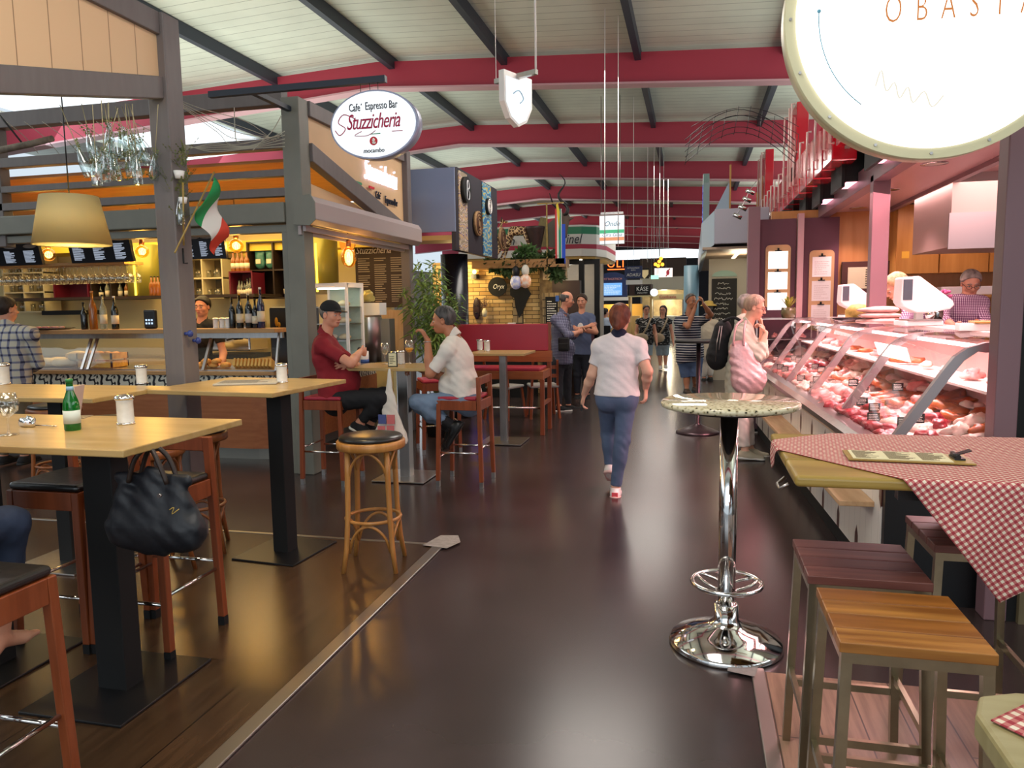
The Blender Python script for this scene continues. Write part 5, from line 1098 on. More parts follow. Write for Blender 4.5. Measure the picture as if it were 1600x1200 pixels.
def person(lab, J, tf, hf, hu=(0, 0, 1), g=1.0, s=1.0, res=.008, skin=SK, top=None, bot=None, shoe=None, hair=None, belly=0, bust=0, sleeve=.6, hem=-.06, legend=.96, hstyle='short', hands=None,
           feet=None, wr=.0022, collar=True, cap=None, topname='shirt', botname='trousers', face=True, armr=1.0, loose=0, root=None, socks=None, glasses=None, hairlen=0, group=None, collm=None, shoename='shoe', tw=1.0):
    rt = Vector(root) if root else Vector((J['pel'][0], J['pel'][1], 0)); o3 = np.array(rt); J = {k: np.asarray(v, float) - o3 for k, v in J.items()}
    t = thing('person', lab, 'person', rt, 0, group); tf = nrm(tf); hf = nrm(hf); hu = nrm(np.asarray(hu, float) - hf * (np.asarray(hu, float) @ hf)); hs = np.cross(hf, hu); up = nrm(J['che'] - J['wai'])
    A = np.array(list(J.values())); lo = A.min(0) - .24; hi = A.max(0) + .26; lo[2] = max(lo[2], -.02)
    c = J['hed']
    def torso(F_, i, k=.04, w=0, clip=None):
        F_.cone(J['pel'], J['wai'], (.158 * g * tw + i) * s, (.142 * g + i) * s, k, clip, tf, .70, wr=w); F_.cone(J['wai'], J['che'], (.142 * g + i) * s, (.158 * g + i) * s, k, clip, tf, .68, wr=w)
        F_.cone(J['che'], J['che'] + up * .06 * s, (.158 * g + i) * s, (.125 * g + i) * s, k, clip, tf, .68, wr=w); F_.cone(J['sL'], J['sR'], (.058 + i) * s, (.058 + i) * s, k, clip, wr=w)
        for a in ('sL', 'sR'): F_.cone(J[a] * .45 + J['nek'] * .55, J[a], (.045 + i) * s, (.055 + i) * s, k, clip, wr=w)
        if belly: F_.ell(J['wai'] + tf * (.05 + belly) * s - up * .02, ((.13 * g + i) * s, (.115 + i) * s, (.14 + i) * s), (np.cross(tf, up), tf, up), k, clip, wr=w)
        if bust:
            for q in (-1, 1): F_.ell(J['che'] + tf * .09 * s + np.cross(tf, up) * q * .075 * s - up * .01, ((.065 + i) * s, (.055 + i) * s * bust, (.065 + i) * s), (np.cross(tf, up), tf, up), k, clip, wr=w)
    def arms(F_, i, k=.02, w=0, cut=None, j=1.0):
        for a, b, d in (('sL', 'eL', 'wL'), ('sR', 'eR', 'wR')):
            S0, E0, W0 = J[a], J[b], J[d]; r0, r1, r2 = .050 * armr * s + i, .041 * armr * s + i, .027 * s + i
            if cut is None: F_.cone(S0, E0, r0, r1, k); F_.cone(E0, E0 * .6 + W0 * .4, r1, .041 * armr * s, k); F_.cone(E0 * .6 + W0 * .4, W0, .040 * armr * s, r2, k)
            elif cut <= 1:
                P_ = S0 + (E0 - S0) * cut; F_.cone(S0, E0, r0, r1 + .004, k, [(P_, nrm(E0 - S0))], wr=w)
            else:
                P_ = E0 + (W0 - E0) * (cut - 1); F_.cone(S0, E0, r0, r1, k, wr=w); F_.cone(E0, W0, r1, r2 + .008, k, [(P_, nrm(W0 - E0))], wr=w)
    def legs(F_, i, k=.03, w=0, cut=None, thin=0):
        for a, b, d in (('hL', 'kL', 'aL'), ('hR', 'kR', 'aR')):
            H_, K_, A_ = J[a], J[b], J[d]; r0, r1, r2 = .083 * g * s + i, .056 * s + i, .036 * s + i + (0 if cut is None else loose); bk = nrm(np.cross(np.cross(K_ - H_, A_ - K_), A_ - K_)) if np.linalg.norm(np.cross(K_ - H_, A_ - K_)) > .004 else -tf
            if bk @ tf > 0 and abs((A_ - K_)[2]) > .3: bk = -tf
            if cut is None: F_.cone(H_, K_, r0, r1, k); F_.cone(K_, A_, r1 - .004, r2, k); F_.ell(K_ * .68 + A_ * .32 + bk * .018, (.048 * s, .052 * s, .11 * s), None, k)
            elif cut <= 1: F_.cone(H_, K_, r0, r1 + loose, k, [(H_ + (K_ - H_) * cut, nrm(K_ - H_))], wr=w)
            else: F_.cone(H_, K_, r0, r1, k, wr=w); F_.cone(K_, A_, r1, r2, k, [(K_ + (A_ - K_) * (cut - 1), nrm(A_ - K_))], wr=w); F_.ell(K_ * .68 + A_ * .32 + bk * .012, (.048 * s + i, .05 * s + i, .11 * s), None, k, [(K_ + (A_ - K_) * (cut - 1), nrm(A_ - K_))])
            F_.ell(H_ - tf * .035 * s - up * .02, ((.080 * g + i) * s, (.078 * g + i) * s, (.085 + i) * s), None, k, wr=0)
    # ---- body
    Fb = Field(lo, hi, res); torso(Fb, 0); arms(Fb, 0); legs(Fb, 0)
    Fb.cone(J['nek'] - up * .02, c - hu * .05 * s - hf * .012 * s, .056 * s * (1 + .12 * (g - 1)), .052 * s, .025)
    fr = (hs, hf, hu)
    def L(x, y, z): return c + (hs * x + hf * y + hu * z) * s
    def rr(*a): return tuple(x * s for x in a)
    Fb.ell(L(0, -.012, .022), rr(.074, .092, .083), fr, .01); Fb.ell(L(0, .028, -.035), rr(.060, .062, .078), fr, .025); Fb.ell(L(0, .052, -.092), rr(.034, .032, .026), fr, .025); Fb.ell(L(0, .0, -.06), rr(.056, .05, .04), fr, .03)
    if face:
        for q in (-1, 1): Fb.ell(L(.031 * q, .096, -.010), rr(.017, .014, .011), fr, .012, sub=True)
        Fb.cone(L(0, .086, .0), L(0, .108, -.038), .007 * s, .0125 * s, .008); Fb.cone(L(-.011, .096, -.044), L(.011, .096, -.044), .007 * s, .007 * s, .006)
        Fb.cone(L(-.036, .078, .014), L(.036, .078, .014), .010 * s, .010 * s, .012); Fb.cone(L(-.018, .083, -.072), L(.018, .083, -.072), .008 * s, .008 * s, .008)
        for q in (-1, 1): Fb.ell(L(.042 * q, .06, -.035), rr(.02, .018, .02), fr, .02)
    for q in (-1, 1):
        Fb.ell(L(.076 * q, -.004, -.018), rr(.009, .019, .031), fr, .006); Fb.ell(L(.082 * q, .003, -.014), rr(.005, .010, .016), fr, .004, sub=True)
    for k_, w_, e_ in (('L', 'wL', 'eL'), ('R', 'wR', 'eR')):
        hd = (hands or {}).get(k_, {}); d = hd.get('d', J[w_] - J[e_]); n = hd.get('n', -np.sign(1 if k_ == 'R' else -1) * np.cross(tf, (0, 0, 1))); hand(Fb, J[w_], d, n, hd.get('side', 1 if k_ == 'R' else -1), hd.get('curl', .35), hd.get('sp', .3), s * hd.get('s', 1), hd.get('thumb', .6))
    ft = feet or {}
    for a, k_ in (('aL', 'L'), ('aR', 'R')):
        f_ = ft.get(k_, {}); fd = nrm(f_.get('d', tf)); fu = nrm(np.asarray(f_.get('u', (0, 0, 1)), float) - fd * (np.asarray(f_.get('u', (0, 0, 1)), float) @ fd)); A_ = J[a]
        Fb.cone(A_ - fu * .02 * s, A_ + fd * .10 * s - fu * .055 * s, .036 * s, .028 * s, .02); Fb.cone(A_ + fd * .10 * s - fu * .055 * s, A_ + fd * .16 * s - fu * .062 * s, .03 * s, .02 * s, .02, flat=fu, fl=.6); Fb.ell(A_ - fd * .03 * s - fu * .05 * s, rr(.03, .03, .03), None, .02)
    Fb.ob('body', skin, t)
    # ---- face details
    if face:
        for q in (-1, 1):
            b = B(); b.ell(tuple(L(.031 * q, .0755, -.011)), (.0125 * s, .0125 * s, .0095 * s), 10); b.ob('eye', M_eyew, t); b = B(); b.ell(tuple(L(.031 * q, .0845, -.011)), .0054 * s, 8); b.ob('iris', M_iris, t)
            b = B(); stroke(b, [L((.014 + .012 * k) * q, .094 - .004 * k, .016 + (.004 if k == 1 else 0)) for k in range(4)], .0042 * s); b.ob('eyebrow', hair or M_iris, t)
        b = B(); b.tube([L(-.023, .088, -.073), L(-.01, .0945, -.071), L(.01, .0945, -.071), L(.023, .088, -.073)], [.002 * s, .0052 * s, .0052 * s, .002 * s], 8); b.ob('lips', M_lip, t)
    if glasses:
        b = B()
        for q in (-1, 1):
            b.tube([L(.034 * q + .024 * math.cos(a), .104 - .008 * abs(math.cos(a)), -.012 + .018 * math.sin(a)) for a in np.linspace(0, 6.28, 15)[:-1]], .0022 * s, 5, closed=True); b.tube([L(.058 * q, .098, -.008), L(.078 * q, .02, -.006)], .0022 * s, 5)
        b.tube([L(-.01, .105, -.01), L(.01, .105, -.01)], .0022 * s, 5); b.ob('glasses', glasses, t)
    # ---- hair
    if hair is not None:
        Fh = Field(c - .24 - hairlen, c + .2, min(res, .009)); h0 = [(L(0, .045, .045), hf * .80 - hu * .60)]
        if hstyle == 'ring': cl = [(L(0, .0, .055), hu), (L(0, .02, 0), hf)]
        elif hstyle == 'receding': cl = [(L(0, .022, .06), hf * .80 - hu * .60), (L(0, .015, 0), hf - hu * .55)]
        else: cl = h0 + [(L(0, .028, -.0), hf - hu * .75)]
        low = [(L(0, 0, -.075), -hu)]
        th = .006 if hstyle == 'ring' else .014
        Fh.ell(L(0, -.014, .022), rr(.078 + th, .096 + th, .088 + th), fr, .01, cl + low, wr=.0016)
        if hstyle in ('long', 'bun', 'puffy'):
            if hstyle == 'long':
                for q in (-1, 0, 1): Fh.cone(L(.05 * q, -.05, .0), L(.06 * q, -.055 + .02 * abs(q), -.17 - hairlen), .05 * s, .03 * s, .03, wr=.002)
            elif hstyle == 'bun': Fh.cone(L(0, -.085, .0), L(0, -.1, -.06), .045 * s, .04 * s, .02, wr=.002); Fh.ell(L(0, -.06, -.02), rr(.075, .05, .075), fr, .02, wr=.002)
            else: Fh.ell(L(0, -.03, .03), rr(.1, .1, .1), fr, .02, cl + low, wr=.004)
        for q in (-1, 1): Fh.ell(L(.082 * q, .0, -.02), rr(.02, .022, .036), fr, .006, sub=True)
        Fh.ob('hair', hair, t)
    if cap is not None:
        Fc = Field(c - .2, c + .26, .006); Fc.ell(L(0, -.008, .035), rr(.086, .102, .088), fr, .01, [(L(0, 0, .022), -hu * .98 + hf * .05)], wr=.0005); Fc.cone(L(0, .07, .034), L(0, .135, .028), .066 * s, .05 * s, .008, flat=hu, fl=.12); Fc.ob('cap', cap, t)
    # ---- clothes
    if bot is not None:
        Fp = Field(lo, hi, res); F2 = [(J['wai'] + up * .0, up)]
        Fp.cone(J['pel'], J['wai'], (.162 * g * tw + .008) * s, (.148 * g + .006) * s, .04, F2, tf, .72); Fp.cone(J['hL'], J['hR'], .088 * g * s, .088 * g * s, .04)
        legs(Fp, .009, .03, wr, legend if legend <= 1 else legend); Fp.ob(botname, bot, t)
    if top is not None:
        Ft = Field(lo, hi, res); he = J['pel'] + up * hem; cl = [(he, -up)] if hem is not None else []
        dn = J['pel'] - nrm(J['wai'] - J['pel']) * .08
        torso(Ft, .014, .04, wr, cl + [(J['nek'] + up * .035, up)])
        Ft.cone(dn, J['wai'], (.165 * g * tw + .014) * s, (.146 * g + .016 + loose) * s, .04, cl, tf, .74, wr=wr)
        arms(Ft, .011 + loose * .3, .025, wr, sleeve); Ft.ob(topname, top, t)
        if collar:
            Fk = Field(J['nek'] - .16, J['nek'] + .18, min(res, .007)); ax = nrm(c - J['nek'] - hu * .02); Fk.cone(J['nek'] - ax * .01, J['nek'] + ax * .05, .071 * s, .066 * s, .01, [(J['nek'] + ax * .035, ax * .8 + tf * .6), (J['nek'] - ax * .01, -ax)]); Fk.cone(J['nek'] - ax * .05, J['nek'] + ax * .1, .056 * s, .056 * s, .005, sub=True); Fk.ob('collar', collm or top, t)
    if socks is not None:
        Fs = Field(lo, hi, res)
        for a, b_ in (('aL', 'kL'), ('aR', 'kR')): Fs.cone(J[a] - (J[b_] - J[a]) * .1, J[a] + (J[b_] - J[a]) * .3, .043 * s, .05 * s, .01, [(J[a] + (J[b_] - J[a]) * .24, nrm(J[b_] - J[a]))])
        Fs.ob('sock', socks, t)
    if shoe is not None:
        for a, k_ in (('aL', 'L'), ('aR', 'R')):
            f_ = ft.get(k_, {}); fd = nrm(f_.get('d', tf)); fu = nrm(np.asarray(f_.get('u', (0, 0, 1)), float) - fd * (np.asarray(f_.get('u', (0, 0, 1)), float) @ fd)); A_ = J[a]; sole = A_ - fu * .085 * s
            cl = [(sole, -fu)]; Fs = Field(np.minimum(A_, A_ + fd * .2) - .16, np.maximum(A_, A_ + fd * .2) + .14, min(res, .008))
            Fs.cone(A_ - fd * .035 * s - fu * .05 * s, A_ + fd * .06 * s - fu * .05 * s, .043 * s, .043 * s, .02, cl); Fs.cone(A_ + fd * .04 * s - fu * .055 * s, A_ + fd * .165 * s - fu * .062 * s, .046 * s, .036 * s, .02, cl, fu, .75)
            Fs.cone(A_ - fu * .045 * s, A_ - fu * .005 * s, .044 * s, .046 * s, .02, [(A_ + fu * .0, fu)]); so = Fs.ob(shoename, shoe[0], t)
            Fz = Field(np.minimum(sole, sole + fd * .2) - .1, np.maximum(sole, sole + fd * .2) + .1, min(res, .007)); Fz.cone(sole - fd * .038 * s + fu * .008, sole + fd * .165 * s + fu * .008, .049 * s, .042 * s, .01, [(sole + fu * .022, fu), (sole, -fu)]); Fz.ob('sole', shoe[1], so)
    t['_o'] = 0; del t['_o']; return t, rt, L
def PV(d, y): return {k: PY(v[0], v[1], v[2] if len(v) > 2 else y) for k, v in d.items()}
M_blackc = cloth_m('black_cloth', '17171a'); M_soleb = mat('black_sole', '151515', .6); M_solew = mat('white_sole', 'd8d4cc', .5)
M_jean = cloth_m('faded_jeans', '7488a0', noise=.3, nscale=5); M_jeand = cloth_m('blue_jeans', '54627e', noise=.3, nscale=4); M_greyh = hairm('grey_hair', '6a6460', '3a3634')
# 1 man in red polo
J = PV(dict(hed=(517, 490), nek=(508, 521), che=(512, 556), wai=(521, 594), pel=(524, 620), sL=(515, 538, 6.42), sR=(504, 541, 6.06), eL=(556, 572, 6.46), eR=(548, 568, 6.0), wL=(545, 566, 6.13), wR=(563, 549, 6.33),
            hL=(530, 624, 6.33), hR=(530, 626, 6.14), kL=(602, 616, 6.36), kR=(598, 622, 6.12), aL=(578, 662, 6.34), aR=(562, 660, 6.16)), 6.22)
pr, rt, L = person('seated man in red polo shirt and black cap with crossed arms', J, (1, .05, .1), (.97, -.25, -.08), g=1.06, res=.0065, top=cloth_m('red_polo', '861722', noise=.15), bot=M_blackc, shoe=(M_blackc, M_solew), hair=hairm('cropped_grey', '8a807a', '5a524e'),
       hstyle='ring', cap=cloth_m('black_cap', '141416'), belly=.07, sleeve=.72, hem=.0, legend=1.88, hands=dict(L=dict(d=(-.9, -.2, -.15), n=(0, 1, 0), curl=.3, side=1), R=dict(d=(.1, .9, -.1), n=(-1, 0, 0), curl=.5)), feet=dict(L=dict(d=(.8, 0, -.35)), R=dict(d=(-.1, -.35, -.25)) if 0 else dict(d=(.85, -.1, -.3))))
b = B(); w_ = Vector(J['wR']) - rt; b.tube([w_ + Vector((-.01 + .0 * math.cos(a), .034 * math.cos(a), .036 * math.sin(a))) for a in np.linspace(0, 6.28, 13)[:-1]], .007, 6, closed=True); b.ob('wrist_watch', M_black, pr)
# 2 man in white shirt
J = PV(dict(hed=(692, 499), nek=(710, 526), che=(716, 560), wai=(724, 598), pel=(730, 621), sL=(700, 548, 6.19), sR=(708, 538, 6.52), eL=(672, 584, 6.16), eR=(690, 588, 6.56), wL=(668, 532, 6.22), wR=(656, 577, 6.42),
            hL=(726, 626, 6.28), hR=(728, 624, 6.48), kL=(651, 628, 6.22), kR=(655, 634, 6.5), aL=(706, 664, 6.26), aR=(700, 668, 6.48)), 6.36)
pr, rt, L = person('seated man in white short-sleeved shirt leaning on the cafe table', J, (-.93, 0, -.25), (-.95, -.22, -.1), (-.1, 0, 1), g=1.05, res=.0065, skin=SK3, top=cloth_m('white_linen', 'd8d0c6'), bot=M_jean, shoe=(mat('black_leather', '141414', .3), M_soleb), hair=hairm('grey_black_hair', '5c5856', '2a2828'),
       hstyle='short', belly=.05, sleeve=.82, hem=.03, legend=1.8, wr=.003, socks=M_blackc, hands=dict(L=dict(d=(-.45, .05, .8), n=(-.8, 0, -.5), curl=.55), R=dict(d=(-1, -.2, 0), n=(0, -.3, -1), curl=.6)), feet=dict(L=dict(d=(-.5, 0, -.75), u=(-.6, 0, .6)), R=dict(d=(-.5, 0, -.75), u=(-.6, 0, .6))))
b = B(); w_ = Vector(J['wL']) - rt; b.tube([w_ + Vector((.036 * math.cos(a), .036 * math.sin(a), -.01)) for a in np.linspace(0, 6.28, 13)[:-1]], .005, 6, closed=True); b.ob('bracelet', M_steel, pr)
# 3 walking woman from behind
J = PV(dict(hed=(969, 496), nek=(967, 526), che=(966, 556), wai=(965, 590), pel=(964, 612), sL=(938, 542), sR=(997, 542), eL=(925, 585, 6.15), eR=(1012, 580, 6.05), wL=(913, 616, 6.28), wR=(1009, 606, 6.2), hL=(949, 622), hR=(979, 622), kL=(951, 676, 6.3), kR=(972, 688, 6.12), aL=(953, 728, 6.28), aR=(962, 762, 6.12)), 6.12)
pr, rt, L = person('woman in white polo and blue jeans walking away down the aisle', J, (-.05, 1, 0), (.12, 1, .02), g=.98, s=.97, res=.0065, skin=SK2, top=cloth_m('white_polo', 'd4cccc'), bot=M_jeand, shoe=(mat('white_leather', 'd8d0cc', .4), mat('pale_pink_sole', 'd0a8a0', .5)), hair=hairm('auburn_hair', '7a3c24', '4c2012'),
       hstyle='bun', sleeve=.62, hem=-.02, legend=1.95, loose=0, collm=cloth_m('navy_collar', '1c1c34'), tw=1.08, face=True, hands=dict(L=dict(d=(-.25, .2, -1), n=(1, .3, 0), curl=.5), R=dict(d=(0, 0, -1), n=(-1, .2, 0), curl=.45)), feet=dict(L=dict(d=(0, .9, -.5), u=(0, .5, .8)), R=dict(d=(0, 1, -.05))))
b = B(); w_ = Vector(PY(911, 629, 6.3)) - rt; b.box(-.008, .008, -.035, .035, -.07, .07); b.xf(Matrix.Translation(w_) @ Matrix.Rotation(R(10), 4, 'Y')); ph = b.ob('smartphone', M_black, None, .004); ph.location = rt; tag(ph, 'dark smartphone in the left hand of the walking woman in white', 'phone')
b = B(); a_ = Vector(J['aR']) - rt; b.box(-.025, .025, -.078, -.068, -.06, -.025); b.xf(Matrix.Translation(a_)); b.ob('red_heel_tab', mat('coral_red', 'd04850', .5), pr)
# 4 man in checked shirt
J = PV(dict(hed=(886, 467), nek=(880, 489), che=(876, 513), wai=(876, 543), pel=(878, 558), sL=(882, 496, 11.25), sR=(868, 500, 10.85), eL=(896, 525, 11.3), eR=(888, 524, 10.72), wL=(906, 518, 11.2), wR=(903, 519, 10.9), hL=(884, 565, 11.1), hR=(872, 565, 10.95), kL=(886, 602, 11.15), kR=(872, 603, 10.9), aL=(888, 633, 11.2), aR=(873, 634, 10.85)), 11.0)
pr, rt, L = person('bald man in dark checked shirt with a camera bag on his back', J, (.9, .35, 0), (.95, .2, -.2), g=1.15, res=.010, skin=SK, top=check_mat('blue_check_shirt', '8c8ca0', '5a5a74', '33334c', .022, (0, 2)), bot=cloth_m('charcoal_jeans', '2a2a30'), shoe=(M_blackc, M_solew), hair=M_greyh, hstyle='ring', belly=.04, sleeve=1.35, hem=-.09, legend=1.92)
b = B(); b.tube([Vector(PY(870, 487, 10.83)) - rt, Vector(PY(868, 505, 10.80)) - rt, Vector(PY(880, 524, 10.76)) - rt], .009, 6); b.ob('strap', M_black, pr)
cbag = thing('camera_bag', 'small black camera bag hanging at the hip of the checked-shirt man', 'bag', PY(881, 538, 10.68)); B().box(-.08, .08, -.05, .05, -.1, .1).ob('body', M_black, cbag, .02); B().box(-.07, .07, -.065, -.05, -.07, .02).ob('pocket', M_blackm, cbag, .01)
# 5 man in blue t-shirt, arms crossed
J = PV(dict(hed=(909, 470), nek=(909, 490), che=(909, 509), wai=(908, 535), pel=(907, 549), sL=(923, 497), sR=(895, 497), eL=(931, 519, 12.3), eR=(890, 520, 12.3), wL=(903, 514, 12.2), wR=(919, 510, 12.15), hL=(914, 554), hR=(901, 554), kL=(917, 586), kR=(902, 586), aL=(918, 616), aR=(902, 616)), 12.5)
person('man in blue grey t-shirt standing with crossed arms facing the camera', J, (0, -1, 0), (-.1, -1, -.1), g=1.0, res=.010, top=cloth_m('slate_tshirt', '56607e'), bot=cloth_m('black_jeans', '1c1e28'), shoe=(M_blackc, M_solew), hair=hairm('dark_brown_hair', '4a362a', '2a1c16'), sleeve=.6, hem=-.04, legend=1.95, collar=False, hands=dict(L=dict(curl=.2), R=dict(curl=.2)))
b = B(); b.ell((0, 0, 0), (.05, .006, .07), 10); o = b.ob('shirt_print', mat('white_print_motif', 'd8d4d0', .7), bpy.data.objects['person.004'] if 'person.004' in bpy.data.objects else None)
pp = [x for x in bpy.data.objects if x.get('label', '').startswith('man in blue grey')][0]; o.parent = pp; o.location = Vector(PY(907, 511, 12.31)) - pp.location
# 6, 7 two women with black tops
for k, (du, yy, lb, hst) in enumerate(((0, 17.6, 'short-haired woman in black printed top and shorts carrying a beige bag', 'short'), (26, 17.9, 'long-haired woman in black printed top and shorts with beige bag strap', 'long'))):
    J = PV(dict(hed=(1010 + du, 484), nek=(1009 + du, 498), che=(1009 + du, 510), wai=(1009 + du, 526), pel=(1009 + du, 536), sL=(1020 + du, 502), sR=(998 + du, 502), eL=(1024 + du, 520), eR=(994 + du, 520), wL=(1026 + du, 535, yy - .15), wR=(998 + du, 533, yy - .2), hL=(1014 + du, 540), hR=(1004 + du, 540), kL=(1014 + du, 556), kR=(1005 + du, 556), aL=(1014 + du, 570), aR=(1006 + du, 571)), yy)
    mm = mat('black_white_print_top', '17171a', .8, col2='b8b4b0', nscale=16, stretch=(1, 1, 3)); mm.node_tree.nodes['Color Ramp'].color_ramp.elements[0].position = .40; mm.node_tree.nodes['Color Ramp'].color_ramp.elements[1].position = .44
    pr, rt, L = person(lb, J, (.1, -1, 0), (.3 if k == 0 else -.2, -1, 0), g=1.05, s=.9, res=.012, top=mm, bot=cloth_m('pale_denim_shorts', '8c98a0'), shoe=(mat('white_leather', 'd8d0cc'), M_solew), hair=hairm('brown_hair', '3c2820', '20140e'), hstyle=hst, sleeve=.25, hem=-.04, legend=.95, loose=.02, collar=False, botname='shorts', bust=1, glasses=M_black)
    b = B(); b.tube([Vector(PY(1017 + du, 497, yy - .14)) - rt, Vector(PY(1011 + du, 512, yy - .2)) - rt, Vector(PY(1001 + du, 527, yy - .2)) - rt], .02, 6); b.ob('bag_strap', mat('beige_canvas', 'a89478', .8), pr)
    hb = B(); hb.ell((0, 0, 0), (.16, .05, .11), 12); o = hb.ob('shoulder_bag', mat('beige_canvas', 'a89478')); o.location = PY(1002 + du, 528, yy - .22); tag(o, ('beige crescent shoulder bag of the short-haired woman', 'beige crescent shoulder bag of the long-haired woman')[k], 'bag')
# 8 man in striped polo
J = PV(dict(hed=(1080, 470), nek=(1075, 494), che=(1074, 515), wai=(1078, 545), pel=(1078, 558), sL=(1094, 502, 13.35), sR=(1060, 502, 13.3), eL=(1111, 492, 13.05), eR=(1075, 510, 12.85), wL=(1099, 475, 12.9), wR=(1087, 478, 12.9), hL=(1087, 562), hR=(1069, 562), kL=(1087, 588, 13.3), kR=(1073, 589, 13.3), aL=(1086, 604, 13.45), aR=(1073, 607, 13.2)), 13.3)
stp = lines_mat('navy_white_stripe_polo', '23273c', 'c8c0c0', (2,), (.042,), (.013,), .85)
person('stout man in striped polo and blue shorts holding both hands at his face', J, (.35, -.93, 0), (.6, -.8, -.15), g=1.28, s=1.03, res=.010, skin=SK3, top=stp, bot=cloth_m('blue_cargo_shorts', '56688c', noise=.2), shoe=(mat('brown_sandal', '4a3628', .6), M_soleb), hair=hairm('grey_short', '8a807a', '5c5450'), hstyle='receding', belly=.07, sleeve=.7, hem=-.07, legend=1.0, loose=.035, botname='shorts', shoename='sandal', hands=dict(L=dict(d=(-.3, -.2, 1), n=(-.8, 0, 0), curl=.5), R=dict(d=(.4, -.2, 1), n=(.8, 0, 0), curl=.5)))
# 9 person with yellow sun hat
J = PV(dict(hed=(1107, 482), nek=(1108, 502), che=(1108, 518), wai=(1108, 540), pel=(1106, 552), sL=(1118, 505), sR=(1098, 505), eL=(1120, 525), eR=(1096, 525), wL=(1118, 540), wR=(1098, 541), hL=(1110, 556), hR=(1101, 556), kL=(1110, 574), kR=(1101, 574), aL=(1110, 589), aR=(1100, 591)), 15.5)
pr, rt, L = person('person in white with a yellow sun hat behind the striped-polo man', J, (-.3, 1, 0), (-.3, 1, -.1), g=1.0, s=.95, res=.013, top=cloth_m('cream_top', 'c8bcac'), bot=cloth_m('white_trousers', 'c8c0b8'), shoe=(M_soleb, M_soleb), hair=M_greyh, sleeve=.6, legend=1.85, collar=False)
b = B(); b.lathe([(0, .1), (.08, .085), (.1, .03), (.16, .0), (.165, -.01), (.1, .01), (0, .02)]); h_ = b.ob('sun_hat', mat('straw_yellow', 'c8a858', .8), pr); h_.location = Vector(J['hed']) - rt + Vector((0, 0, .06))
# 10 lady at the meat counter
J = PV(dict(hed=(1180, 479), nek=(1168, 507), che=(1160, 537), wai=(1156, 580), pel=(1156, 602), sL=(1163, 520, 8.05), sR=(1155, 526, 7.72), eL=(1192, 552, 8.0), eR=(1186, 556, 7.66), wL=(1191, 512, 7.95), wR=(1196, 520, 7.72), hL=(1160, 612, 7.95), hR=(1156, 614, 7.8), kL=(1166, 658, 7.95), kR=(1160, 660, 7.78), aL=(1172, 700, 7.98), aR=(1164, 704, 7.75)), 7.85)
pr, rt, L = person('elderly grey-haired woman in pale clothes resting her chin on her hand at the meat counter', J, (.97, 0, -.05), (.95, -.18, -.25), g=1.12, s=.98, res=.008, skin=SK2, top=cloth_m('pale_sage_jacket', 'b8b4a4'), bot=cloth_m('off_white_trousers', 'cfc4ba'), shoe=(cloth_m('cream_sneaker', 'b0a690'), M_solew), hair=hairm('blond_grey_hair', 'b89c84', '8c7464'),
       hstyle='short', sleeve=1.55, hem=-.10, legend=1.86, loose=.012, bust=1, wr=.005, glasses=mat('red_frame', '8a3a34', .3), hands=dict(L=dict(d=(-.2, -.1, 1), n=(-1, 0, 0), curl=.7), R=dict(d=(-.5, .2, .8), n=(-1, .1, 0), curl=.8)))
bp = thing('backpack', 'black backpack with zips on the back of the grey-haired woman', 'backpack', PY(1124, 533, 7.95)); Fz = Field((-.26, -.24, -.32), (.26, .24, .34), .01); Fz.cone((-.01, 0, -.14), (.03, 0, .1), .16, .12, .03, flat=(1, 0, -.1), fl=.75, wr=.003); Fz.ob('body', M_blackc, bp)
b = B(); [b.tube([(-.02 + .02 * k, -.13 + .02 * k, -.2), (-.0 + .03 * k, -.16 + .02 * k, 0), (.02 + .02 * k, -.13 + .02 * k, .16)], .004, 5) for k in (-1, 0)]; b.ob('zip', M_steel, bp); b = B(); stroke(b, [(.03, -.06, .2), (.14, -.08, .24), (.26, -.1, .16)], .016); b.ob('strap', M_blackc, bp)
sg = thing('shoulder_bag', 'large crumpled pink metallic shoulder bag of the grey-haired woman', 'bag', PY(1165, 566, 7.62)); Fz = Field((-.3, -.2, -.34), (.3, .2, .5), .009); Fz.cone((-.06, .02, .12), (.03, 0, -.16), .1, .17, .03, flat=(0, 1, 0), fl=.38, wr=.005); Fz.ob('body', mat('rose_metallic_fabric', 'c8a0a0', .3, .3, bump=.5, bscale=14), sg)
b = B(); stroke(b, [(-.12, -.01, .16), (-.10, .0, .34), (-.03, .1, .41)], .012); stroke(b, [(-.02, -.01, .16), (-.02, .0, .3), (-.0, .08, .4)], .012); b.ob('strap', MATS['rose_metallic_fabric'], sg)
# second customer half hidden behind her
J = PV(dict(hed=(1167, 474), nek=(1165, 494), che=(1162, 515), wai=(1162, 545), pel=(1162, 560), sL=(1166, 500, 9.7), sR=(1158, 502, 9.3), eL=(1176, 530, 9.75), eR=(1168, 530, 9.3), wL=(1186, 545, 9.6), wR=(1184, 545, 9.35), hL=(1164, 568, 9.6), hR=(1160, 568, 9.42), kL=(1165, 616, 9.6), kR=(1161, 616, 9.42), aL=(1167, 664, 9.6), aR=(1163, 666, 9.4)), 9.5)
person('grey-haired person mostly hidden behind the woman at the meat counter', J, (.98, .1, 0), (.9, .3, 0), g=1.0, s=.95, res=.013, top=cloth_m('pale_sage_jacket', 'b8b4a4'), bot=cloth_m('off_white_trousers', 'cfc4ba'), shoe=(M_blackc, M_solew), hair=hairm('light_grey_hair', 'a8a09a', '787068'), sleeve=1.5, legend=1.9, collar=False)
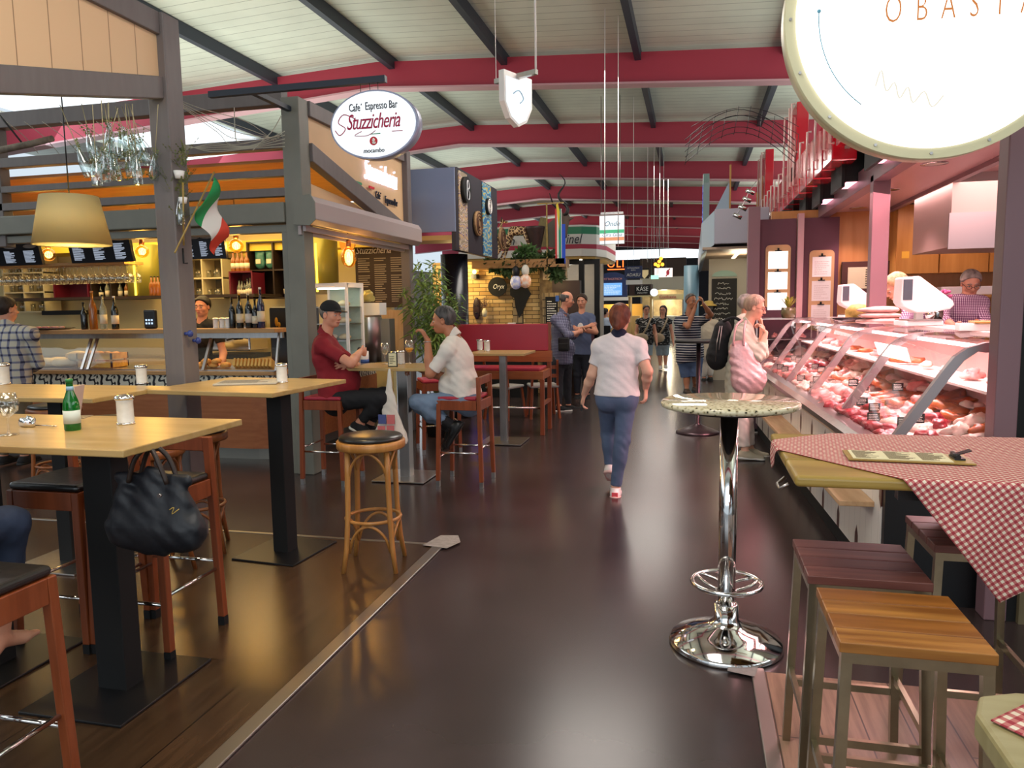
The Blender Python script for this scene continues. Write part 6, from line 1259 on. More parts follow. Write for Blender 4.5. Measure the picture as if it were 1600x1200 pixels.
# 11 barmaid
J = PV(dict(hed=(316, 478), nek=(315, 502), che=(312, 530), wai=(312, 562), pel=(312, 580), sL=(338, 511), sR=(291, 513), eL=(349, 552), eR=(281, 554), wL=(344, 582, 7.8), wR=(288, 584, 7.8), hL=(320, 588), hR=(304, 588), kL=(320, 636), kR=(304, 636), aL=(320, 681), aR=(304, 681)), 7.95)
person('young dark-haired waitress in black shirt behind the espresso bar counter', J, (.05, -1, 0), (.12, -1, -.08), g=.95, s=1.02, res=.0075, skin=SK, top=M_blackc, bot=M_blackc, shoe=(M_blackc, M_soleb), hair=hairm('black_hair', '1e1512', '120c0a'), sleeve=.6, legend=1.95, bust=1)
# 12 man in plaid shirt
J = PV(dict(hed=(10, 482), nek=(14, 510), che=(18, 540), wai=(20, 580), pel=(20, 600), sL=(-12, 522), sR=(48, 522), eL=(-22, 570), eR=(60, 568, 6.3), wL=(0, 590, 6.5), wR=(38, 585, 6.55), hL=(8, 612), hR=(34, 612), kL=(8, 664), kR=(36, 664), aL=(6, 712), aR=(38, 712)), 6.2)
person('man in white and navy plaid shirt seen from behind at the bar counter', J, (-.1, 1, 0), (.25, 1, -.05), g=1.1, s=1.02, res=.008, top=check_mat('navy_plaid', 'c0b8a8', '767688', '2c2c48', .075, (0, 2), .85, .28), bot=cloth_m('khaki_trousers', '6a5c48'), shoe=(M_blackc, M_soleb), hair=hairm('dark_brown_hair2', '33221a', '1e140e'), sleeve=1.4, hem=-.06, legend=1.95)
# 13, 14 butchers
vch = check_mat('violet_gingham_shirt', 'd4c4cc', '8a5a80', '4a1c40', .016, (0, 2))
J = PV(dict(hed=(1517, 441), nek=(1511, 468), che=(1508, 490), wai=(1504, 520), pel=(1504, 560), sL=(1532, 474), sR=(1480, 474), eL=(1540, 505, 7.9), eR=(1474, 500, 7.9), wL=(1530, 508, 7.6), wR=(1492, 510, 7.6), hL=(1512, 567), hR=(1496, 567), kL=(1512, 636), kR=(1496, 636), aL=(1512, 703), aR=(1496, 702)), 8.1)
person('grey-haired butcher man with glasses in violet checked shirt looking down', J, (-.2, -1, -.05), (-.05, -1, -.45), g=1.05, res=.008, top=vch, bot=M_blackc, shoe=(M_blackc, M_soleb), hair=hairm('silver_hair', 'b0a49c', '80756e'), hstyle='short', sleeve=1.5, legend=1.95, glasses=M_black)
J = PV(dict(hed=(1400, 448), nek=(1418, 466), che=(1434, 486), wai=(1452, 514), pel=(1460, 535), sL=(1424, 482, 7.5), sR=(1428, 474, 7.85), eL=(1412, 505, 7.35), eR=(1418, 500, 7.95), wL=(1396, 518, 7.4), wR=(1400, 516, 7.85), hL=(1458, 548, 7.6), hR=(1462, 548, 7.75), kL=(1456, 625, 7.6), kR=(1460, 625, 7.75), aL=(1460, 715, 7.6), aR=(1462, 708, 7.75)), 7.7)
person('blond butcher woman in violet checked shirt bending behind the large scale', J, (-.8, 0, -.5), (-.85, -.1, -.5), (-.3, 0, 1), g=1.0, s=1.0, res=.008, skin=SK2, top=vch, bot=cloth_m('blue_apron_cloth', '3a4a8c'), shoe=(M_blackc, M_soleb), hair=hairm('light_blond_hair', 'd8b88c', 'b8946a'), hstyle='puffy', sleeve=1.5, legend=1.95)
# 15 seated person at the lower left edge
rtp = np.array((-2.65, 1.80, 0)); J = {k: rtp + np.array(v) for k, v in dict(hed=(0, .04, 1.58), nek=(0, 0, 1.4), che=(0, -.02, 1.22), wai=(0, -.04, 1.02), pel=(0, -.05, .90), sL=(-.18, 0, 1.34), sR=(.18, 0, 1.34), eL=(-.24, .12, 1.12), eR=(.24, .12, 1.12), wL=(-.12, .30, .98), wR=(.08, .30, .98), hL=(-.09, -.03, .87), hR=(.09, -.03, .87), kL=(-.1, .38, .84), kR=(.12, .46, .79), aL=(-.08, .30, .40), aR=(.0, .48, .33)).items()}
person('person in jeans seated at the front-left table, only knee and bare foot in view', J, (0, 1, 0), (0, 1, 0), g=1, res=.009, top=cloth_m('grey_top', '6a6a72'), bot=cloth_m('dark_denim', '2c3850', noise=.2), shoe=None, hair=M_greyh, legend=1.75, sleeve=.6)
# 16 far seated guests
for k, (du, lb, tc_, hc) in enumerate(((944, 'dark-haired man in light blue shirt seated far down the aisle', 'a8b4c4', hairm('black_hair', '1e1512', '120c0a')), (934, 'blond person in cream seated far down the aisle', 'c8b89c', hairm('light_blond_hair', 'd8b88c', 'b8946a')))):
    yy = 19.5 + k * .6; J = PV(dict(hed=(du + 2, 488), nek=(du, 499), che=(du - 1, 507), wai=(du - 1, 519), pel=(du - 1, 526), sL=(du - 8, 501), sR=(du + 7, 501), eL=(du - 9, 512), eR=(du + 9, 512), wL=(du - 4, 517, yy + .2), wR=(du + 5, 517, yy + .2), hL=(du - 5, 528), hR=(du + 3, 528), kL=(du - 4, 527, yy + .45), kR=(du + 3, 527, yy + .45), aL=(du - 4, 548, yy + .5), aR=(du + 3, 548, yy + .5)), yy)
    person(lb, J, (.3, 1, 0), (.7, .6, 0), g=1, s=.95, res=.016, top=cloth_m('far_shirt%d' % k, tc_), bot=M_blackc, shoe=(M_blackc, M_soleb), hair=hc, collar=False, sleeve=1.3, legend=1.9)
    p_ = PY(du - 2, 540, yy); t = thing('dark_chair', ('dark chair under the man in light blue far down the aisle', 'dark chair under the blond guest far down the aisle')[k], 'chair', (p_[0], yy, 0)); B().box(-.22, .22, -.2, .22, .62, .67).ob('seat', M_blackc, t, .01); B().box(-.22, .22, -.24, -.2, .67, 1.0).ob('backrest', M_blackc, t, .01)
    for x in (-.19, .19):
        for y in (-.18, .18): B().box(x - .02, x + .02, y - .02, y + .02, 0, .62).ob('leg', M_black, t)
# ================================================================ THINGS ON THE TABLES
def shaker(lab, p, s=1.0, group=None):
    t = thing('sugar_shaker', lab, 'sugar shaker', p, 0, group); t.scale = (s, s, s)
    B().lathe([(0, 0), (.036, 0), (.037, .006), (.034, .012), (.034, .10), (.036, .108), (.030, .112), (0, .112)]).ob('jar', mat('sugar_white', 'd8d4cc', .25, noise=.08, nscale=40), t)
    B().lathe([(.037, -.001), (.038, .007), (.0355, .011), (.0355, .003)], n=24).ob('base_rim', M_chrome, t); B().lathe([(.036, .108), (.041, .113), (.041, .12), (.034, .128), (.012, .132), (0, .132)]).ob('lid', M_chrome, t); return t
sh = shaker('large glass sugar shaker with metal lid on the front-left table', PZ(197, 663, 1.1), 1.0)
for (u, v, z, s, lb) in ((222, 600, 1.1, 1.0, 'glass sugar shaker on the table left of the grey timber post'), (441, 598, 1.1, 1.0, 'glass sugar shaker on the newspaper table right of the grey timber post'), (6, 601, 1.1, 1.15, 'glass sugar shaker at the left edge before the plaid-shirt man'),
        (627, 569, 1.05, 1.0, 'glass sugar shaker on the cafe table beside the framed card'), (761, 549, 1.05, 1.0, 'right one of two shakers on the table before the red bench'), (750, 547, 1.05, 1.0, 'left one of two shakers on the table before the red bench')):
    dup(sh, PZ(u, v, z), 0, lb, None, s)
dup(sh, PZ(615, 566, 1.05), 0, 'small pepper shaker behind the framed card on the cafe table', None, .8)
# green bottle
BP = [(0, 0), (.030, 0), (.032, .006), (.032, .10), (.028, .125), (.014, .165), (.0125, .20), (.014, .205), (.0, .205)]
t = thing('green_bottle', 'green glass water bottle with white label on the front-left table', 'bottle', PZ(114, 672, 1.1)); B().lathe(BP, n=28).ob('glass', mat('green_glass', '0e7a28', .06, spec=.8, trans=.55), t)
B().lathe([(.0, .200), (.0145, .200), (.0145, .216), (0, .216)]).ob('cap', mat('green_cap', '1a6a30', .3), t); b = B(); b.lathe([(.0325, .03), (.0326, .085)], n=28); b.v = b.v; b.ob('label', mat('pale_label', 'c8d0c8', .6), t, fix=False); B().lathe([(.0150, .168), (.0142, .185)], n=20).ob('neck_label', mat('blue_label', '8ab0c8', .5), t, fix=False)
# wine glass
def wineglass(name='wine_glass', r=.042, h=.17, fill=None):
    b = B(); b.lathe([(.034, 0), (.034, .003), (.006, .006), (.004, .02), (.004, h * .42), (.012, h * .45), (r * .85, h * .58), (r, h * .74), (r * .8, h), (r * .8 - .0015, h), (r - .002, h * .74), (r * .8, h * .585), (0, h * .47)], n=24); return b
M_gl = glassmat('drinking_glass', (.96, .96, .93), .22, .04, 1.8, .75)
t = thing('wine_glass', 'stemmed glass at the left edge of the front-left table', 'glass', PZ(14, 680, 1.1)); wineglass(r=.045, h=.17).ob('glass', M_gl, t, fix=False)
t = thing('wine_glass', 'empty stemmed wine glass left of the framed card on the cafe table', 'glass', PZ(602, 569, 1.05)); wineglass(r=.04, h=.2).ob('glass', M_gl, t, fix=False)
t = thing('wine_glass', 'tall stemmed glass of orange drink in front of the white-shirted man', 'glass', PZ(640, 568, 1.05)); wineglass(r=.042, h=.22).ob('glass', M_gl, t, fix=False); B().lathe([(0, .105), (.02, .11), (.038, .135), (.038, .150), (0, .150)]).ob('drink', mat('orange_drink', 'e8a030', .1, spec=.6), t)
# crumpled metal ornament, card holders
o = lump('metal_ornament', M_chrome, (.035, .02, .03), 77, .3); o.location = PZ(44, 667, 1.1); o.location.z = 1.118; tag(o, 'small shiny metal flower ornament lying by the stemmed glass', 'ornament'); b = B(); b.tube([(.02, 0, -.01), (.09, .01, -.012), (.15, .0, -.012)], .003, 5); b.ob('wire_stem', M_chrome, o)
t = thing('card_holder', 'upright menu card behind the green bottle', 'card', PZ(128, 652, 1.1), R(-70)); b = B(); b.bar((-.0, -.03, 0), (.0, .0, .15), .1, .004); b.ob('card', mat('pink_card', 'c8b0a8', .6), t); B().box(-.05, .05, -.04, .03, 0, .003).ob('foot', M_steel, t)
t = thing('framed_card', 'small black-edged card standing on the cafe table', 'card', PZ(614, 573, 1.05)); B().box(-.045, .045, -.006, .006, 0, .13).ob('frame', M_black, t, .002); B().box(-.037, .037, -.008, -.006, .008, .122).ob('card', M_paper, t)
b = B(); rn = random.Random(12); writing(b, -.028, .028, .025, .1, 5, rn, -.009, .35); b.ob('print', M_printk, t)
t = thing('newspaper', 'folded newspaper lying on the table right of the grey timber post', 'newspaper', (-2.86, 4.4, 1.101), R(20)); B().box(-.2, .2, -.13, .13, 0, .012).ob('pages', mat('newsprint', 'b8b0a0', .8), t, .003); b = B(); rn = random.Random(13)
for k in range(12): b.box(-.18, .18 * rn.uniform(.2, 1), -.11 + k * .018, -.104 + k * .018, .012, .0126)
b.ob('newsprint_text', mat('grey_print', '6a645c', .8), t)
# handbag and tote bag
hb = thing('handbag', 'large dark nylon handbag with brown handles hanging in front of the front-left table', 'handbag', tuple(PY(246, 852, 2.40))); Fz = Field((-.28, -.12, -.04), (.28, .12, .36), .006)
Fz.cone((-.14, 0, .05), (.14, 0, .06), .06, .06, .02, flat=(0, 1, 0), fl=.8, wr=.003); Fz.cone((-.13, 0, .08), (-.12, 0, .2), .08, .045, .05, flat=(0, 1, 0), fl=.7, wr=.004); Fz.cone((.12, 0, .08), (.11, 0, .22), .08, .04, .05, flat=(0, 1, 0), fl=.7, wr=.004); Fz.cone((0, 0, .08), (0, 0, .25), .12, .06, .05, flat=(0, 1, 0), fl=.5, wr=.004)
Fz.cone((-.15, 0, .26), (.15, 0, .26), .022, .022, .02, flat=(0, 1, 0), fl=.6, wr=.003); Fz.ob('body', mat('dark_navy_nylon', '14161c', .5, spec=.5, bump=.3, bscale=15), hb)
b = B(); [stroke(b, [(-.085, y, .25), (-.05, y, .34), (.0, y * .5, .385), (.05, y, .34), (.085, y, .25)], .009, 6) for y in (-.03, .03)]; b.ob('handle', mat('dark_brown_leather', '2a1c14', .5), hb); B().cyl((.09, -.075, .22), (.09, -.085, .22), .008, n=10).ob('snap_button', M_steel, hb)
b = B(); stroke(b, [(.12, -.07, .165), (.14, -.07, .175), (.13, -.07, .15), (.16, -.068, .17)], .0018, 4); b.ob('stitched_emblem', mat('gold_thread', 'b89848', .5), hb)
tb_ = thing('tote_bag', 'white cloth tote bag with four coloured squares hanging from the cafe table', 'bag', (-2.58, 6.1, .40)); Fz = Field((-.2, -.1, -.02), (.2, .1, .68), .007); Fz.cone((-.05, 0, .08), (.07, 0, .02), .09, .07, .03, flat=(0, 1, 0), fl=.5, wr=.003); Fz.cone((0, 0, .08), (-.01, 0, .36), .13, .05, .05, flat=(0, 1, 0), fl=.32, wr=.004)
Fz.cone((-.01, 0, .34), (-.0, 0, .64), .05, .012, .04, flat=(0, 1, 0), fl=.4, wr=.002); Fz.ob('body', mat('off_white_cotton', 'd8d0c4', .85, bump=.3, bscale=14), tb_)
for x, z, m in ((-.055, .21, 'muted_blue'), (.025, .21, 'salmon_red'), (-.065, .11, 'salmon_red'), (.02, .115, 'salmon_red')):
    mm = mat(m, '4a5488' if m == 'muted_blue' else 'c86a6a', .8); b = B(); b.prism([(x + .03 * sx * (1 if abs(a) < 1 else 1) + .008 * math.cos(a), z + .035 * sz + .008 * math.sin(a)) for sx, sz, a in ((-1, -1, R(225)), (1, -1, R(-45)), (1, 1, R(45)), (-1, 1, R(135)))], 'y', -.068, -.058 if z > .15 else -.066); b.ob('printed_square', mm, tb_)
text('new-foy.de', .045, mat('grey_violet_print', '5a5070', .7), tb_, (-.02, -.072, .04), (R(90), R(-3), 0), sx=.8, ext=.001)
# ================================================================ ESPRESSO BAR CONTENT
def bottle(lab, p, h, r, gm, lm=None, group=None, cap=None, neck=.33):
    t = thing('bottle', lab, 'bottle', p, 0, group); B().lathe([(0, 0), (r * .96, 0), (r, h * .02), (r, h * .55), (r * .8, h * .64), (r * neck, h * .76), (r * neck, h * .97), (0, h * .97)], n=18).ob('glass', gm, t)
    if lm: B().lathe([(r * 1.02, h * .16), (r * 1.02, h * .42)], n=18).ob('label', lm, t, fix=False)
    B().lathe([(0, h * .95), (r * neck * 1.15, h * .95), (r * neck * 1.15, h * 1.0), (0, h * 1.0)], n=12).ob('cap', cap or M_black, t); return t
M_dg = mat('dark_wine_glass', '10120e', .08, spec=.8); M_ag = mat('amber_bottle', 'b06a20', .08, spec=.8, trans=.5); M_cg = mat('pale_bottle_glass', 'c8ccb8', .06, spec=.8, trans=.7); M_gold = mat('gold_foil', 'c8902c', .3, .8); M_lab = mat('cream_label', 'd8ccb0', .6); M_bb = mat('dark_blue_bottle', '14183c', .1, spec=.8)
LZ = 1.385
def onledge(u, y=6.98): p = PY(u, 515, y); return (p[0], y, LZ)
for u, h, r, gm, lm, cp, lb in ((133, .30, .036, M_dg, None, None, 'short dark bottle, leftmost on the bar ledge'), (147, .42, .042, M_ag, None, mat('cork', 'a87850', .7), 'tall amber grappa bottle with cork on the bar ledge'), (163, .38, .036, M_cg, M_lab, None, 'pale clear bottle beside the amber one on the bar ledge'), (181, .36, .038, M_dg, M_lab, M_white, 'dark bottle with large white label on the bar ledge'),
    (364, .32, .034, M_dg, None, None, 'plain dark wine bottle at the left of the wine row on the ledge'), (376, .36, .036, M_dg, M_lab, M_gold, 'gold-necked wine bottle with cream label on the ledge'), (390, .36, .038, M_dg, mat('oval_white_label', 'c8c0b4', .6), M_lab, 'wine bottle with big pale label in the middle of the row'), (400, .30, .034, M_dg, M_lab, None, 'small dark bottle between two tall wine bottles on the ledge'), (409, .42, .038, M_bb, M_lab, M_white, 'tallest blue-black wine bottle with white neck at the right of the row')):
    bottle(lb, onledge(u), h, r, gm, lm, 'bottles on the bar ledge', cp)
for k, u in enumerate((338, 348, 357)): dup(sh, onledge(u), 0, ('left', 'middle', 'right')[k] + ' small salt jar between the waitress and the wine bottles', None, .85)
t = thing('payment_terminal', 'black screen with white icons on the bar ledge beside the timber post', 'terminal', onledge(236, 7.02)); B().box(-.075, .075, -.02, .03, .0, .21).ob('housing', M_black, t, .02, seg=3); b = B(); [b.box(-.045 + .035 * i, -.025 + .035 * i, -.023, -.020, .05 + .035 * j, .07 + .035 * j) for i in range(3) for j in range(2)]; b.ob('icons', emis('screen_icons', 'b8d0f0', 1.5), t)
p = PY(440, 530, 7.3); t = thing('coffee_machine', 'large black coffee machine with gold emblem beside the timber corner post', 'coffee machine', (p[0], 7.3, .94)); B().box(-.14, .2, 0, .5, 0, .66).ob('housing', M_black, t, .02); b = B(); b.ell((-.05, -.005, .5), (.02, .004, .05), 8); b.ell((-.02, -.005, .47), (.02, .004, .03), 8); b.ob('gold_emblem', M_gold, t)
p = PY(75, 512, 7.0); t = thing('serving_platter', 'long dark platter of sliced food on the bar ledge', 'platter', (p[0], 7.02, LZ)); B().lathe([(0, 0), (.2, 0), (.26, .015), (.25, .018), (0, .01)]).ob('plate', mat('dark_ceramic', '33262c'), t); b = B(); [b.ell((-.15 + .06 * k, .02 * (k % 2), .025), (.035, .03, .012), 8) for k in range(6)]; b.ob('sliced_food', MATS['raw_pork'], t)
# food in the glass case
M_bread = mat('golden_bread', 'd8a050', .6, col2='b87830', nscale=9); M_breadw = mat('pale_bread', 'd8c8a0', .7, col2='c0a878', nscale=8)
p = PY(163, 580, 7.1); t = thing('wooden_crate', 'yellow lit wooden crate of bread in the glass counter', 'crate', (p[0], 7.1, .955)); b = B()
for z in (.0, .09): b.box(-.24, .22, -.13, -.115, z + .01, z + .075); b.box(-.24, .22, .115, .13, z + .01, z + .075); b.box(-.24, -.225, -.13, .13, z + .01, z + .075); b.box(.205, .22, -.13, .13, z + .01, z + .075)
b.ob('slats', wood('yellow_pine_crate', 'd8a848', 'c08830', 0, .5), t); b = B(); [b.box(x, x + .02, y, y + .02, 0, .165) for x in (-.22, .185) for y in (-.115, .095)]; b.box(-.22, .2, -.11, .11, 0, .01); b.ob('corner_posts', MATS['yellow_pine_crate'], t)
for k in range(6):
    o = lump('bread_roll', M_bread, (.06, .05, .04), 90 + k, .12); o.location = (p[0] - .15 + .06 * k, 7.07 + .05 * (k % 2), 1.09 if k % 2 else 1.1); tag(o, 'golden bread roll inside the yellow wooden crate', 'bread roll', 'rolls in the crate')
for k in range(5):
    o = lump('bread_loaf', M_breadw, (.17, .09, .06), 100 + k, .08); q = PY(75 + 14 * k, 575, 7.12 + .08 * (k % 2)); o.location = (q[0], 7.1 + .16 * (k % 2), 1.0 + .07 * (k > 2)); tag(o, 'pale round loaf in the left of the bar glass case', 'bread loaf', 'loaves in the glass case')
for k in range(11):
    o = lump('filled_pastry', M_bread, (.055, .045, .03), 120 + k, .15); q = PY(300 + 9.5 * k if k < 7 else 318 + 8 * (k - 7), 576, 7.1); o.location = (q[0], 7.06 + .1 * (k % 2), .985 + (.04 if k >= 7 else 0)); tag(o, 'golden filled pastry heaped in the right of the bar glass case', 'pastry', 'pastries in the glass case')
for k in range(11):
    b = B(); b.box(-.012, .012, -.06, .06, 0, .09); o = b.ob('sandwich_slice', mat('toast_slice', 'e0c070', .6, col2='c89848', nscale=12), None, .006); q = PY(370 + 5.6 * k, 572, 7.1); o.location = (q[0], 7.08, .96); o.rotation_euler = (R(-25), 0, R(8)); tag(o, 'upright toasted sandwich slice in the row left of the black coffee machine', 'sandwich', 'toasted sandwiches in the glass case')
# hanging wine glasses
gr = thing('glass_rack', 'wooden rack holding rows of hanging wine glasses above the bar ledge', 'rack', (0, 0, 0)); p0, p1 = PY(-5, 408, 7.25), PY(207, 408, 7.25); B().box(p0[0], p1[0], 7.12, 7.42, 2.10, 2.13).ob('board', M_ledge, gr)
wgb = wineglass(r=.05, h=.19); wgb.xf(Matrix.Rotation(math.pi, 4, 'X')); wg0 = wgb.ob('wine_glass', M_gl, None, fix=False); wg0.location = (p0[0] + .03, 7.2, 2.09); tag(wg0, 'wine glass hanging in the front row of the rack over the bar', 'glass', 'front row of hanging wine glasses')
k = 1
for row, y in ((0, 7.2), (1, 7.34)):
    n_ = 20
    for i in range(n_):
        if row == 0 and i == 0: continue
        o = wg0.copy(); C.objects.link(o); o['label'] = ('wine glass hanging in the front row of the rack over the bar', 'wine glass hanging in the rear row of the rack over the bar')[row]; o['group'] = ('front row of hanging wine glasses', 'rear row of hanging wine glasses')[row]; o.location = (p0[0] + .03 + (p1[0] - p0[0] - .06) * i / (n_ - 1), y, 2.09)
# menu screens
def screen(lab, u0, u1, v0, v1, y, tilt, seed):
    a, b_ = PY(u0, v0, y), PY(u1, v1, y); w_, h_ = b_[0] - a[0], a[2] - b_[2]; t = thing('menu_screen', lab, 'menu board', ((a[0] + b_[0]) / 2, y, (a[2] + b_[2]) / 2)); t.rotation_euler = (R(tilt), 0, 0)
    B().box(-w_ / 2, w_ / 2, 0, .04, -h_ / 2, h_ / 2).ob('panel', mat('dark_menu_panel', '14161e', .3), t, .004); rn = random.Random(seed)
    for c_ in range(3): b = B(); writing(b, -w_ / 2 + .05 + c_ * w_ / 3, -w_ / 2 + .04 + (c_ + .55) * w_ / 3, -h_ / 2 + .03, h_ / 2 - .08, 16, rn, -.002, .32, .95, .02); b.ob('menu_text', emis('menu_text_glow', 'c8d4e8', 1.1), t)
    b = B(); [b.ell((-w_ / 2 + .15 + c_ * w_ / 3, -.001, h_ / 2 - .035), (.09, .002, .022), 10) for c_ in range(3)]; b.ob('menu_pictures', mat('menu_photo', '8a8c90', .5), t); return t
screen('leftmost menu screen over the bar left of the lampshade', -30, 64, 383, 414, 7.0, 12, 1); screen('middle menu screen over the bar right of the lampshade', 106, 206, 371, 409, 7.0, 12, 2); screen('right menu screen behind the flag over the waitress', 282, 352, 366, 404, 6.95, 10, 3)
# filament bulbs
M_bulb = glassmat('amber_bulb_glass', (1, .72, .3), .12); M_fil = emis('hot_filament', 'ffb040', 60)
def bulb(lab, u, v, y, r, oval=1.0):
    t = thing('filament_bulb', lab, 'lamp', PY(u, v, y)); B().ell((0, 0, 0), (r, r, r * oval), 20).ob('glass', M_bulb, t, fix=False); b = B()
    for a in range(4): b.tube([(.01 * math.cos(a * 1.57), .01 * math.sin(a * 1.57), -r * oval * .5), (.018 * math.cos(a * 1.57), .018 * math.sin(a * 1.57), 0), (.006 * math.cos(a * 1.57), .006 * math.sin(a * 1.57), r * oval * .5)], .003, 5)
    b.ob('filament', M_fil, t); B().lathe([(.02, r * oval * .93), (.028, r * oval + .01), (.028, r * oval + .06), (0, r * oval + .07)], n=14).ob('socket', mat('copper', 'b87850', .3, .9), t); B().cyl((0, 0, r * oval + .06), (0, 0, r * oval + .4), .004, n=6).ob('cord', M_black, t)
    point('bulb_light', PY(u, v, y), 14, (1, .68, .28), .05)
bulb('left round filament bulb between the two menu screens', 76, 398, 7.3, .075); bulb('round filament bulb left of the grey timber post', 222, 393, 7.2, .07); bulb('round filament bulb right of the flag', 369, 384, 7.1, .075); bulb('large oval filament bulb in the side window of the bar', 545, 402, 7.3, .08, 1.35)
t = thing('bulb_disc', 'round amber disc behind the oval filament bulb', 'lamp', PY(542, 380, 7.6)); B().cyl((0, 0, 0), (0, .03, 0), .09, n=24).ob('disc', mat('amber_disc', 'c89040', .4), t); B().cyl((0, .015, .09), (0, .015, .4), .004, n=6).ob('cord', M_black, t)
# green yellow duct with light strip
p = PY(225, 440, 8.7); t = thing('round_duct', 'yellow-green metal duct with a vertical light strip behind the bar', 'duct', (p[0], 8.7, 1.75)); B().cyl((0, 0, 0), (0, 0, .7), .2, n=28).ob('duct', mat('olive_metal_duct', '9a9440', .35, .3), t); B().box(.02, .04, -.21, -.195, .03, .62).ob('light_strip', emis('yellow_led', 'ffd23a'), t)
p = PY(515, 420, 8.9); t = thing('round_duct', 'yellow-green duct with light strip seen through the side window', 'duct', (p[0], 8.7, 1.75)); B().cyl((0, 0, 0), (0, 0, .7), .2, n=28).ob('duct', MATS['olive_metal_duct'], t); B().box(.02, .04, -.21, -.195, .03, .62).ob('light_strip', MATS['yellow_led'], t)
# shelves at the rear of the bar
def cubby(lab, u0, u1, v0, v1, y, m, cols, rows, backm, name='wall_shelf'):
    a, b_ = PY(u0, v0, y), PY(u1, v1, y); w_, h_ = b_[0] - a[0], a[2] - b_[2]; t = thing(name, lab, 'shelf', (a[0], y, b_[2])); b = B()
    for k in range(cols + 1): x = k * (w_ - .02) / cols; b.box(x, x + .02, 0, .28, 0, h_)
    for k in range(rows + 1): z = k * (h_ - .02) / rows; b.box(0, w_, .002, .278, z, z + .02)
    b.ob('case', m, t); B().box(0, w_, .28, .29, 0, h_).ob('back', backm, t); return a[0], b_[0], b_[2], a[2], w_, h_
M_cubc = mat('cream_shelf', 'c8bc98', .5); M_cubb = mat('dark_brown_shelf', '2c2018', .5); M_cubr = mat('maroon_shelf', '5c1424', .4); SY = 9.1
shelves = [('cream open shelf with glasses at the left of the bar', 0, 72, 396, 488, M_cubc, 2, 3, mat('shelf_back', '6a6250', .6)), ('maroon wall box right of the cream shelf', 82, 139, 436, 468, M_cubr, 1, 1, M_cubr), ('dark shelf with bottles under the middle menu screen', 140, 206, 434, 468, M_cubb, 2, 1, M_cubb),
           ('cream cube shelf full of glasses behind the waitress', 282, 350, 404, 466, M_cubc, 2, 2, MATS['shelf_back']), ('maroon bottle box left of the corner post', 357, 396, 424, 466, M_cubr, 1, 1, M_cubr), ('tall dark shelf with bags of coffee beside the corner post', 384, 470, 378, 466, M_cubb, 2, 2, M_cubb)]
for i, (lb, u0, u1, v0, v1, m, c_, r_, bm) in enumerate(shelves):
    y = SY - (.3 if i == 4 else 0); x0, x1, z0, z1, w_, h_ = cubby(lb, u0, u1, v0, v1, y, m, c_, r_, bm)
    rn = random.Random(20 + i)
    where = ('at the far left', '', 'under the middle menu screen', 'behind the waitress', 'in the maroon box', 'in the dark shelf by the corner post')[i]
    if i in (0, 3):
        for r2 in range(r_):
            for k in range(8):
                b = B(); hh = rn.uniform(.10, .13); b.lathe([(0, 0), (.03, 0), (.034, hh), (.0325, hh), (.028, .006), (0, .006)], n=12); o = b.ob('tumbler', M_gl, None, fix=False); o.location = (x0 + .07 + k * (w_ - .14) / 7, y + .1 + .05 * (k % 2), z0 + .022 + r2 * (h_ - .02) / r_); tag(o, 'clear tumbler standing on the cream shelf ' + where, 'glass', 'tumblers on the cream shelf ' + where)
    elif i in (2, 4):
        for k in range(6):
            g_ = rn.choice([M_dg, M_ag, M_cg]); bottle('small liquor bottle standing ' + where, (x0 + .07 + k * (w_ - .14) / 5, y + .12, z0 + .022), rn.uniform(.2, .27), .032, g_, M_lab, 'liquor bottles ' + where)
    elif i == 5:
        for k in range(3):
            t = thing('coffee_bag', ('turquoise coffee bag in the dark shelf, leftmost', 'turquoise coffee bag in the dark shelf, middle', 'red coffee bag in the dark shelf beside the post')[k], 'bag', (x0 + (.14, .3, .58)[k], y + .1, z0 + .022 + (h_ - .02) / 2)); Fz = Field((-.12, -.09, -.02), (.12, .09, .32), .012); Fz.cone((0, 0, .08), (0, 0, .18), .075, .065, .03, flat=(0, 1, 0), fl=.6, wr=.003); Fz.cone((-.05, 0, .24), (.05, 0, .24), .03, .03, .03, flat=(0, 1, 0), fl=.4); Fz.ob('bag_body', mat('turquoise_foil', '3a7068', .35) if k < 2 else mat('red_foil', 'c83a28', .35), t); B().box(-.035, .035, -.052, -.048, .08, .14).ob('label', M_lab, t)
        for k in range(3): bottle('wine bottle standing in the lower dark shelf by the corner post', (x0 + .5 + k * .1, y + .12, z0 + .022), .26, .033, M_bb, M_lab, 'wine bottles in the lower dark shelf')
for k in range(4): p = PY(362 + 7 * k, 424, 8.85); bottle('amber lit spirit bottle standing on top of the maroon box', (p[0], 8.9, PY(362, 424, 8.8)[2]), .26, .035, M_ag, M_lab, 'amber bottles on the maroon box')
for k in range(3): p = PY(236 + 5 * k, 455, 8.4); bottle('amber spirit bottle beside the yellow-green duct', (p[0], 8.42, 1.77), .25, .035, M_ag, None, 'amber bottles by the duct')
o = B().box(-9.5, -5.3, 8.36, 9.0, 1.735, 1.77).ob('wall_ledge', M_cubb); tag(o, 'dark long ledge under the shelves at the rear of the bar', 'ledge')
o = B().box(-9.5, -4.6, 8.7, 9.58, .0, .92).ob('rear_counter', mat('cream_laminate', 'c0b088', .5)); tag(o, 'cream rear counter behind the bar staff', 'counter')
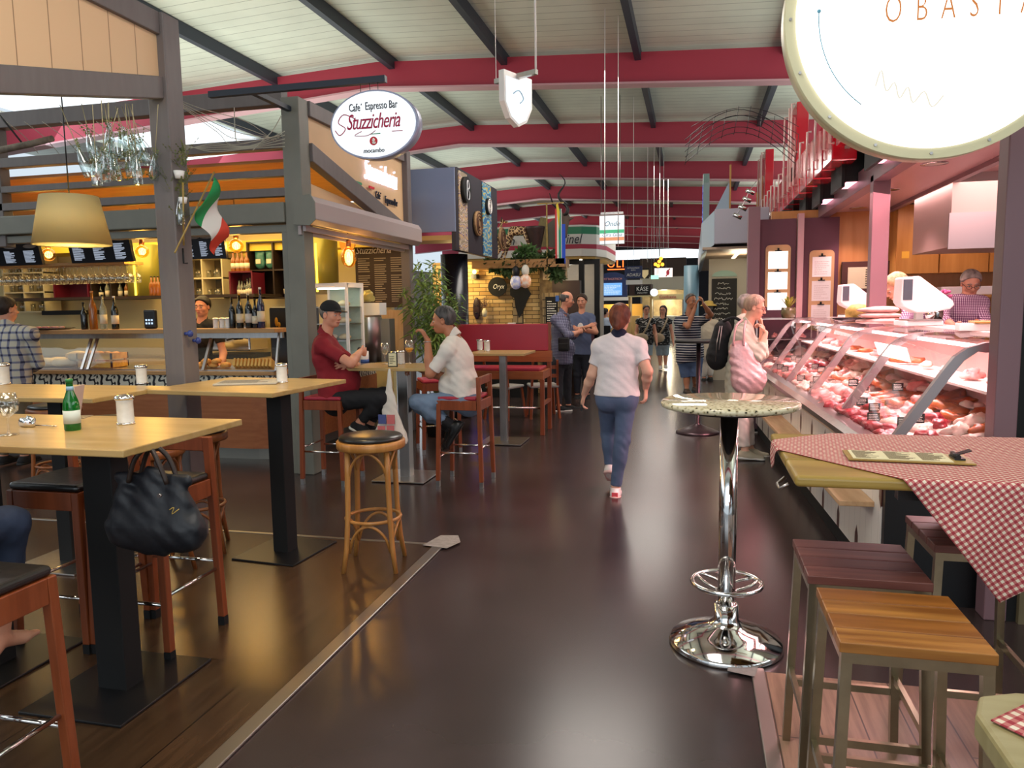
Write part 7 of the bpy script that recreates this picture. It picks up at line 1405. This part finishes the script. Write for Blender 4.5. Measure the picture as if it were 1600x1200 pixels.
t = thing('espresso_machine', 'chrome espresso machine on the rear counter behind the waitress', 'coffee machine', (PY(345, 500, 8.8)[0], 8.9, .92)); B().box(-.35, .35, 0, .45, .1, .5).ob('body', M_chrome, t, .02); B().box(-.38, .38, -.1, .45, 0, .06).ob('drip_tray', M_black, t); b = B(); [b.cyl((x, -.08, .28), (x, .0, .28), .03, n=10) for x in (-.18, .18)]; b.ob('group_head', M_black, t); [B().cyl((x, -.25, .26), (x, -.08, .28), .012, n=8).ob('handle', M_black, t) for x in (-.18, .18)]
o = B().box(-.35, .35, 0, .3, 0, .06).ob('cooker_hood', M_black); o.location = PY(98, 492, 8.7); tag(o, 'flat black hood with small lamps on the cream rear wall', 'hood')
t = thing('plate_stack', 'stack of white cups and plates on the rear counter left of the timber post', 'plates', (PY(205, 512, 7.9)[0], 8.9, .92)); [B().lathe([(0, 0), (.07, 0), (.1, .012), (0, .01)]).ob('plate', M_white, t).__setattr__('location', (0, 0, .014 * k)) for k in range(8)]
# side window of the bar: cake fridge, dispenser, blackboard
t = thing('cake_fridge', 'white framed lit glass cake fridge in the side window of the bar', 'fridge', (-3.98, 7.35, .945), R(0)); W_, H_, D_ = .42, .9, .4
b = B(); [b.box(x, x + .03, y, y + .03, 0, H_) for x in (0, W_ - .03) for y in (0, D_ - .03)]; b.box(0, W_, 0, D_, H_ - .05, H_); b.box(0, W_, 0, D_, 0, .1); b.ob('frame', M_white, t, .004); B().box(.02, W_ - .02, D_ - .02, D_ - .01, .1, H_ - .05).ob('rear_panel', mat('pale_mint_panel', 'b8c8b8', .5), t)
b = B(); [b.box(.02, W_ - .02, .03, D_ - .03, z, z + .008) for z in (.28, .46, .64)]; b.ob('glass_shelf', M_steel, t); b = B(); b.quad([(.03, .005, .1), (W_ - .03, .005, .1), (W_ - .03, .005, H_ - .05), (.03, .005, H_ - .05)]); b.quad([(W_ - .005, .03, .1), (W_ - .005, D_ - .03, .1), (W_ - .005, D_ - .03, H_ - .05), (W_ - .005, .03, H_ - .05)]); b.ob('glass_door', GLASS, t, fix=False)
B().box(.05, W_ - .05, .05, .07, H_ - .065, H_ - .05).ob('fridge_lamp', emis('cool_white_lamp', 'e8fff4', 10), t)
for k in range(6):
    o = lump('cake_piece', M_breadw if k % 2 else mat('cream_cake', 'd8c8b0', .6), (.07, .06, .035), 140 + k, .1); o.location = (-3.98 + .13 + .16 * (k % 2), 7.53, .945 + (.32, .50, .68)[k // 2]); tag(o, ('left', 'right')[k % 2] + ' cake on the ' + ('lowest', 'middle', 'top')[k // 2] + ' shelf of the glass cake fridge', 'cake')
t = thing('drink_dispenser', 'curved brushed steel dispenser beside the cake fridge', 'dispenser', (-3.68, 8.15, .945)); B().lathe([(0, 0), (.15, 0), (.15, .52), (.14, .54), (0, .54)], n=32).ob('steel_body', M_steel, t); B().box(.1, .26, -.02, .14, 0, .5).ob('side_unit', mat('grey_metal_unit', '8a8884', .4, .6), t)
o = B().box(-.13, .13, -.1, .1, 0, .14).ob('white_box', M_white, bevel=.004); o.location = (-3.63, 8.15, 1.49); tag(o, 'white carton on top of the steel dispenser', 'box'); o = lump('foil_bouquet', mat('gold_green_foil', 'a8a060', .35, .3), (.09, .07, .07), 160, .4); o.location = (-3.68, 8.12, 1.69); tag(o, 'crumpled gold and green wrapped bundle on the white carton', 'bundle')
p = PY(554, 384, 9.3); q = PY(634, 480, 9.3); t = thing('blackboard_menu', 'brown blackboard menu headed Stuzzicheria in the side window of the bar', 'menu board', (p[0], 9.3, q[2])); bw, bh_ = q[0] - p[0], p[2] - q[2]; B().box(0, bw, 0, .03, 0, bh_).ob('board', mat('brown_blackboard', '3c2c20', .6), t)
text('Stuzzicheria', .13, M_printw, t, (bw * .38, -.006, bh_ - .07), M_rt, shear=.3, sx=.8); rn = random.Random(31)
for c_ in range(3): b = B(); writing(b, .04 + c_ * bw / 3, .02 + (c_ + .8) * bw / 3, .04, bh_ - .16, 22, rn, -.003, .35, .75, .03); b.ob('menu_text', mat('chalk_tan', 'b0a088', .8), t)
o = B().box(-.3, .22, 0, .04, 0, .62).ob('wood_board_panel', wood('pale_plywood', 'c0a888', 'b09470', 2, .5)); o.location = PY(618, 560, 9.0); tag(o, 'pale plywood panel under the blackboard menu', 'panel')
t = thing('can_stack', 'small white printed canister beside the cake fridge foot', 'canister', (-3.5, 7.6, .945)); B().cyl((0, 0, 0), (0, 0, .16), .045, n=18).ob('can', M_white, t); B().lathe([(.046, .03), (.046, .07)], n=18).ob('blue_print', mat('blue_print', '3a5a9a', .5), t, fix=False)
# ================================================================ HANGING DECORATION
t = thing('drum_lampshade', 'large cream drum lampshade glowing at its rim over the left tables', 'lamp', PY(111, 345, 4.0)); sc_ = 1.0
B().lathe([(.225, -.15), (.165, .15), (.160, .15), (.22, -.15), (.225, -.15)], n=48).ob('shade', shade_mat('cream_lampshade', 'c8b888', .3), t); B().cyl((0, 0, .12), (0, 0, 1.05), .004, n=6).ob('cord', M_black, t)
b = B(); [b.tube([(0, 0, .13), (.162 * math.cos(a), .162 * math.sin(a), .14)], .003, 5) for a in (0, 2.1, 4.2)]; b.ob('spider', M_steel, t); B().ell((0, 0, 0), .04, 12).ob('bulb', emis('warm_bulb', 'ffc860', 12), t); point('shade_light', tuple(PY(111, 352, 4.0)), 24, (1, .85, .42), .05)
M_sprig = mat('dusty_green_sprig', '5c6a3c', .7, col2='7a7c4c', nscale=20); M_bot = glassmat('small_bottle_glass', (.84, .92, .9), .35, .08, 2.0, .8); M_twine = mat('jute_twine', 'a89c78', .9)
def sprig(b, p, n, sp_, h, r_): 
    for k in range(n):
        a = r_.uniform(0, 6.28); d = Vector((math.cos(a) * r_.uniform(.2, 1) * sp_, math.sin(a) * r_.uniform(.2, 1) * sp_, r_.uniform(.2, 1) * h)); q = Vector(p) + d; sd = Vector((-math.sin(a), math.cos(a), r_.uniform(-.5, .5))) * .007
        for m in range(4): c0 = Vector(p).lerp(q, .35 + .2 * m); b.quad([c0 - sd, c0 + d * .12, c0 + sd, c0 - d * .05])
bp_ = [(0, 0), (.027, 0), (.029, .004), (.029, .07), (.024, .105), (.012, .15), (.011, .17), (.013, .175), (.0115, .175)]
rn = random.Random(40)
sp0 = [(140, 262), (158, 246), (152, 276), (165, 270), (176, 250), (183, 268), (192, 236), (205, 262), (213, 252), (222, 238), (216, 274), (232, 245), (240, 268), (148, 236), (172, 226), (205, 228)]
for k, (u, v) in enumerate(sp0):
    t = thing('hanging_bottle', 'small clear bottle with dried sprigs hanging on twine from the gable brace', 'bottle', PX(u, v + 14, -3.41 + rn.uniform(-.06, .08)), 0, 'small bottles hanging from the brace'); tl_ = rn.uniform(-12, 12); t.rotation_euler = (R(tl_), R(rn.uniform(-16, 16)), 0); B().lathe(bp_, n=14).ob('glass', M_bot, t, fix=False)
    top_z = 4.46 and (1.6 + 1.36 + (t.location.y - 4.46) * .2306); B().cyl((0, 0, .13), (0, 0, max(.2, 2.93 + (t.location.y - 4.4) * .23 - t.location.z)), .0025, n=5).ob('twine', M_twine, t); b = B(); sprig(b, (0, 0, .12), 9, .06, .1, rn); b.ob('dried_sprigs', M_sprig, t, fix=False)
b = B()
for k in range(26): sprig(b, PX(rn.uniform(150, 240), rn.uniform(235, 285), -3.4 + rn.uniform(-.05, .05)), 7, .07, .06, rn)
o = b.ob('dried_greenery', M_sprig, None, fix=False); tag(o, 'mass of dried greenery tangled among the small hanging bottles', 'dried plants', None, 'stuff')
t = thing('post_decoration', 'dried sprig bundle with white cups tied to the grey timber post', 'decoration', PX(280, 300, -3.33)); b = B()
for k in range(16): sprig(b, (rn.uniform(-.03, .05), rn.uniform(-.05, .05), rn.uniform(-.25, .25)), 8, .1, .12, rn)
b.ob('dried_sprigs', M_sprig, t, fix=False); B().lathe([(0, 0), (.025, 0), (.035, .05), (.033, .05), (.02, .005)], c=(0.03, -.03, .08), n=18).ob('cup', M_white, t); B().lathe([(0, 0), (.02, 0), (.028, .04), (.026, .04), (.015, .005)], c=(0.04, -.02, -.08), n=18).ob('cup', M_white, t)
b = B(); b.lathe(bp_, c=(0.02, -.03, -.22), n=14); b.ob('small_bottle', M_bot, t, fix=False); B().cyl((.01, 0, -.35), (.07, -.05, .05), .006, n=6).ob('twig', M_board, t)
# italian flag
fp = PX(335, 276, -3.25); t = thing('flag', 'green white and red flag on a thin stick beside the timber post', 'flag', fp); bot_ = Vector(PX(273, 395, -3.25)) - Vector(fp); B().cyl(bot_, (0, 0, .03), .006, n=6).ob('stick', M_board, t)
def flagmesh():
    vs = []; fs = []; mi = []; n, m = 18, 12; O = Vector((0, 0, .0)); Lx = (Vector(PX(305, 332, -3.25)) - Vector(fp)); far = Vector(PX(355, 370, -3.25)) - Vector(fp); far2 = Vector(PX(338, 398, -3.25)) - Vector(fp)
    for i in range(n + 1):
        for j in range(m + 1):
            a, c_ = i / n, j / m; top = O.lerp(far, a); bt = Lx.lerp(far2, a); p = top.lerp(bt, c_); p.x += .03 * math.sin(a * 9 + c_ * 3) ; vs.append(tuple(p))
    for i in range(n):
        for j in range(m): k_ = i * (m + 1) + j; fs.append((k_, k_ + 1, k_ + m + 2, k_ + m + 1)); mi.append(min(2, i * 3 // n))
    me = bpy.data.meshes.new('flag_cloth'); me.from_pydata(vs, [], fs); [me.materials.append(x) for x in (mat('flag_green', '1c8a4c', .8), mat('flag_white', 'd8d4d0', .8), mat('flag_red', 'd0402c', .8))]; me.polygons.foreach_set('material_index', mi); me.polygons.foreach_set('use_smooth', [True] * len(fs)); o = bpy.data.objects.new('cloth', me); C.objects.link(o); o.parent = t; so = o.modifiers.new('thickness', 'SOLIDIFY'); so.thickness = .002
flagmesh()
# string lights / nets between the beams
t = thing('string_lights', 'white tangled string lights and netting strung between the timber frames', 'string lights', (-5, 6.0, 3.0)); b = B(); o_ = Vector((-5, 6.0, 3.0))
def wire(pts, y0, y1, r=.004):
    P_ = [Vector(PY(u, v, y0 + (y1 - y0) * k / (len(pts) - 1))) - o_ for k, (u, v) in enumerate(pts)]; stroke(b, P_, r, 4, 5)
for k in range(5): wire([(265, 150 + k), (315 + 6 * k, 170 + 9 * k), (385 - 5 * k, 190 + 9 * k), (430 + 3 * k, 222 - 3 * k)], 5.0, 6.3, .003)
for k in range(5): wire([(278, 238 - 4 * k), (330, 225 + k * 3), (390, 228 + k), (445, 205 + 6 * k)], 6.2, 6.3)
for k in range(9): wire([(10 + 28 * k, 190), (40 + 30 * k, 215), (60 + 32 * k if k < 6 else 240, 240)], 5.6, 5.9, .003)
wire([(366, 168), (368, 215), (374, 222)], 6.2, 6.2, .005); wire([(440, 180), (425, 205), (405, 225), (395, 235)], 6.2, 6.2, .005)
b.ob('wire', mat('pale_wire', 'b8b4a4', .6), t)
t = thing('birch_pole', 'birch branch with white fabric hanging over the left of the frame', 'branch', PY(50, 230, 5.6)); b = B(); b.tube([(-.9, 0, -.06), (0, 0, .03), (.22, 0, .06)], [.035, .03, .028], 8); b.ob('branch', mat('birch_bark', '8a7c6c', .8, noise=.5, nscale=14), t); B().cyl((-.1, 0, .04), (-.45, 0, .45), .008, n=5).ob('cord', M_black, t)
# ================================================================ BAMBOO PLANT AND AFRICAN BAR
t = thing('bamboo_plant', 'tall potted bamboo with feathery leaves before the dark round column', 'plant', (-3.0, 8.62, 0)); B().lathe([(.0, 0), (.16, 0), (.2, .4), (.17, .4), (0, .36)]).ob('pot', M_blackm, t)
b = B(); rn = random.Random(50); lf = B()
for k in range(16):
    a = rn.uniform(0, 6.28); q = rn.uniform(.02, .1); top = Vector((math.cos(a) * rn.uniform(.1, .4), math.sin(a) * .25, rn.uniform(1.6, 2.15))); base = Vector((math.cos(a) * q, math.sin(a) * q, .36)); b.tube([base, base.lerp(top, .5) + Vector((0, 0, .05)), top], [.007, .005, .002], 5)
    for m in range(85):
        c0 = base.lerp(top, rn.uniform(.45, 1.0)); aa = rn.uniform(0, 6.28); l = rn.uniform(.10, .2); d = Vector((math.cos(aa), math.sin(aa), rn.uniform(-.5, .45))).normalized() * l; sd = d.cross(Vector((0, 0, 1))).normalized() * .015; c0 += Vector((rn.uniform(-.08, .08), rn.uniform(-.08, .08), 0)); lf.quad([c0, c0 + d * .4 - sd, c0 + d - Vector((0, 0, .04)), c0 + d * .4 + sd])
b.ob('stem', mat('bamboo_stem', '6a7440', .6), t); lf.ob('leaves', mat('bamboo_leaf', '5f8040', .5, col2='86a258', nscale=5), t, fix=False)
def garland(lab, pts, m, seed, dens=60, r=.09, y=12.6):
    t = thing('leaf_garland', lab, 'garland', PY(*pts[0], y)); o_ = Vector(PY(*pts[0], y)); P_ = [Vector(PY(u, v, y)) - o_ for u, v in pts]; b = B(); stroke(b, P_, .02, 5); b.ob('vine', M_cubb, t); rn = random.Random(seed); b = B()
    for k in range(len(P_) - 1):
        for m_ in range(dens):
            c0 = P_[k].lerp(P_[k + 1], rn.random()); d = Vector((rn.uniform(-1, 1), rn.uniform(-1, 1), rn.uniform(-1, 1))).normalized() * r * rn.uniform(.6, 1.5); sd = d.orthogonal().normalized() * r * .28; c0 += d * .35; b.quad([c0, c0 + d * .5 - sd, c0 + d, c0 + d * .5 + sd])
    b.ob('leaves', m, t, fix=False)
M_gar = mat('dark_garland_leaf', '26361e', .6, col2='3c5228', nscale=6)
garland('dark green leaf garland draped along the top of the african bar', [(765, 412), (790, 420), (812, 410), (835, 412), (862, 402), (866, 425), (873, 432)], M_gar, 60, 150, .11); garland('green leaf bunch under the wooden drum on the african bar roof', [(810, 398), (822, 390), (833, 395)], mat('mid_garland_leaf', '4a6a38', .6), 61, 120)
ab = thing('african_bar_shelf', 'timber shelf along the top of the african bar carrying animals and a drum', 'shelf', (0, 0, 0)); p, q = PY(742, 405, 12.7), PY(885, 398, 12.7); B().box(p[0], q[0], 12.5, 13.0, 2.20, 2.34).ob('beam', wood('shelf_timber', 'a87c4c', '90663a', 0), ab)
# giraffe bending down
t = thing('giraffe_figure', 'spotted giraffe figure with splayed legs and raised neck on the bar roof', 'figure', (PY(810, 395, 12.7)[0], 12.75, 2.34)); Fz = Field((-.65, -.2, -.06), (.5, .25, .85), .013)
Fz.cone((.08, 0, .5), (-.1, 0, .5), .075, .085, .03); [Fz.cone((x0, y, .46), (x1, y * 1.2, 0), .035, .016, .02) for x0, x1, y in ((-.12, -.33, -.04), (-.12, -.30, .06), (.1, .3, -.04), (.1, .26, .06))]; Fz.cone((-.14, 0, .46), (-.42, 0, .1), .05, .035, .03); Fz.cone((-.42, 0, .1), (-.30, 0, .66), .03, .022, .02); Fz.cone((-.30, 0, .68), (-.2, 0, .65), .03, .018, .01)
gm = mat('giraffe_spots', 'd0a870', .6); nt, b_, L_ = nodes(gm); tc = nt.nodes.new('ShaderNodeTexCoord'); v_ = nt.nodes.new('ShaderNodeTexVoronoi'); v_.feature = 'DISTANCE_TO_EDGE'; v_.inputs['Scale'].default_value = 17; L_(tc.outputs['Object'], v_.inputs[0]); r_ = nt.nodes.new('ShaderNodeValToRGB'); r_.color_ramp.interpolation = 'CONSTANT'; r_.color_ramp.elements[0].color = lin('d8b888'); r_.color_ramp.elements[1].color = lin('4a2c1a'); r_.color_ramp.elements[1].position = .08; L_(v_.outputs[0], r_.inputs[0]); L_(r_.outputs[0], b_.inputs['Base Color']); Fz.ob('body', gm, t)
b = B(); b.cyl((-.3, -.02, .7), (-.3, -.02, .74), .006, n=5); b.cyl((-.3, .02, .7), (-.3, .02, .74), .006, n=5); b.ob('horn', M_cubb, t)
t = thing('wooden_drum', 'dark carved wooden drum standing on the african bar roof', 'drum', (PY(836, 385, 12.7)[0], 12.75, 2.36)); B().lathe([(.0, 0), (.11, 0), (.11, .1), (.08, .14), (.1, .22), (.16, .5), (.17, .54), (0, .55)], n=24).ob('body', mat('dark_carved_wood', '3a2420', .5, noise=.4, nscale=14), t); B().lathe([(.112, .09), (.118, .12), (.1, .15)], n=24).ob('band', mat('red_brown_band', '6a3428', .5), t)
t = thing('hide_shield', 'grey fringed hide and feather bundle beside the drum', 'decoration', PY(852, 350, 12.8)); b = B(); b.prism([(-.12, .0), (-.08, .12), (.02, .1), (.05, -.38), (-.1, -.38)], 'y', 0, .06); b.ob('feather_bundle', mat('khaki_feather', '8a7c54', .9, noise=.4, nscale=20, stretch=(8, 1, .5)), t); b = B(); b.prism([(.02, .0), (.28, .2), (.3, .05), (.25, -.2), (.14, -.4), (.05, -.38)], 'y', .07, .1); b.ob('hide', mat('grey_hide', '6a645c', .9), t)
t = thing('antelope_head', 'kudu antelope head with a long twisted horn above the african bar', 'trophy', PY(882, 352, 12.9)); Fz = Field((-.2, -.3, -.4), (.2, .2, .3), .014); Fz.cone((0, .05, .12), (.0, -.06, -.05), .09, .07, .03); Fz.cone((0, -.05, -.04), (.04, -.16, -.2), .06, .035, .03); Fz.cone((-.09, 0, .1), (-.16, 0, .12), .03, .01, .02); Fz.cone((.09, 0, .1), (.16, 0, .12), .03, .01, .02); Fz.ob('head', mat('grey_brown_fur', '5a4c44', .9), t)
b = B(); b.tube([(.0 + .07 * math.sin(k * .75) - .005 * k, 0, .15 + .055 * k) for k in range(14)], [.035 - .0023 * k for k in range(14)], 8); b.ob('horn', mat('dark_horn', '1e1614', .4), t); b = B(); b.tube([(-.06 - .0 * k, .02, .15), (-.12, .02, .3), (-.2, .02, .36), (-.26, .02, .55)], [.03, .025, .018, .006], 8); b.ob('second_horn', mat('dark_horn', '1e1614'), t)
t = thing('hanging_flag', 'south african style flag hanging in a narrow strip beside the antelope head', 'flag', PY(872, 360, 12.5)); 
for x0, x1, c_, n_ in ((-.05, -.02, 'c83a3a', 'red_stripe'), (-.02, .01, 'd8d4cc', 'white_stripe'), (.01, .05, '2c8a68', 'green_stripe'), (.05, .06, 'd8d4cc', 'white_stripe'), (.06, .12, '2c50c0', 'blue_stripe')): B().box(x0, x1, 0, .012, -.55, .35 if n_ != 'blue_stripe' else .1).ob(n_, mat('flag_' + n_, c_, .8), t)
b = B(); b.prism([(.0, .45), (.03, .3), (.02, .0), (-.03, .42)], 'y', -.006, -.001); b.ob('yellow_stripe', mat('flag_yellow', 'd8c040', .8), t); B().box(-.2, -.18, 0, .02, -.8, .45).ob('pole', M_board, t); B().box(-.35, .1, 0, .02, .44, .46).ob('cross_pole', M_board, t)
for (u, v, c1, c2, lb) in ((806, 432, '8090d8', '1a1a20', 'blue patterned head-shaped lamp with dark hair under the garland'), (821, 430, 'e89050', 'e0dcd0', 'orange patterned egg-shaped lamp under the garland')):
    t = thing('pendant_lamp', lb, 'lamp', PY(u, v, 12.5)); B().ell((0, 0, -.1), (.1, .1, .12), 14).ob('shade', mat('lamp_' + c1, c1, .5, col2='f0e8e0', nscale=16, emit=c1, es=.08), t); B().ell((0, 0, .08), (.07, .07, .1), 12).ob('top', mat('lamptop_' + c2, c2, .5), t); B().cyl((0, 0, .15), (0, 0, .4), .004, n=5).ob('cord', M_black, t)
point('african_wall_light', (-4.0, 12.5, 2.1), 40, (1, .72, .3), .1); point('african_wall_light', (-2.3, 12.6, 2.0), 6, (1, .75, .4), .1)
t = thing('wall_sconce', 'small lit wall lamp on the stone wall left of the african bar', 'lamp', PY(742, 432, 12.9)); B().box(-.05, .05, -.08, .08, -.04, .04).ob('body', M_black, t); B().ell((0, -.03, .08), .04, 8).ob('bulb', MATS['warm_bulb'], t)
t = thing('wooden_mask', 'tall dark carved wooden mask on the stone wall', 'mask', PY(745, 482, 12.95)); b = B(); b.ell((0, 0, 0), (.07, .04, .2), 14); b.ob('mask', MATS['dark_carved_wood'], t); b = B(); [b.ell((x, -.04, .05), (.015, .01, .01), 8) for x in (-.025, .025)]; b.ell((0, -.04, -.08), (.03, .01, .012), 8); b.ob('carved_face', M_blackm, t)
t = thing('round_wall_sign', 'round black sign with white script and antelope on the stone wall', 'sign', PY(777, 448, 12.9)); B().cyl((0, 0, 0), (0, .03, 0), .17, n=28).ob('disc', M_blackm, t); text('Oryx', .12, M_printw, t, (.02, -.006, .0), M_rt, shear=.3, sx=.8)
t = thing('dried_bouquet', 'dried flower bunch hanging between mask and round sign', 'flowers', PY(757, 478, 12.9)); b = B(); rn = random.Random(70); sprig(b, (0, 0, -.05), 50, .14, .2, rn); b.ob('dried_stems', mat('dusty_rose_sprig', '7a5a4c', .8), t, fix=False); B().lathe([(0, -.2), (.04, -.18), (.05, -.1), (.02, -.04)], n=12).ob('gourd', M_paper, t)
t = thing('poster', 'tan poster with an antelope drawing under the garland', 'poster', PY(866, 424, 12.7)); B().box(-.2, .22, 0, .03, -.14, .22).ob('panel', mat('tan_poster', 'b09878', .6), t); b = B(); b.ell((0, -.005, .05), (.08, .004, .05), 10); b.tube([(.07, -.005, .06), (.12, -.005, .12)], .014, 5); [b.tube([(x, -.005, .03), (x + .01, -.005, -.05)], .008, 4) for x in (-.06, -.03, .03, .06)]; b.ob('antelope_drawing', M_blackm, t); text('Der Südafrikaner', .045, M_printk, t, (.0, -.006, -.1), M_rt, shear=.2)
t = thing('framed_menu', 'patterned frame around a menu with a blue card on the dark panel', 'menu board', PY(862, 480, 12.86)); B().box(-.16, .16, 0, .04, -.42, .25).ob('frame', M_pat, t); B().box(-.11, .11, -.006, 0, -.3, .18).ob('menu', M_blackm, t); B().box(.07, .13, -.012, -.006, .1, .2).ob('blue_card', mat('blue_card', '3a60b0', .5), t); b = B(); rn = random.Random(71); writing(b, -.08, .08, -.25, .12, 9, rn, -.009, .35); b.ob('menu_text', M_printw, t)
t = thing('africa_map', 'black africa-shaped panel on the stone panel', 'decoration', PY(812, 470, 12.9)); b = B(); b.prism([(-.17, .22), (.12, .25), (.2, .12), (.12, -.02), (.04, -.22), (-.02, -.3), (-.08, -.1), (-.1, .05), (-.17, .1)], 'y', 0, .03); b.ob('panel', M_blackm, t)
t = thing('bar_worktop', 'black worktop with blue light strip at the foot of the stone wall', 'worktop', (-3.9, 12.4, 0)); B().box(-.3, 1.25, 0, .5, 0, 1.0).ob('cabinet', M_blackm, t); B().box(-.3, .55, -.02, .0, .99, 1.02).ob('blue_strip', emis('blue_led', '2030ff', 6), t); B().box(.7, 1.1, .1, .4, 1.0, 1.12).ob('black_box', M_black, t, .01)
o = B().box(-.06, .06, -.05, .05, 0, .15).ob('tissue_box', M_white, bevel=.004); o.location = (-3.05, 12.65, 1.12); tag(o, 'small white box with red logo on the black box at the african bar', 'box'); B().box(-.05, .05, -.053, -.05, .09, .13).ob('red_logo', M_inkr, o)
t = thing('tall_screen', 'dark red edged vending screen left of the checked-shirt man', 'screen', PY(862, 560, 12.3)); B().box(-.16, .1, 0, .1, -.95, -.05).ob('panel', M_blackm, t)
t = thing('small_bistro_base', 'ribbed dark foot of another standing table behind the granite table', 'table', (.07, 9.3, 0)); B().lathe([(0, 0), (.26, 0), (.26, .015), (.22, .03), (.2, .04), (.15, .06), (.12, .07), (.05, .1), (.03, .12), (.025, 1.1), (0, 1.1)], n=32).ob('base', mat('dark_ribbed_metal', '4a3c40', .3, .7), t); B().cyl((0, 0, 1.1), (0, 0, 1.13), .28, n=36).ob('table_top', M_blackm, t)
for k in range(12):
    p = cw(-.0, 0, 0); break
